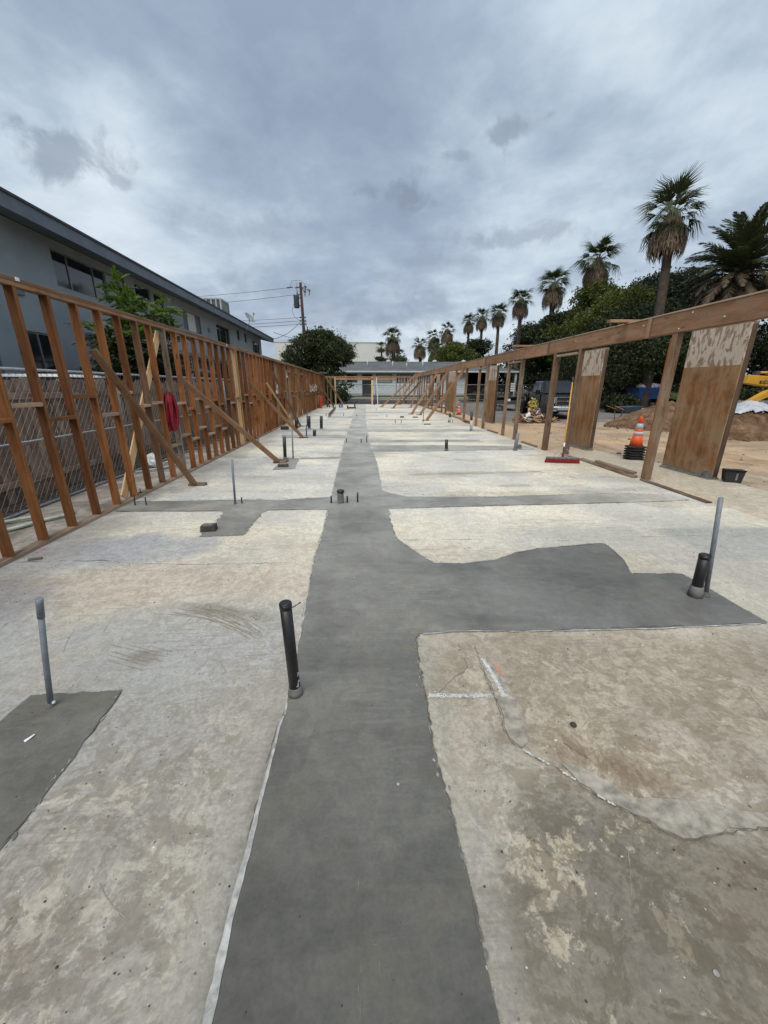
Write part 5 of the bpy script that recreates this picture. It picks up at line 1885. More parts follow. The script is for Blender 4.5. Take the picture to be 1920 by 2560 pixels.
def crumpled(name, c, r, mat, lab, cat, sq=.7, n=9):
    g = MB()
    rows = []
    for i in range(n):
        th = math.pi * i / (n - 1)
        ring = []
        for j in range(14):
            ph = 2 * math.pi * j / 14
            rr = r * random.uniform(.7, 1.15)
            ring.append((rr * math.sin(th) * math.cos(ph), rr * math.sin(th) * math.sin(ph), max(0, r * sq + rr * sq * math.cos(th))))
        rows.append(ring)
    for i in range(n - 1):
        for j in range(14):
            g.face([rows[i][j], rows[i + 1][j], rows[i + 1][(j + 1) % 14], rows[i][(j + 1) % 14]])
    return tag(g.build(name, mat, None, c), lab, cat)


crumpled('plastic_bag', (-4.12, 7.75, -.04), .13, 'white_plastic', 'crumpled white bag behind the left wall studs', 'bag', 1.1)


# ================================================================== BUILDINGS
def facade(g, O, U, Vv, Wd, H, ops, depth, Nn):
    """quads of a wall with rectangular openings and reveals; ops = (u0,u1,v0,v1)."""
    O, U, Vv, Nn = Vector(O), Vector(U), Vector(Vv), Vector(Nn)
    us = sorted({0, Wd} | {o[0] for o in ops} | {o[1] for o in ops})
    vs = sorted({0, H} | {o[2] for o in ops} | {o[3] for o in ops})
    P = lambda u, v, d=0: O + U * u + Vv * v - Nn * d
    for a, b in zip(us, us[1:]):
        for c, d in zip(vs, vs[1:]):
            mu, mv = (a + b) / 2, (c + d) / 2
            if any(o[0] < mu < o[1] and o[2] < mv < o[3] for o in ops):
                continue
            g.face([P(a, c), P(b, c), P(b, d), P(a, d)])
    for a, b, c, d in ops:
        g.face([P(a, c), P(b, c), P(b, c, depth), P(a, c, depth)])
        g.face([P(a, d, depth), P(b, d, depth), P(b, d), P(a, d)])
        g.face([P(a, c, depth), P(a, d, depth), P(a, d), P(a, c)])
        g.face([P(b, c), P(b, d), P(b, d, depth), P(b, c, depth)])


B = thing('apartment_building', 'two storey grey blue stucco building behind the left wall', 'building', (-7.7, 0, 0))
wins = [(11.55, 13.7, 3.92, 4.78, 'w'), (15.3, 16.3, 4.25, 4.85, 's'), (16.55, 17.3, 4.20, 4.80, 's'), (18.9, 20.85, 3.86, 4.66, 'c'), (23.0, 25.1, 3.80, 4.68, 'w'), (26.6, 27.1, 4.25, 4.85, 's'), (28.2, 28.65, 4.25, 4.85, 's'), (30.1, 32.0, 3.66, 4.6, 'w'),
        (9.9, 11.1, 1.0, 2.72, 'd'), (14.3, 16.0, .1, 2.75, 'd'), (16.6, 18.8, .1, 2.78, 'd'), (19.2, 21.4, .1, 2.74, 'd'), (22.0, 24.5, .1, 2.70, 'd'), (3.0, 5.0, 1.0, 2.2, 'd')]
Y0 = -6
g = MB()
facade(g, (0, Y0, -.1), (0, 1, 0), (0, 0, 1), 38.6, 5.1, [(a - Y0, b - Y0, c + .1, d + .1) for a, b, c, d, _ in wins], .09, (1, 0, 0))
g.face([(0, 32.6, -.1), (-9, 32.6, -.1), (-9, 32.6, 6.2), (0, 32.6, 5.0)])
g.face([(-9, -6, -.1), (0, -6, -.1), (0, -6, 5.0), (-9, -6, 6.2)])
g.build('wall', 'stucco', B)
g = MB()
ov = .72
g.face([(ov, -6.5, 5.22), (ov, 33.8, 5.10), (-5, 33.8, 6.4), (-5, -6.5, 6.52)])
g.face([(-10, -6.5, 5.22), (-5, -6.5, 6.52), (-5, 33.8, 6.4), (-10, 33.8, 5.10)])
rf = g.build('roof', 'dark_shingles', B)
s = rf.modifiers.new('thick', 'SOLIDIFY')
s.thickness = .03
s.offset = 1
g = MB()
g.hexa([(ov - .03, -6.5, 4.88), (ov + .012, -6.5, 4.88), (ov + .012, 33.8, 4.80), (ov - .03, 33.8, 4.80), (ov - .03, -6.5, 5.19), (ov + .012, -6.5, 5.19), (ov + .012, 33.8, 5.08), (ov - .03, 33.8, 5.08)])
g.build('fascia', 'fascia_paint', B)
g = MB()
g.hexa([(ov - .03, 33.76, 4.80), (ov + .012, 33.8, 4.80), (-5, 33.8, 6.10), (-5, 33.76, 6.10), (ov - .03, 33.76, 5.08), (ov + .012, 33.8, 5.08), (-5, 33.8, 6.37), (-5, 33.76, 6.37)])
g.build('barge_board', 'fascia_paint', B)
g = MB()
g.face([(ov - .04, -6.5, 4.93), (ov - .04, 33.75, 4.85), (-.0, 33.75, 4.98), (-.0, -6.5, 5.06)])
g.face([(0, 32.6, 4.98), (0, 33.75, 4.98), (-5, 33.75, 6.2), (-5, 32.6, 6.2)])
g.build('soffit', 'soffit_paint', B)
g = MB()
g.hexa([(ov + .014, -6.5, 5.17), (ov + .05, -6.5, 5.17), (ov + .05, 33.8, 5.06), (ov + .014, 33.8, 5.06), (ov + .0, -6.5, 5.225), (ov + .05, -6.5, 5.225), (ov + .05, 33.8, 5.105), (ov + .0, 33.8, 5.105)])
g.build('drip_edge', 'roof_edge', B)
for a, b, c, d, kind in wins:
    g = MB()
    t_ = .035
    for (y_0, y_1, z_0, z_1) in ((a, b, c, c + t_), (a, b, d - t_, d), (a, a + t_, c + t_, d - t_), (b - t_, b, c + t_, d - t_)):
        g.bb(-.075, -.03, y_0, y_1, z_0, z_1)
    cuts = [a + t_, a + (b - a) * .27, a + (b - a) * .75, b - t_] if kind in 'wc' else ([a + t_, b - t_] if kind == 's' else [a + t_, (a + b) / 2, b - t_])
    for q in cuts[1:-1]:
        g.bb(-.072, -.034, q - .018, q + .018, c + t_, d - t_)
    wo = g.build('window', 'frame_metal', B)
    for i, (p0, p1) in enumerate(zip(cuts, cuts[1:])):
        pm = MB()
        pm.bb(-.062, -.056, p0, p1, c + t_, d - t_)
        pm.build('pane', 'window_glass' if not (kind == 'c' and i == 1) else 'curtain', wo)
        if kind == 'c' and i != 1:
            pm = MB()
            pm.bb(-.054, -.052, p0 + .03, p1 - .03, c + .05, d - .05)
            pm.build('screen', 'blind_grey', wo)
g = MB()
g.tube([(.03, 9.2, -.05), (.03, 9.2, 4.2)], .018, 6)
g.tube([(.03, 14.6, 2.9), (.03, 14.6, 4.95)], .02, 6)
g.build('wall_conduit', 'fascia_paint', B)
for yy, zz in ((10.2, 3.55), (15.0, 3.4), (21.8, 4.2), (26.0, 3.6)):
    g = MB()
    g.bb(.002, .05, yy - .13, yy + .13, zz - .09, zz + .09)
    g.build('wall_vent', 'soffit_paint', B)
g = MB()
g.bb(.0, .16, 12.2, 24.6, 2.78, 2.92)
g.build('belt_trim', 'soffit_paint', B)

# lean-to roof in front of the ground floor
t = thing('lean_to_roof', 'low dark shingled lean-to roof behind the left fences', 'shed roof', (-6.6, 14.5, 0))
g = MB()
g.hexa([(-1.0, -1.5, 2.35), (.7, -1.5, 1.95), (.7, 2.8, 1.95), (-1.0, 2.8, 2.35), (-1.0, -1.5, 2.42), (.7, -1.5, 2.02), (.7, 2.8, 2.02), (-1.0, 2.8, 2.42)])
g.build('roof', 'dark_shingles', t)
for yy in (-1.3, 2.6):
    g = MB()
    g.bb(.55, .65, yy - .05, yy + .05, -.05, 1.98)
    g.build('post', 'old_wood', t)

# air conditioner on the roof
t = thing('rooftop_cooler', 'boxy ventilated cooler on the roof of the left building', 'air conditioner', (-9.3, 27.2, 5.5))
g = MB()
g.bb(-1.1, 1.1, -.9, .9, .12, 1.25)
g.build('cabinet', 'ac_dark', t)
g = MB()
g.bb(-1.14, 1.14, -.94, .94, 1.25, 1.35)
g.bb(-1.14, 1.14, -.94, .94, .0, .12)
for (sx, sy) in ((-1, -1), (1, -1), (1, 1), (-1, 1)):
    g.bb(sx * 1.1 - .06, sx * 1.1 + .06, sy * .9 - .06, sy * .9 + .06, .12, 1.25)
g.build('frame', 'ac_metal', t)
for sx in range(5):
    for (fx) in ((-.75 + sx * .37),):
        g = MB()
        g.bb(fx - .03, fx + .08, -.93, -.90, .12, 1.25)
        g.build('slat', 'ac_metal', t)
        g = MB()
        g.bb(1.10, 1.13, fx * .8 - .03, fx * .8 + .08, .12, 1.25)
        g.build('slat', 'ac_metal', t)

# satellite dish on the eave
AC_ = t
AC_.scale = (.78, .78, .78)
t = thing('satellite_dish', 'grey satellite dish on a bent arm at the left building eave', 'satellite dish', (-6.98, 26.6, 4.72))
t.scale = (.72, .72, .72)
g = MB()
g.tube([(-.02, -.6, .0), (.0, -.3, .35), (.1, .1, .75), (.12, .15, .95)], .03, 8)
g.build('mast', 'galvanised', t)
g = MB()
M = Matrix.Rotation(R(-20), 3, 'Z') @ Matrix.Rotation(R(50), 3, 'Y')
prof = [(.02, .0), (.15, .012), (.3, .05), (.42, .10), (.5, .15), (.485, .155), (.41, .112), (.29, .062), (.14, .022), (.0, .01)]
g.lathe(prof, (.1, .15, 1.05), 24, True, M)
g.build('reflector', 'dish_grey', t)
g = MB()
tip = Vector((.1, .15, 1.05)) + M @ Vector((.05, 0, .62))
g.tube([Vector((.12, .15, .82)), Vector((.1, .15, 1.05)) + M @ Vector((.42, 0, .05)), tip], .018, 6)
g.build('feed_arm', 'dark_trim', t)
g = MB()
g.box(tip, (.12, .12, .14))
g.build('receiver', 'dish_grey', t)

# far house
Hs = thing('far_house', 'long low house with grey roof and pale siding beyond the far fence', 'house', (10, 56, .3))
g = MB()
hw = [(-9.9, -8.65, .05, 2.72), (-12.0, -10.7, 1.8, 2.75), (-7.95, -5.9, 1.75, 2.72), (-5.1, -3.05, 1.75, 2.72), (-1.0, 1.0, 1.75, 2.72)]
facade(g, (-14, 0, 0), (1, 0, 0), (0, 0, 1), 18.6, 3.2, [(a + 14, b + 14, c, d) for a, b, c, d in hw], .15, (0, -1, 0))
g.face([(4.6, 0, 0), (4.6, 9, 0), (4.6, 9, 3.2), (4.6, 0, 3.2)])
g.build('wall', 'house_wall', Hs)
g = MB()
zz = .3
while zz < 2.9:
    segs = []
    x = -14.0
    for a, b, c, d in sorted(hw):
        if c - .05 < zz < d:
            segs.append((x, a - .08))
            x = b + .08
    segs.append((x, 4.6))
    for a, b in segs:
        g.hexa([(a, -.035, zz), (b, -.035, zz), (b, -.002, zz), (a, -.002, zz), (a, -.008, zz + .24), (b, -.008, zz + .24), (b, -.002, zz + .24), (a, -.002, zz + .24)])
    zz += .245
g.build('siding', 'house_wall', Hs)
for i, (a, b, c, d) in enumerate(hw):
    g = MB()
    f = .07
    for q in ((a - f, b + f, d, d + f), (a - f, b + f, c - f, c), (a - f, a, c, d), (b, b + f, c, d)):
        g.bb(q[0], q[1], -.06, .0, q[2], q[3])
    w_ = g.build('door' if i == 0 else 'window', 'dark_trim', Hs)
    g = MB()
    g.bb(a, b, .10, .14, c, d)
    g.build('door_leaf' if i == 0 else 'pane', 'house_dark' if i == 0 else ('board_tan' if i == 2 else 'window_glass'), w_)
    if i in (3, 4):
        for k in range(5):
            g = MB()
            xx = a + (b - a) * (k + .5) / 5
            g.bb(xx - .07, xx + .07, -.03, .02, c, d)
            g.build('bar', 'house_trim', w_)
g = MB()
g.face([(-15, -.9, 3.2), (11.6, -.9, 3.2), (7.5, 6, 4.75), (-11, 6, 4.75)])
g.face([(11.6, -.9, 3.2), (11.6, 11, 3.2), (7.5, 6, 4.75)])
g.face([(-15, 11, 3.2), (-15, -.9, 3.2), (-11, 6, 4.75)])
g.face([(11.6, 11, 3.2), (-15, 11, 3.2), (-11, 6, 4.75), (7.5, 6, 4.75)])
g.build('roof', 'roof_shingles', Hs)
g = MB()
g.bb(-15, 11.6, -.92, -.88, 3.0, 3.2)
g.bb(11.58, 11.62, -.88, 11, 3.0, 3.2)
g.build('fascia', 'house_trim', Hs)
g = MB()
g.bb(-14.9, 11.55, -.86, 10.9, 3.12, 3.16)
g.build('ceiling', 'house_dark', Hs)
g = MB()
g.bb(4.7, 11.2, 8.6, 8.9, 0, 3.1)
g.build('carport_back', 'house_dark', Hs)
for x in (7.2, 11.3):
    g = MB()
    g.bb(x - .12, x + .12, -.7, -.46, -.1, 3.12)
    g.build('carport_post', 'house_trim', Hs)
for x, h in ((-9.2, .75), (-5.6, .6), (-1.3, .6), (4.5, .8), (-3.6, .35)):
    g = MB()
    g.tube([(x, 2.2, 3.6), (x, 2.2, 4.0 + h)], .06, 6)
    g.build('vent', 'house_trim', Hs)
for x in (-6.0, 1.0, 5.4):
    g = MB()
    g.lathe([(.36, 0), (.36, .2), (.25, .32), (.05, .38)], (x, 5.6, 4.6), 12)
    g.build('turbine_vent', 'board_tan', Hs)

Wh = thing('warehouse', 'large plain off white warehouse far behind the bush', 'building', (-8, 110, 0))
g = MB()
g.bb(-14.6, 14.4, 0, 40, -.2, 12.4)
g.build('walls', 'warehouse', Wh)
g = MB()
g.bb(-14.7, 14.5, -.1, 40.1, 12.4, 12.6)
g.build('parapet_cap', 'house_trim', Wh)
t = thing('roof_antenna', 'thin tall aerial beside the small palm above the far house', 'antenna', (4.9, 62, 4.7))
g = MB()
g.tube([(0, 0, 0), (.05, 0, 5.2)], .035, 5)
g.bar((-.35, 0, 4.9), (.45, 0, 4.8), .03, .03)
g.bar((-.25, 0, 4.6), (.3, 0, 4.65), .03, .03)
g.build('mast', 'dark_trim', t)

# far fence
t = thing('chain_link_fence', 'chain link fence across the far end in front of the house', 'fence', (0, 39.5, -.1))
xs0, xs1 = -7.5, 22.0
chain_mesh('wire_mesh', xs1 - xs0, 1.7, .16, .004, t, 'fence_wire', (xs0, 0, .05), (1, 0, 0))
for z, nm in ((1.75, 'top_rail'), (.85, 'middle_rail'), (.34, 'bottom_rail')):
    g = MB()
    g.tube([(xs0, 0, z), (xs1, 0, z)], .03, 6)
    g.build(nm, 'galvanised', t)
for x in np.arange(xs0, xs1, 2.95):
    g = MB()
    g.tube([(x, .04, 0), (x, .04, 1.78)], .04, 8)
    g.build('fence_post', 'fence_post_metal', t)

# ================================================================== UTILITY POLE AND WIRES
P0 = Vector((-5.55, 42, -.1))
PT = Vector((-5.70, 42, 10.9))
t = thing('utility_pole', 'dark wooden utility pole with a grey transformer behind the round bush', 'utility pole', P0)
rel = lambda z: (PT - P0) * (z / 11.0)
g = MB()
g.tube([rel(0), rel(5.5), rel(11.0)], [.19, .16, .125], 12)
g.build('pole', 'pole_wood', t)
c = rel(9.4) + Vector((-.50, 0, 0))
tr = MB()
tr.lathe([(.22, -.58), (.265, -.55), (.265, .45), (.28, .47), (.28, .52), (.2, .56)], c, 18)
tro = tr.build('transformer', 'fence_post_metal', t)
g = MB()
g.bb(c.x + .22, c.x + .45, c.y - .05, c.y + .05, c.z - .42, c.z - .34)
g.bb(c.x + .22, c.x + .45, c.y - .05, c.y + .05, c.z + .26, c.z + .34)
g.build('bracket', 'dark_trim', tro)
g = MB()
g.lathe([(.05, 0), (.09, .08), (.06, .12), (.09, .18), (.05, .24), (.03, .45), (.015, 1.15)], c + Vector((.12, 0, .5)), 8)
g.build('bushing', 'dark_trim', tro)
for i, (dx, dz, rot) in enumerate(((.45, -.35, .5), (.8, -.65, .9), (.38, -.75, .4))):
    g = MB()
    q = rel(11) + Vector((dx, 0, dz))
    g.box(q, (.22, .12, .14), Matrix.Rotation(rot, 3, 'Y'))
    g.bar(q, q + Vector((-.05 + i * .02, 0, -.42)), .07, .07)
    g.tube([q, rel(10.6)], .03, 5)
    g.build('fuse_cutout', 'dark_trim', t)
g = MB()
g.bar(rel(10.55) + Vector((-.55, 0, 0)), rel(10.55) + Vector((.1, 0, .1)), .09, .09)
g.bar(rel(10.0) + Vector((-.75, 0, -.05)), rel(10.0), .07, .07)
g.build('cross_arm', 'dark_trim', t)
for z in (8.0, 7.7, 7.4):
    g = MB()
    for s in (-1, 1):
        g.lathe([(.03, -.08), (.07, -.05), (.05, 0), (.07, .05), (.03, .08)], rel(z) + Vector((s * .24, 0, 0)), 8)
    g.bar(rel(z) + Vector((-.26, 0, 0)), rel(z) + Vector((.26, 0, 0)), .04, .04)
    g.build('insulator', 'dark_trim', t)
g = MB()
g.tube([rel(10.6) + Vector((-.75, 0, .0)), rel(10.6) + Vector((-1.3, 0, -.05))], [.04, .06], 6)
g.build('insulator', 'dark_trim', t)
g = MB()
g.tube([rel(9.2) + Vector((-.78, 0, 0)), rel(8.6) + Vector((-1.0, 0, 0)), rel(8.0) + Vector((-.8, 0, 0)), rel(7.7) + Vector((-.25, 0, 0))], .018, 5)
g.tube([rel(10.5) + Vector((-1.0, 0, .1)), rel(11.0) + Vector((-.8, 0, .15)), rel(11.2), rel(10.8) + Vector((.5, 0, 0))], .015, 5)
g.tube([rel(7.6) + Vector((.25, 0, 0)), rel(6.5) + Vector((.4, 0, 0)), rel(4) + Vector((.3, 0, 0)), rel(.2) + Vector((.25, 0, 0))], .022, 5)
g.build('loose_lead', 'dark_trim', t)


def wire(a, b, sag, lab, r=.017):
    a, b = Vector(a), Vector(b)
    pts = [a.lerp(b, k / 16) - Vector((0, 0, sag * 4 * (k / 16) * (1 - k / 16))) for k in range(17)]
    g = MB()
    g.tube(pts, r, 5, False)
    tag(g.build('overhead_wire', 'dark_trim'), lab, 'wire', 'overhead wires from the pole')


wire(P0 + rel(10.6) + Vector((-1.25, 0, -.05)), (-34, 43, 9.4), .5, 'uppermost wire running left from the utility pole')
wire(P0 + rel(10.0) + Vector((-.75, 0, -.05)), (-34, 43, 8.6), .5, 'second wire running left from the pole, just under the uppermost')
wire(P0 + rel(8.0) + Vector((-.24, 0, 0)), (-34, 43, 7.6), .4, 'upper of the three low wires left of the pole')
wire(P0 + rel(7.7) + Vector((-.24, 0, 0)), (-34, 43, 7.2), .4, 'middle of the three low wires left of the pole')
wire(P0 + rel(7.4) + Vector((-.24, 0, 0)), (-34, 43, 7.0), .4, 'lowest of the three low wires left of the pole')
wire(P0 + rel(7.6) + Vector((-.3, 0, 0)), (-7.6, 33.6, 5.0), .4, 'service wire sloping from the pole to the left building', .022)
wire((-.6, 44, 5.2), (-8, 39, 6.2), .3, 'slack wire crossing behind the round bush', .02)


# ================================================================== VEGETATION
def leaf_cloud(name, clumps, n, size, mat, parent, seed=0, aspect=.5, droop=0.0, fill=.55):
    """many leaf-sized quads spread through a set of ellipsoids (cx,cy,cz,rx,ry,rz)."""
    rg = np.random.default_rng(seed)
    cl = np.array(clumps, float)
    vol = cl[:, 3] * cl[:, 4] * cl[:, 5]
    w = vol ** .75
    w /= w.sum()
    pick = rg.choice(len(cl), n, p=w)
    d = rg.normal(size=(n, 3))
    d /= np.linalg.norm(d, axis=1)[:, None]
    rad = rg.random(n) ** (1 / 3 * fill)
    rad *= 1 + .30 * np.sin(d[:, 0] * 7 + pick) * np.sin(d[:, 2] * 6 + pick * 2) + (rg.random(n) < .09) * rg.uniform(.05, .5, n)
    c = cl[pick, :3] + d * rad[:, None] * cl[pick, 3:]
    a = rg.normal(size=(n, 3)) + d * .6
    a[:, 2] -= droop
    a /= np.linalg.norm(a, axis=1)[:, None]
    b = rg.normal(size=(n, 3))
    b -= a * (b * a).sum(1)[:, None]
    b /= np.linalg.norm(b, axis=1)[:, None]
    s = size * rg.uniform(.55, 1.3, n)[:, None]
    v = np.stack([c - a * s, c + b * s * aspect, c + a * s, c - b * s * aspect], 1).reshape(-1, 3)
    q = np.arange(n * 4).reshape(n, 4)
    m = bpy.data.meshes.new(name)
    fill_mesh(m, v, q)
    m.materials.append(MATS[mat])
    return link(name, m, parent)


def tree(name, label, loc, H, Rx, trunk_h, mat, n, size, seed, cat='tree', group=None, spread=1.0, nclump=26, low=0.0, trunk_r=None, droop=0.2, inner=True):
    rg = random.Random(seed)
    root = thing(name, label, cat, loc, 0, group)
    cl = []
    for k in range(nclump):
        f = rg.random()
        z = trunk_h * (1 - low) + (H - trunk_h * (1 - low)) * (f ** .85)
        prof = math.sin(math.pi * min(1, max(.08, (.18 + f * .80)))) ** .7
        a = rg.random() * 2 * math.pi
        rr = Rx * prof * math.sqrt(rg.random()) * spread
        s = Rx * rg.uniform(.22, .42)
        cl.append((rr * math.cos(a), rr * math.sin(a), min(z, H - s * .6), s * 1.1, s * 1.1, s * rg.uniform(.55, .85)))
    tr = trunk_r or H * .022
    g = MB()
    g.tube([(0, 0, -.3), (rg.uniform(-.1, .1), 0, trunk_h * .5), (rg.uniform(-.2, .2), rg.uniform(-.2, .2), trunk_h), (0, 0, H * .75)], [tr * 1.3, tr, tr * .85, tr * .25], 9)
    g.build('trunk', 'bark', root)
    g = MB()
    for c in cl[:min(len(cl), 16)]:
        st = Vector((0, 0, trunk_h * rg.uniform(.7, 1.2)))
        e = Vector(c[:3])
        md = st.lerp(e, .5) + Vector((rg.uniform(-.3, .3), rg.uniform(-.3, .3), .3))
        g.tube([st, md, e], [tr * .45, tr * .28, tr * .08], 5)
    g.build('limbs', 'bark', root)
    leaf_cloud('crown', cl, n, size, mat, root, seed, .5, droop)
    return root


tree('round_bush', 'big round dark green bush in front of the utility pole', (-4.1, 38.2, -.1), 6.25, 3.35, 1.0, 'leaf_bush', 85000, .085, 3, 'bush', None, .86, 44, .9, .14)
tree('small_tree', 'pale green low tree top peeping over the far house roof', (3.0, 70, .3), 6.0, 1.8, 2.5, 'leaf_bush', 2500, .2, 4)
trees = [((19.6, 40.5, -.1), 8.2, 3.6, 'leaf_dark', 26000, .17, 'dark round tree behind the black pickup', 21),
         ((20.5, 36.5, -.1), 9.9, 3.4, 'leaf_yellowgreen', 21000, .15, 'yellow green tree left of the tall palm trunk', 22),
         ((19.2, 30.5, -.1), 8.3, 3.2, 'leaf_yellowgreen', 21000, .14, 'olive yellow tree in front, right of the pickup', 23),
         ((25.5, 34.5, -.1), 10.4, 4.6, 'leaf_bluegreen', 30000, .16, 'tall dark tree between the tall palm and the feather palm', 24),
         ((24.5, 47.0, -.1), 10.4, 4.6, 'leaf_bluegreen', 24000, .18, 'dark tree behind the third and fourth palms', 25),
         ((25.2, 62.0, .2), 10.0, 5.2, 'leaf_dark', 20000, .22, 'dark tree at the foot of the middle palms', 26),
         ((16.4, 72.0, .3), 8.4, 3.8, 'leaf_yellowgreen', 12000, .2, 'light green tree above the carport roof', 27),
         ((22.0, 78.0, .3), 9.6, 4.0, 'leaf_dark', 11000, .24, 'dark tree between the light green tree and the palm row', 28),
         ((30.0, 29.0, -.1), 9.0, 5.0, 'leaf_dark', 30000, .16, 'dark tree at the right edge under the feather palm', 29),
         ((8.8, 92.0, .3), 7.4, 3.4, 'leaf_bush', 6000, .24, 'small far tree right of the lone palm', 30),
         ((31.0, 44.0, -.1), 10.0, 5.0, 'leaf_dark', 20000, .2, 'dark tree farthest right behind the others', 32)]
for loc, H, Rx, mt, n, s, lab, seed in trees:
    tree('shade_tree', lab, loc, H, Rx, H * .28, mt, int(n * 1.7), s * .70, seed, 'tree', 'trees beyond the parking lot', .95, 30, .6)
# big low-hanging tree over the blue bin with its dark trunk
tree('shade_tree', 'large dark tree with low hanging branches and thick trunk left of the blue bin', (19.6, 28.6, -.1), 6.6, 4.9, 2.4, 'leaf_dark', 80000, .085, 31, 'tree', 'trees beyond the parking lot', 1.0, 44, .35, .42, .6)
for x, y, r, lab in ((16.2, 24.6, 1.1, 'low dark shrub left of the big tree trunk'), (24.0, 24.5, 1.6, 'low green shrub right of the blue bin'), (13.4, 44, 1.3, 'clipped green shrub by the carport post'), (27.5, 20.0, 1.2, 'green shrub below the excavator boom')):
    root = thing('shrub', lab, 'shrub', (x, y, -.1))
    cl = [(random.uniform(-r, r) * .7, random.uniform(-r, r) * .5, r * random.uniform(.2, .6), r * .5, r * .5, r * .4) for _ in range(9)]
    leaf_cloud('foliage', cl, 5000, .10, 'leaf_bush' if x > 20 else 'leaf_dark', root, int(x))
    g = MB()
    for k in range(5):
        g.tube([(0, 0, -.1), (random.uniform(-r, r) * .5, random.uniform(-r, r) * .4, r * .6)], [.04, .015], 5)
    g.build('stems', 'bark', root)
# rising green bank at the far right
m = MB()
m.face([(30, 33, -.1), (80, 30, -.1), (80, 55, 3.2), (30, 60, 2.6)])
tag(m.build('hill', 'grass_ground'), 'green grass bank at the far right', kind='structure')


# ---- fan palms
def frond_mesh(name, mat, seed, petiole=1.0, blade=1.15, droop=.45, nseg=19, spread=.98):
    rg = random.Random(seed)
    g = MB()
    # along +X, up is +Z
    P = lambda s: Vector((petiole * s, 0, -.12 * s * s))
    g.tube([P(0), P(.5), P(1)], [.022, .017, .012], 4, False)
    h = P(1)
    for k in range(nseg):
        a = (k / (nseg - 1) * 2 - 1) * spread
        L = blade * (1 - .32 * abs(a) / spread) * rg.uniform(.88, 1.06)
        d = Vector((math.cos(a), math.sin(a), -.05 + .12 * math.cos(a * 2)))
        sd = Vector((-math.sin(a), math.cos(a), 0))
        w0, w1 = .014, blade * spread / nseg * .58
        pts = []
        for f, w in ((0, w0), (.55, w1), (.78, w1 * .5), (1.0, .004)):
            c = h + d * L * f - Vector((0, 0, droop * L * max(0, f - .35) ** 1.6 * 1.6 * rg.uniform(.7, 1.4)))
            pts.append((c - sd * w, c + sd * w))
        for (a0, b0), (a1, b1) in zip(pts, pts[1:]):
            g.face([a0, b0, b1, a1])
    return g.mesh(name, mat)


FRONDS = [frond_mesh('frond', 'palm_green', 5 + k, .85 + .12 * k, 1.2, .55 + .3 * k) for k in range(3)]
DRYF = [frond_mesh('dry_frond', 'palm_dry', 15 + k, .9, 1.0, .9) for k in range(2)]


def skirt_mesh(L, r, seed, n=1000):
    rg = random.Random(seed)
    g = MB()
    for k in range(n):
        a = rg.random() * 2 * math.pi
        z0 = .35 - rg.random() * L * .72
        ln = L * rg.uniform(.30, .5)
        f0 = -z0 / L
        r0 = r * (.22 + .75 * min(1, max(0, f0 + .15) * 2.2))
        r0 *= (1 - .35 * max(0, f0 - .45))
        d = Vector((math.cos(a), math.sin(a), 0))
        sd = Vector((-d.y, d.x, 0))
        w = rg.uniform(.008, .030)
        pts = []
        for f in (0, .35, .7, 1.0):
            c = d * (r0 * rg.uniform(.92, 1.06) * (1 + .25 * math.sin(f * 2.6)) * (1 - .12 * f)) + Vector((0, 0, z0 - ln * f)) + sd * rg.uniform(-.03, .03)
            ww = w * (1.2 if f in (.35, .7) else (.6 if f == 0 else .12))
            pts.append((c - sd * ww, c + sd * ww))
        for (a0, b0), (a1, b1) in zip(pts, pts[1:]):
            g.face([a0, b0, b1, a1])
    return g.mesh('skirt', 'palm_skirt')


SKIRTS = {}


def fan_palm(label, base, crown, crown_r, skirt_len, skirt_r, trunk_r, nfr, seed, lean=0.0, detail=True):
    rg = random.Random(seed)
    root = thing('fan_palm', label, 'palm tree', (crown[0] + lean, base[1], base[2]), 0, 'fan palms')
    c = Vector((-lean, 0, crown[2] - base[2]))
    g = MB()
    pts = [Vector((0, 0, -.2)).lerp(c, f) + Vector((.15 * math.sin(f * 3), 0, 0)) for f in np.linspace(0, 1, 14)]
    g.tube(pts, [trunk_r * (1.25 - .35 * f) * (1 + .05 * (k % 2)) for k, f in enumerate(np.linspace(0, 1, 14))], 12)
    g.build('trunk', 'palm_bark', root)
    key = (round(skirt_len, 1), round(skirt_r, 1))
    if key not in SKIRTS:
        SKIRTS[key] = skirt_mesh(skirt_len, skirt_r, seed)
    o = link('skirt', SKIRTS[key], root, c)
    o['kind'] = 'stuff'
    o.rotation_euler = (0, 0, rg.random() * 6)
    s = crown_r / 2.55
    top_, span_, pw_ = rg.uniform(74, 88), rg.uniform(104, 128), rg.uniform(.75, 1.0)
    for k in range(nfr):
        f = (k + .5) / nfr
        el = R(top_ - span_ * f ** pw_ + rg.uniform(-11, 11))
        az = k * 2.39996 + rg.uniform(-.2, .2)
        dry = f > .93
        o = link('dry_frond' if dry else 'frond', (DRYF if dry else FRONDS)[k % (2 if dry else 3)], root, c + Vector((0, 0, .15 * (1 - f))))
        o.rotation_euler = (rg.uniform(-.35, .35), -el, az)
        q = s * rg.uniform(.78, 1.16)
        o.scale = (q, q, q)
    return root


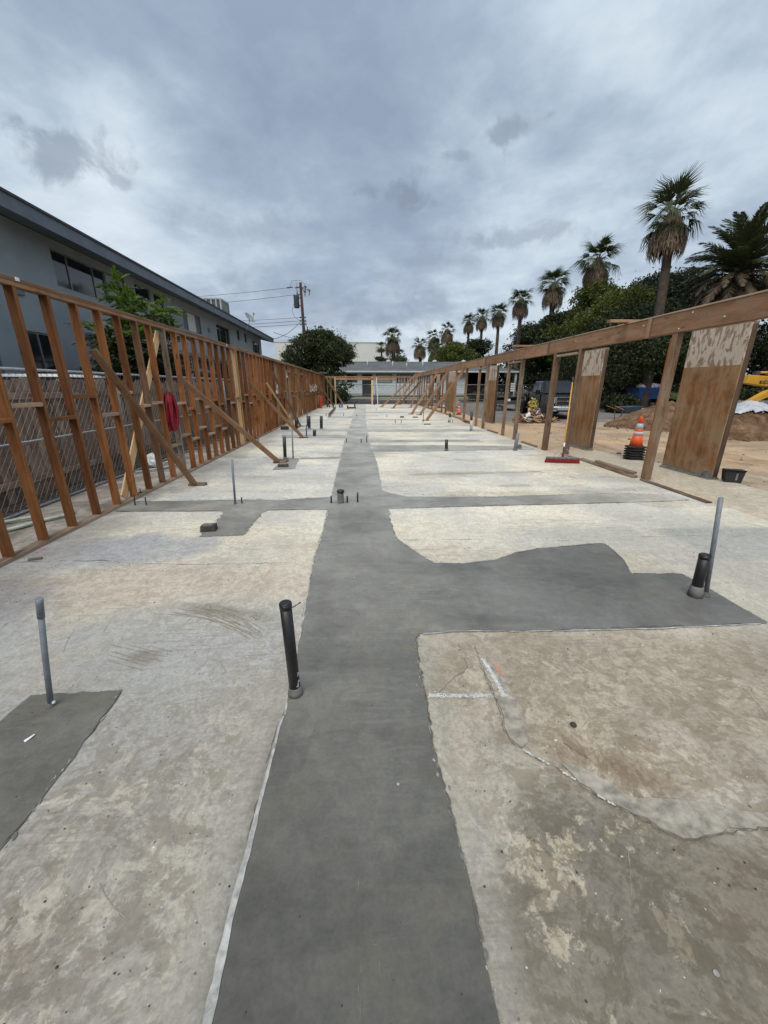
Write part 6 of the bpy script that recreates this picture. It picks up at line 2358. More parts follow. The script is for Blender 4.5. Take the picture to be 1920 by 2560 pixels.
pl = [('tallest fan palm, nearest, at the upper right', (18.44, 26, 11.0), 2.25, 2.35, .88, .25, 43, .5),
      ('second fan palm from the right, its skirt partly hidden by a yellow green tree', (20.42, 37, 11.7), 2.3, 2.4, .88, .26, 38, .2),
      ('third fan palm from the right in the row', (21.81, 48, 12.3), 2.35, 2.6, .98, .28, 38, 0),
      ('fourth fan palm from the right in the row', (22.76, 60, 13.1), 2.3, 2.6, .98, .28, 36, 0),
      ('fifth fan palm from the right in the row', (25.59, 78, 14.4), 2.4, 2.7, 1.0, .28, 40, 0),
      ('sixth fan palm from the right in the row', (24.79, 86, 14.9), 2.3, 2.7, 1.0, .28, 36, 0),
      ('leftmost fan palm of the tall row', (23.64, 92, 15.0), 2.3, 2.7, 1.0, .28, 34, 0),
      ('lone fan palm with a long brown skirt above the far house', (5.88, 78, 10.2), 2.4, 3.6, 1.25, .34, 40, 0),
      ('small dark fan palm left of the lone palm', (4.52, 95, 9.8), 1.9, 1.2, .7, .2, 24, 0),
      ('left palm of the far cluster over the house roof', (12.72, 90, 9.9), 2.4, 3.0, 1.2, .32, 28, 0),
      ('middle palm of the far cluster over the house roof', (15.74, 90, 11.4), 2.4, 3.0, 1.2, .32, 28, 0),
      ('right and highest palm of the far cluster over the house roof', (17.52, 85, 12.3), 2.3, 2.8, 1.1, .3, 28, 0),
      ('low front palm of the far cluster over the house roof', (13.57, 75, 7.9), 2.6, 3.2, 1.3, .34, 30, 0),
      ('small far palm between the lone palm and the cluster', (9.4, 100, 8.4), 2.2, 1.4, .8, .25, 22, 0)]
for k, (lab, cr, rr, sl, sr, tr_, nf, lean) in enumerate(pl):
    fan_palm(lab, (cr[0], cr[1], -.1), cr, rr, sl, sr, tr_, nf, 100 + k, lean)


# ---- feather palm at the right
def pinnate_mesh(name, mat, L, seed, n=64, leafl=.58, droop=1.1):
    rg = random.Random(seed)
    g = MB()
    path = lambda f: Vector((L * (f - .12 * f ** 3), 0, .25 * L * f - droop * L * .42 * f ** 2.2))
    g.tube([path(f) for f in np.linspace(0, 1, 9)], [.045 * (1 - .85 * f) for f in np.linspace(0, 1, 9)], 5, False)
    for k in range(n):
        f = .10 + .9 * (k + .5) / n
        p = path(f)
        T = (path(min(1, f + .02)) - path(f - .02)).normalized()
        ll = leafl * (math.sin(math.pi * min(1, .15 + f * .85)) ** .6) * rg.uniform(.85, 1.1)
        for s in (-1, 1):
            d = (T * .85 + Vector((0, s * .7, -.05 + rg.uniform(-.3, .25)))).normalized()
            e = p + d * ll - Vector((0, 0, .12 * ll))
            w = T * .032
            mdl = p + d * ll * .55
            g.face([p - w * .5, p + w * .5, mdl + w, mdl - w])
            g.face([mdl - w, mdl + w, e])
    return g.mesh(name, mat)


FP = thing('feather_palm', 'large feather palm with drooping dry fronds at the right edge', 'palm tree', (21.6, 24, -.1))
PG = [pinnate_mesh('frond', 'palm_green', 3.3, k, droop=.9 + .3 * k) for k in range(2)]
PD = [pinnate_mesh('dry_frond', 'palm_dry', 3.0, k + 9, droop=1.3) for k in range(2)]
g = MB()
g.tube([(0, 0, -.2), (0, 0, 3.5), (0, 0, 7.6), (0, 0, 8.3)], [.42, .40, .5, .35], 14)
g.build('trunk', 'palm_bark', FP)
for k in range(112):
    f = (k + .5) / 112
    dry = f > .58
    o = link('dry_frond' if dry else 'frond', (PD if dry else PG)[k % 2], FP, (0, 0, 8.1 - .9 * f))
    o.rotation_euler = (random.uniform(-.25, .25), -R(80 - 128 * f + random.uniform(-6, 6)), k * 2.39996)
    q = random.uniform(.85, 1.1)
    o.scale = (q, q, q)


# ---- leafy sapling behind the left wall (each compound leaf is a part)
def compound_leaf(seed):
    rg = random.Random(seed)
    g = MB()
    L = .34
    path = lambda f: Vector((L * f, 0, .05 * f - .13 * f * f))
    g.tube([path(0), path(.5), path(1)], [.004, .003, .002], 4, False)
    n = 6
    for k in range(n + 1):
        f = .22 + .78 * k / n
        p = path(f)
        for s in ((-1, 1) if k < n else (0,)):
            d = Vector((.55 if s else 1, s * .85, rg.uniform(-.25, .05))).normalized()
            ll = rg.uniform(.10, .135)
            w = ll * .23
            sd = Vector((-d.y, d.x, 0))
            a, b, c2 = p + d * ll * .35, p + d * ll * .65, p + d * ll
            up = Vector((0, 0, .008))
            g.face([p, a - sd * w, a + up, ])
            g.face([p, a + up, a + sd * w])
            g.face([a - sd * w, b - sd * w * .85, b + up, a + up])
            g.face([a + up, b + up, b + sd * w * .85, a + sd * w])
            g.face([b - sd * w * .85, c2 - Vector((0, 0, .01)), b + up])
            g.face([b + up, c2 - Vector((0, 0, .01)), b + sd * w * .85])
    return g


SL = thing('leafy_sapling', 'bright green leafy sapling between the left building and the fence', 'sapling', (-5.6, 10.75, -.05))
CLM = [compound_leaf(k).mesh('leaf', 'leaf_bright') for k in range(3)]
CLD = [compound_leaf(k).mesh('leaf', 'leaf_bush') for k in range(3)]
g = MB()
rg = random.Random(5)
tips = []
for k in range(19):
    f = k / 18
    a = Vector((rg.uniform(-.12, .12), rg.uniform(-.15, .15), 0))
    e = Vector((rg.uniform(-.5, .55), -1.45 + 2.9 * f + rg.uniform(-.2, .2), 0))
    top = 2.6 + 1.35 * math.exp(-((f - .68) / .26) ** 2) + rg.uniform(-.25, .2)
    pts = [a, a.lerp(e, .35) + Vector((0, 0, top * .45)), a.lerp(e, .75) + Vector((0, 0, top * .8)), e + Vector((0, 0, top))]
    g.tube(pts, [.022, .016, .010, .004], 5, False)
    tips.append(pts)
g.build('stems', 'bark', SL)
cnt = 0
for pts in tips:
    for j in range(26):
        f = .28 + .72 * j / 25
        seg = min(2, int(f * 3))
        p = pts[seg].lerp(pts[seg + 1], f * 3 - seg)
        bright = p.z > 2.55 and rg.random() < .75
        o = link('leaf', (CLM if bright else CLD)[j % 3], SL, p)
        o.rotation_euler = (rg.uniform(-.4, .4), -rg.uniform(-.4, .9), j * 2.4 + rg.random())
        q = rg.uniform(.9, 1.5)
        o.scale = (q, q, q)
        cnt += 1
# dark foliage mass lower behind the fence
leaf_cloud('lower_foliage', [(random.uniform(-.5, .4), -1.3 + 2.6 * k / 13, 1.7 + random.uniform(-.3, .4), .4, .4, .4) for k in range(14)], 5200, .07, 'leaf_dark', SL, 77, .3)['kind'] = 'stuff'


# ================================================================== VEHICLES
def wheel(parent, x, y, r, w, rim='chrome', side=1):
    o = MB()
    M = Matrix.Rotation(math.pi / 2, 3, 'Y')
    o.lathe([(r * .6, -w / 2), (r * .93, -w / 2), (r, -w * .35), (r, w * .35), (r * .93, w / 2), (r * .6, w / 2)], (x, y, r), 20, True, M)
    wo = o.build('wheel', 'rubber', parent)
    h = MB()
    h.lathe([(r * .6, -w * .40), (r * .58, w * .4)], (x, y, r), 16, True, M)
    h.lathe([(r * .2, -w * .46), (r * .2, w * .46)], (x, y, r), 10, True, M)
    h.build('rim', rim, wo)
    return wo


TK = thing('pickup_truck', 'black crew cab pickup parked nose on beyond the right wall', 'pickup truck', (10.32, 19.3, -.12), R(-8))
# local: front at y=0 facing -Y
g = MB()
g.hexa([(-.98, .25, .55), (.98, .25, .55), (.98, 1.65, .55), (-.98, 1.65, .55), (-.94, .30, 1.14), (.94, .30, 1.14), (.96, 1.65, 1.24), (-.96, 1.65, 1.24)])
g.hexa([(-.99, 1.651, .50), (.99, 1.651, .50), (.99, 3.95, .50), (-.99, 3.95, .50), (-.97, 1.651, 1.26), (.97, 1.651, 1.26), (.97, 3.95, 1.28), (-.97, 3.95, 1.28)])
bevel(g.build('body', 'black_paint', TK), .05, 3)
g = MB()
g.hexa([(-.90, 1.62, 1.262), (.90, 1.62, 1.262), (.90, 3.92, 1.282), (-.90, 3.92, 1.282), (-.72, 2.30, 1.90), (.72, 2.30, 1.90), (.74, 3.72, 1.90), (-.74, 3.72, 1.90)])
bevel(g.build('cab', 'black_paint', TK), .06, 3)
g = MB()
g.hexa([(-.76, 1.655, 1.31), (.76, 1.655, 1.31), (.76, 1.70, 1.29), (-.76, 1.70, 1.29), (-.62, 2.20, 1.83), (.62, 2.20, 1.83), (.62, 2.25, 1.82), (-.62, 2.25, 1.82)])
g.build('windshield', 'car_glass', TK)
for s in (-1, 1):
    for y0_, y1_, t0, t1 in ((1.98, 2.80, 2.42, 2.82), (2.90, 3.75, 2.92, 3.60)):
        g = MB()
        q = [(s * .893, y0_, 1.33), (s * .893, y1_, 1.33), (s * .762, t1, 1.80), (s * .762, t0, 1.80)]
        q2 = [(s * (abs(a) + .012), b, c_) for a, b, c_ in q]
        g.hexa([q[0], q[1], q2[1], q2[0], q[3], q[2], q2[2], q2[3]])
        g.build('side_window', 'car_glass', TK)
    g = MB()
    g.bb(s * 1.0 if s > 0 else -1.24, 1.24 if s > 0 else -1.0, 1.75, 1.84, 1.20, 1.45)
    bevel(g.build('mirror', 'black_paint', TK), .03)
    g = MB()
    g.bb(s * .80 - .15, s * .80 + .15, .245, .33, .80, 1.10)
    bevel(g.build('headlight', 'headlight', TK), .03)
    g = MB()
    g.bb(s * .985 - .01, s * .985 + .012, 1.70, 2.86, .62, 1.25)
    dr = bevel(g.build('door', 'black_paint', TK), .02)
    g2 = MB()
    g2.bb(s * 1.0 - .01, s * 1.0 + .014, 2.60, 2.78, 1.08, 1.12)
    g2.build('handle', 'chrome', dr)
    g = MB()
    g.bb(s * .985 - .01, s * .985 + .012, 2.90, 3.85, .62, 1.25)
    dr = bevel(g.build('door', 'black_paint', TK), .02)
    g2 = MB()
    g2.bb(s * 1.0 - .01, s * 1.0 + .014, 3.60, 3.78, 1.08, 1.12)
    g2.build('handle', 'chrome', dr)
    g = MB()
    g.bb(s * 1.05 - .06, s * 1.05 + .06, 1.7, 3.9, .40, .46)
    g.build('running_board', 'chrome', TK)
g = MB()
g.bb(-.62, .62, .22, .26, .70, 1.10)
gr = g.build('grille', 'rubber', TK)
g = MB()
for z0, z1 in ((1.075, 1.105), (.895, .92), (.69, .715)):
    g.bb(-.64, .64, .19, .24, z0, z1)
for s in (-1, 1):
    g.bb(s * .62 - .025, s * .62 + .025, .19, .24, .72, 1.07)
g.build('grille_bar', 'chrome', gr)
g = MB()
g.bb(-.12, .12, .165, .192, .875, .94)
g.build('badge', 'chrome', gr)
g = MB()
g.hexa([(-.99, .05, .40), (.99, .05, .40), (.99, .30, .40), (-.99, .30, .40), (-.99, .08, .66), (.99, .08, .66), (.99, .30, .66), (-.99, .30, .66)])
bevel(g.build('bumper', 'chrome', TK), .04)
g = MB()
g.bb(-.60, .60, .04, .07, .40, .48)
g.build('air_dam', 'rubber', TK)
for s in (-1, 1):
    g = MB()
    g.bb(s * .66 - .1, s * .66 + .1, .045, .07, .5, .57)
    g.build('fog_light', 'dark_trim', TK)
g = MB()
for s in (-1, 1):
    g.bb(s * .97 - .05, s * .97 + .05, 4.0, 6.1, .52, 1.30)
g.bb(-.97, .97, 4.0, 4.06, .6, 1.30)
g.bb(-.97, .97, 6.03, 6.1, .55, 1.30)
g.bb(-.95, .95, 4.0, 6.1, .55, .70)
bevel(g.build('bed', 'black_paint', TK), .03)
for s in (-1, 1):
    g = MB()
    M = Matrix.Rotation(math.pi / 2, 3, 'Y')
    g.lathe([(.60, -.09), (.60, .09), (.5, .12)], (s * 1.04, 4.95, .62), 22, True, M)
    g.build('rear_fender', 'black_paint', TK)
for x in (-.86, .86):
    wheel(TK, x, 1.02, .42, .27)
    wheel(TK, x, 4.95, .42, .30)


def car(name, label, loc, rz, paint, Hh=1.45, lights='headlight', cat='car'):
    """small generic car; front toward -Y."""
    t = thing(name, label, cat, loc, rz, None)
    g = MB()
    g.hexa([(-.86, .0, .28), (.86, .0, .28), (.86, 4.4, .28), (-.86, 4.4, .28), (-.82, .08, .78), (.82, .08, .78), (.82, 4.32, .88), (-.82, 4.32, .88)])
    bevel(g.build('body', paint, t), .12, 3)
    g = MB()
    g.hexa([(-.76, 1.15, .82), (.76, 1.15, .82), (.76, 4.1, .87), (-.76, 4.1, .87), (-.60, 1.95, Hh), (.60, 1.95, Hh), (.60, 3.5, Hh), (-.60, 3.5, Hh)])
    bevel(g.build('cabin', 'car_glass', t), .06, 2)
    g = MB()
    g.hexa([(-.60, 1.93, Hh - .01), (.60, 1.93, Hh - .01), (.60, 3.52, Hh - .01), (-.60, 3.52, Hh - .01), (-.54, 2.0, Hh + .05), (.54, 2.0, Hh + .05), (.54, 3.45, Hh + .05), (-.54, 3.45, Hh + .05)])
    bevel(g.build('roof', paint, t), .03, 2)
    for s in (-1, 1):
        g = MB()
        g.bb(s * .62 - .16, s * .62 + .16, -.01, .12, .58, .72)
        g.build('headlight', 'headlight', t)
        g = MB()
        g.bb(s * .66 - .14, s * .66 + .14, 4.28, 4.42, .62, .78)
        g.build('tail_light', 'red_light', t)
    for x in (-.76, .76):
        wheel(t, x, .85, .31, .2)
        wheel(t, x, 3.5, .31, .2)
    return t


car('parked_car', 'silver car with red tail light parked far away right of the pickup', (29.0, 46.0, .0), R(150), 'silver_paint')
car('parked_van', 'white van parked far away left of the pickup', (25.0, 66.0, .3), R(75), 'white_paint', 1.95, cat='van')
car('parked_car', 'pale car just showing over the left fences', (-6.25, 6.0, -.05), R(0), 'white_paint', 1.72)

# low black trailer behind the pickup
t = thing('flat_trailer', 'low black trailer with a white plate left of the pickup', 'trailer', (10.0, 26.6, -.12), R(-6))
g = MB()
g.bb(-.9, .9, 0, 3.6, .55, .95)
bevel(g.build('deck', 'black_paint', t), .03)
g = MB()
g.bb(-.9, .9, -.06, 0, .45, .72)
g.build('bumper', 'dark_trim', t)
g = MB()
g.bb(-.35, .0, -.08, -.062, .66, .82)
g.build('plate', 'white_paint', t)
for x in (-.85, .85):
    wheel(t, x, .9, .36, .24, 'dark_trim')
for s in (-1, 1):
    g = MB()
    g.bar((s * .8, .05, .95), (s * .8, .05, 1.25), .06, .06)
    g.build('stake', 'dark_trim', t)
# white roadside sign
t = thing('road_sign', 'small white stacked sign board left of the pickup', 'sign', (18.6, 49.0, .0), R(-10))
for k in range(4):
    g = MB()
    g.bb(-.26, .26, -.03, .03, .9 + k * .26, 1.10 + k * .26)
    g.build('sign_plate', 'white_paint', t)
g = MB()
for s in (-1, 1):
    g.bb(s * .3 - .03, s * .3 + .03, .032, .08, 0, 2.2)
g.build('sign_posts', 'dark_trim', t)

# ------------------------------------------------------------------ wheelbarrow
t = thing('wheelbarrow', 'wheelbarrow with a dark blue tray beside the dirt heap', 'wheelbarrow', (13.3, 19.2, -.1), R(98))
# local: wheel at -Y, handles to +Y
g = MB()
b4 = [(-.2, -.35, .34), (.2, -.35, .34), (.24, .35, .36), (-.24, .35, .36)]
t4 = [(-.36, -.55, .66), (.36, -.55, .66), (.38, .5, .62), (-.38, .5, .62)]
g.face(b4[::-1])
for k in range(4):
    g.face([b4[k], b4[(k + 1) % 4], t4[(k + 1) % 4], t4[k]])
o = g.build('tray', 'barrow_blue', t)
s = o.modifiers.new('thick', 'SOLIDIFY')
s.thickness = .012
for sgn in (-1, 1):
    g = MB()
    g.tube([(sgn * .05, -.62, .22), (sgn * .22, .2, .40), (sgn * .30, 1.05, .68)], .022, 7)
    g.build('handle', 'stud_wood', t)
    g = MB()
    g.tube([(sgn * .2, .1, .36), (sgn * .22, .32, .0), (sgn * .22, .5, .0), (sgn * .25, .55, .42)], .016, 6)
    g.build('leg', 'dark_trim', t)
M = Matrix.Rotation(math.pi / 2, 3, 'Y')
g = MB()
g.lathe([(.1, -.045), (.18, -.05), (.2, -.02), (.2, .02), (.18, .05), (.1, .045)], (0, -.66, .2), 18, True, M)
wo = g.build('wheel', 'rubber', t)
g = MB()
g.lathe([(.1, -.03), (.1, .03)], (0, -.66, .2), 12, True, M)
g.build('rim', 'pale_concrete', wo)


# ------------------------------------------------------------------ dirt heaps
def heap_z(U, V2, h, seed):
    r = np.sqrt(U ** 2 + V2 ** 2) * (1 + .22 * (fbm(U * 2 + seed, V2 * 2 + 3, 4) - .5) * 2)
    Zh = h * np.clip(1 - r ** 1.35, -.08, 1)
    return Zh + (fbm(U * 6 + seed, V2 * 6, 5) - .5) * .22 * h * (Zh > 0) + (fbm(U * 18 + seed, V2 * 18, 3) - .5) * .07 * (Zh > 0)


def heap(name, label, c, rx, ry, h, seed, rot=0.0):
    rs = np.random.default_rng(seed)
    n = 70
    u = np.linspace(-1.25, 1.25, n)
    U, V2 = np.meshgrid(u, u)
    Zh = heap_z(U, V2, h, seed)
    cc, ss = math.cos(rot), math.sin(rot)
    Xh, Yh = U * rx * cc - V2 * ry * ss, U * rx * ss + V2 * ry * cc
    m = bpy.data.meshes.new(name)
    idx = np.arange(n * n).reshape(n, n)
    q = np.stack([idx[:-1, :-1], idx[:-1, 1:], idx[1:, 1:], idx[1:, :-1]], -1).reshape(-1, 4)
    fill_mesh(m, np.stack([Xh, Yh, Zh], -1).reshape(-1, 3), q, True)
    m.materials.append(MATS['dirt_heap'])
    o = link(name, m, None, c)
    return tag(o, label, 'dirt pile')


heap('dirt_heap', 'brown dirt heap behind the traffic cone', (12.6, 15.6, -.12), 2.4, 2.0, 1.02, 4)
heap('dirt_heap', 'brown dirt heap partly under a white plastic sheet at the right', (13.0, 12.6, -.12), 2.1, 1.7, 1.05, 9)
# clods round the heaps
m = MB()
for k in range(170):
    a = random.random() * 6.28
    rr = random.uniform(1.0, 2.6)
    cx, cy = ((12.6, 15.4), (13.0, 12.6))[k % 2]
    s = random.uniform(.02, .07)
    m.lathe([(s * .7, 0), (s, s * .5), (s * .6, s * 1.1), (s * .1, s * 1.3)], (cx + rr * math.cos(a), cy + rr * math.sin(a) * .8, -.10), 6, False)
tag(m.build('clods', 'dirt_heap'), 'clods scattered round the dirt heaps', 'dirt clods', kind='stuff')
m = MB()
for k in range(420):
    x, y = random.uniform(6.2, 16), random.uniform(4.5, 17)
    s_ = random.uniform(.006, .03) * (1 if random.random() < .93 else 2.2)
    m.lathe([(s_ * .8, 0), (s_, s_ * .5), (s_ * .3, s_ * 1.0)], (x, y, -.112), 5, False)
tag(m.build('rubble', 'dark_concrete'), 'small stones and crumbs strewn over the dirt lot', 'rubble', kind='stuff')
# plastic sheet draped over the right heap
n = 90
U, V2 = np.meshgrid(np.linspace(-.95, 1.2, n), np.linspace(-1.1, 1.0, n))
Xs, Ys = 13.0 + U * 2.1, 12.6 + V2 * 1.7
Zb = heap_z(U, V2, 1.05, 9)
Zs = np.maximum(Zb, heap_z(U * .97, V2 * .97, 1.05, 9)) - .12 + .05 + (fbm(U * 5, V2 * 5 + 4, 4) - .35) * .14 + .03 * np.sin(U * 17 + V2 * 9)
cut = (Zb > .72 - .55 * np.clip(U + .05, 0, 1) + .16 * (fbm(U * 4, V2 * 4 + 9, 3) - .5)) & (U > -.85)
m = bpy.data.meshes.new('plastic_sheet')
idx = np.arange(n * n).reshape(n, n)
q = np.stack([idx[:-1, :-1], idx[:-1, 1:], idx[1:, 1:], idx[1:, :-1]], -1).reshape(-1, 4)
q = q[cut[:-1, :-1].reshape(-1)]
fill_mesh(m, np.stack([Xs, Ys, Zs], -1).reshape(-1, 3), q, True)
plain('sheeting', (.40, .42, .45), .45, 0, .2, 4)
m.materials.append(MATS['sheeting'])
o = link('plastic_sheet', m)
tag(o, 'white plastic sheet draped over the right dirt heap', 'plastic sheet')
sd = o.modifiers.new('thick', 'SOLIDIFY')
sd.thickness = .006

# low stone wall behind the right heap
t = thing('stone_wall', 'low wall of rounded grey stones behind the plastic sheet', 'wall', (20.5, 19.6, -.1))
for r_ in range(3):
    x = -2.0
    while x < 6:
        w = random.uniform(.35, .7)
        g = MB()
        h = .30
        z = r_ * h
        q = [random.uniform(-.04, .04) for _ in range(8)]
        g.hexa([(x + q[0], -.2, z + .01), (x + w, -.2 + q[1], z + .01), (x + w, .2, z + .01), (x, .2, z + .01), (x + .05, -.16 + q[2], z + h), (x + w - .05 + q[3], -.17, z + h), (x + w - .05, .17, z + h), (x + .05, .17, z + h)])
        bevel(g.build('stone', 'dark_concrete', t), .06, 2)
        x += w + .03

# blue bin on a trailer frame, full of white bags
t = thing('blue_bin', 'blue steel bin on legs under the big dark tree', 'bin', (19.25, 26.4, -.1), R(-6))
g = MB()
g.hexa([(-.72, -.6, .80), (.72, -.6, .80), (.72, .7, .80), (-.72, .7, .80), (-.86, -.7, 1.50), (.86, -.7, 1.50), (.86, .8, 1.50), (-.86, .8, 1.50)])
g.build('body', 'blue_paint', t)
g = MB()
for q in ((-.88, .88, -.73, -.70), (-.88, .88, .80, .83)):
    g.bb(q[0], q[1], q[2], q[3], 1.44, 1.53)
for s in (-1, 1):
    g.bb(s * .87 - .015, s * .87 + .015, -.70, .80, 1.44, 1.53)
g.build('rim', 'blue_paint', t)
for x in (-.25, .72):
    g = MB()
    g.bar((x * .92, -.63, .82), (x, -.725, 1.44), .06, .05)
    g.build('rib', 'blue_paint', t)
for x, z in ((.25, 1.22), (.25, 1.12), (.25, 1.02)):
    g = MB()
    g.box((x, -.70 + (1.5 - z) * .14 - .012, z), (.32, .012, .025))
    g.build('vent_slot', 'dark_trim', t)
for x in (-.6, .6):
    g = MB()
    g.bar((x, -.4, 0), (x, -.4, .8), .08, .08)
    g.bar((x, .5, 0), (x, .5, .8), .08, .08)
    g.build('leg', 'dark_trim', t)
for k, (dx, dy, r_) in enumerate(((-.52, -.35, .33), (-.18, -.3, .36), (.2, -.35, .36), (.56, -.3, .33), (0, .2, .42))):
    crumpled('trash_bag', (19.25 + dx, 26.4 + dy, 1.27), r_, 'white_plastic', ['white bag at the left end of the blue bin', 'white bag left of the middle of the blue bin', 'white bag right of the middle of the blue bin', 'white bag at the right end of the blue bin', 'white bag at the back of the blue bin'][k], 'bag', .6, 7)
    bpy.data.objects[-1]['group'] = 'white bags heaped in the blue bin' if False else ''
for o in bpy.data.objects:
    if o.get('group') == '':
        del o['group']
    if o.name.startswith('trash_bag'):
        o['group'] = 'white bags heaped in the blue bin'
t = thing('storage_bin', 'grey lidded toolbox on the ground below the blue bin', 'toolbox', (16.6, 22.5, -.1))
g = MB()
g.hexa([(-.28, -.2, 0), (.28, -.2, 0), (.28, .2, 0), (-.28, .2, 0), (-.31, -.22, .30), (.31, -.22, .30), (.31, .22, .30), (-.31, .22, .30)])
g.build('body', 'charcoal_block', t)
g = MB()
g.bb(-.33, .33, -.24, .24, .30, .37)
g.build('lid', 'pale_concrete', t)
g = MB()
g.bar((-.12, -.235, .22), (.12, -.235, .22), .03, .04)
g.build('handle', 'pale_concrete', t)
crumpled('plastic_bag', (17.8, 21.6, -.08), .25, 'white_plastic', 'white bag on the ground right of the toolbox', 'bag', .9)
crumpled('plastic_bag', (9.6, 27.4, -.1), .35, 'white_plastic', 'white crumpled sheet on the asphalt left of the trailer', 'bag', .5)
m = MB()
m.tube([(17.35, 22.6, -.1), (17.45, 22.7, 1.1)], .03, 6)
tag(m.build('stake', 'pale_concrete'), 'pale upright stake under the blue bin', 'stake')

# debris heap beside the truck
m = MB()
for k in range(110):
    a = random.random() * 6.28
    rr = random.random() ** .7 * 1.05
    x, y = 8.05 + rr * math.cos(a) * 1.0, 18.0 + rr * math.sin(a) * .6
    z = -.06 + max(0, 1.05 - rr) * .5 * random.random()
    d = Vector((random.uniform(-1, 1), random.uniform(-1, 1), random.uniform(-.35, .5))).normalized()
    L = random.uniform(.15, .45)
    m.bar(Vector((x, y, z + .06)) - d * L / 2, Vector((x, y, z + .06)) + d * L / 2, random.uniform(.04, .16), random.uniform(.015, .04), (random.uniform(-1, 1), random.uniform(-1, 1), 1))
m2 = MB()
m2.v, m2.f, m2.sm = m.v, m.f[:180], m.sm[:180]
tag(m2.build('pale_debris', 'new_wood'), 'paler broken lath mixed in the debris heap', 'debris', kind='stuff')
m.f, m.sm = m.f[180:], m.sm[180:]
tag(m.build('debris_heap', 'brace_wood'), 'heap of broken lath and board scraps beside the pickup', 'debris', kind='stuff')
m = MB()
for k in range(7):
    x, y = 8.05 + random.uniform(-.7, .7), 17.8 + random.uniform(-.3, .3)
    m.box((x, y, random.uniform(0, .35)), (random.uniform(.1, .25), random.uniform(.1, .2), .015), Matrix.Rotation(random.uniform(-1, 1), 3, 'X') @ Matrix.Rotation(random.uniform(-1, 1), 3, 'Y'))
tag(m.build('plaster_scraps', 'white_plastic'), 'white plaster scraps mixed in the debris heap', 'debris', kind='stuff')
o = board('loose_board', (8.62, 17.75, -.1), (8.60, 17.85, .62), .02, .12, 'new_wood', None, (0, 1, 0))
tag(o, 'pale board standing upright at the right of the debris heap', 'board')
o = board('loose_board', (7.72, 17.95, -.1), (7.70, 18.0, .55), .02, .10, 'new_wood', None, (0, 1, 0))
tag(o, 'pale board standing upright at the left of the debris heap', 'board')
t = thing('yellow_bundle', 'crumpled bundle of yellow tape on a stake behind the debris heap', 'bundle', (8.05, 18.4, -.1))
g = MB()
for k in range(90):
    a = random.random() * 6.28
    c = Vector((random.gauss(0, .08), random.gauss(0, .07), .78 + random.gauss(0, .10)))
    d = Vector((random.uniform(-1, 1), random.uniform(-1, 1), random.uniform(-1.2, .8))).normalized() * random.uniform(.05, .11)
    s = Vector((random.uniform(-1, 1), random.uniform(-1, 1), random.uniform(-1, 1))).normalized() * .03
    g.face([c - d - s, c - d + s, c + s * 1.4, c - s])
    g.face([c - s, c + s * 1.4, c + d + s, c + d - s])
g.build('tape', 'yellow_plastic', t)
g = MB()
g.bar((0, 0, 0), (0, 0, .85), .05, .05)
g.build('stake', 'old_wood', t)

# ------------------------------------------------------------------ excavator reaching in from the right
EX = thing('excavator', 'yellow excavator whose boom reaches in from the right edge', 'excavator', (21.62, 16.6, -.1))
g = MB()
g.hexa([(-5.25, -.16, 1.72), (-4.4, -.17, 1.60), (-4.4, .17, 1.60), (-5.25, .16, 1.72), (-5.15, -.15, 2.06), (-4.4, -.17, 2.02), (-4.4, .17, 2.02), (-5.15, .15, 2.06)])
g.hexa([(-4.4, -.17, 1.60), (-1.2, -.18, 1.45), (-1.2, .18, 1.45), (-4.4, .17, 1.60), (-4.4, -.17, 2.02), (-1.2, -.18, 1.95), (-1.2, .18, 1.95), (-4.4, .17, 2.02)])
bm_ = bevel(g.build('boom', 'yellow_paint', EX), .03, 2)
g = MB()
g.tube([(-4.75, 0, 2.16), (-3.2, 0, 2.14)], .05, 10)
g.tube([(-4.3, 0, 2.15), (-1.8, 0, 2.12)], .075, 10)
g.build('hydraulic_ram', 'yellow_paint', EX)
g = MB()
g.bb(-4.85, -4.65, -.08, .08, 2.04, 2.2)
g.build('pivot', 'dark_trim', EX)
plate = MB()
plate.bb(-4.66, -3.72, -.186, -.178, 1.71, 1.83)
plate.build('name_plate', 'lettering_dark', EX)
cu = bpy.data.curves.new('lettering', 'FONT')
cu.body = 'KOBELCO'
cu.size = .14
cu.extrude = .002
tmp = bpy.data.objects.new('tmp_text', cu)
COL.objects.link(tmp)
bpy.context.view_layer.update()
me = bpy.data.meshes.new_from_object(tmp.evaluated_get(bpy.context.evaluated_depsgraph_get()))
bpy.data.objects.remove(tmp)
me.materials.clear()
me.materials.append(MATS['yellow_paint'])
lo = link('lettering', me, EX, (-4.60, -.190, 1.722))
lo.rotation_euler = (math.pi / 2, 0, 0)
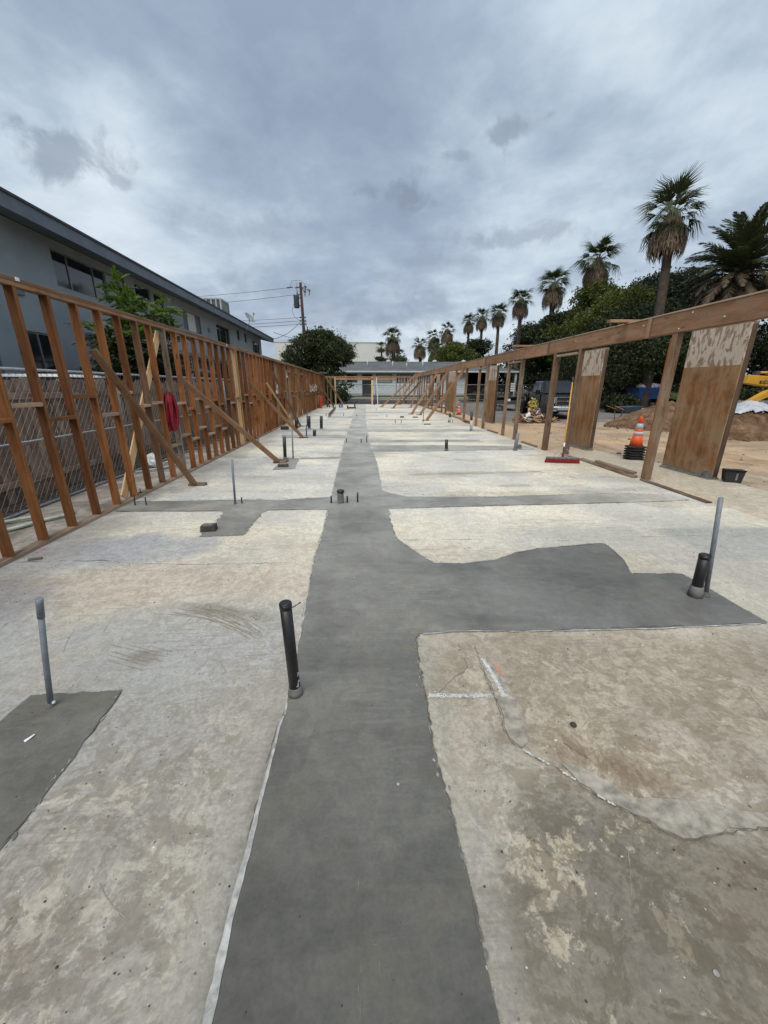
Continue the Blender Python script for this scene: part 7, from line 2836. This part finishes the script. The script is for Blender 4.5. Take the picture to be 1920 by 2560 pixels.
# stick and bucket hanging down-left
g = MB()
g.hexa([(-5.72, -.9, .96), (-5.56, -.9, .86), (-5.56, -.68, .86), (-5.72, -.68, .96), (-4.95, -.9, 1.42), (-4.78, -.9, 1.20), (-4.78, -.68, 1.20), (-4.95, -.68, 1.42)])
g.hexa([(-4.95, -.9, 1.42), (-4.78, -.9, 1.20), (-4.78, -.68, 1.20), (-4.95, -.68, 1.42), (-4.0, -.9, 1.66), (-4.0, -.9, 1.42), (-4.0, -.68, 1.42), (-4.0, -.68, 1.66)])
bevel(g.build('stick', 'yellow_paint', EX), .02, 2)
g = MB()
g.tube([(-4.4, -.78, 1.58), (-2.2, -.5, 1.6)], .06, 8)
g.build('hydraulic_ram', 'dark_trim', EX)
g = MB()
for s in (-1, 1):
    g.hexa([(-1.9, s * .9 - .25, .0), (1.9, s * .9 - .25, .0), (1.9, s * .9 + .25, .0), (-1.9, s * .9 + .25, .0), (-2.1, s * .9 - .25, .7), (2.1, s * .9 - .25, .7), (2.1, s * .9 + .25, .7), (-2.1, s * .9 + .25, .7)])
bevel(g.build('tracks', 'rubber', EX), .2, 3)
g = MB()
g.hexa([(-1.3, -1.1, .9), (2.2, -1.1, .9), (2.2, 1.1, .9), (-1.3, 1.1, .9), (-1.3, -1.1, 1.7), (2.2, -1.1, 1.8), (2.2, 1.1, 1.8), (-1.3, 1.1, 1.7)])
bevel(g.build('house', 'yellow_paint', EX), .08, 2)
g = MB()
g.hexa([(-1.25, -1.08, 1.72), (.2, -1.08, 1.75), (.2, -.2, 1.75), (-1.25, -.2, 1.72), (-1.0, -1.05, 2.75), (.15, -1.05, 2.75), (.15, -.22, 2.75), (-1.0, -.22, 2.75)])
bevel(g.build('cab', 'car_glass', EX), .05, 2)
g = MB()
g.bb(-1.05, .2, -1.08, -.2, 2.752, 2.82)
g.build('cab_roof', 'yellow_paint', EX)
# small things on the asphalt beyond the posts
t = thing('paint_bucket', 'white bucket standing far off between the right posts', 'bucket', (7.6, 31.5, -.1))
g = MB()
g.lathe([(.16, 0), (.19, .42), (.2, .43), (.18, .44)], (0, 0, 0), 14)
g.build('body', 'white_plastic', t)
g = MB()
g.tube([(-.19, 0, .40), (0, -.2, .25), (.19, 0, .40)], .008, 5)
g.build('handle', 'galvanised', t)
o = board('concrete_slab_piece', (6.6, 30.8, .25), (7.5, 30.9, .28), .05, .6, 'plate_wood', None, (0, 1, 0))
tag(o, 'pale flat board leaning low beyond the far right posts', 'board')
crumpled('plastic_bag', (6.3, 31.0, -.1), .3, 'white_plastic', 'small white bag beyond the far right posts', 'bag', .3)
print('objects', len(bpy.data.objects), 'left wall parts', LWN)
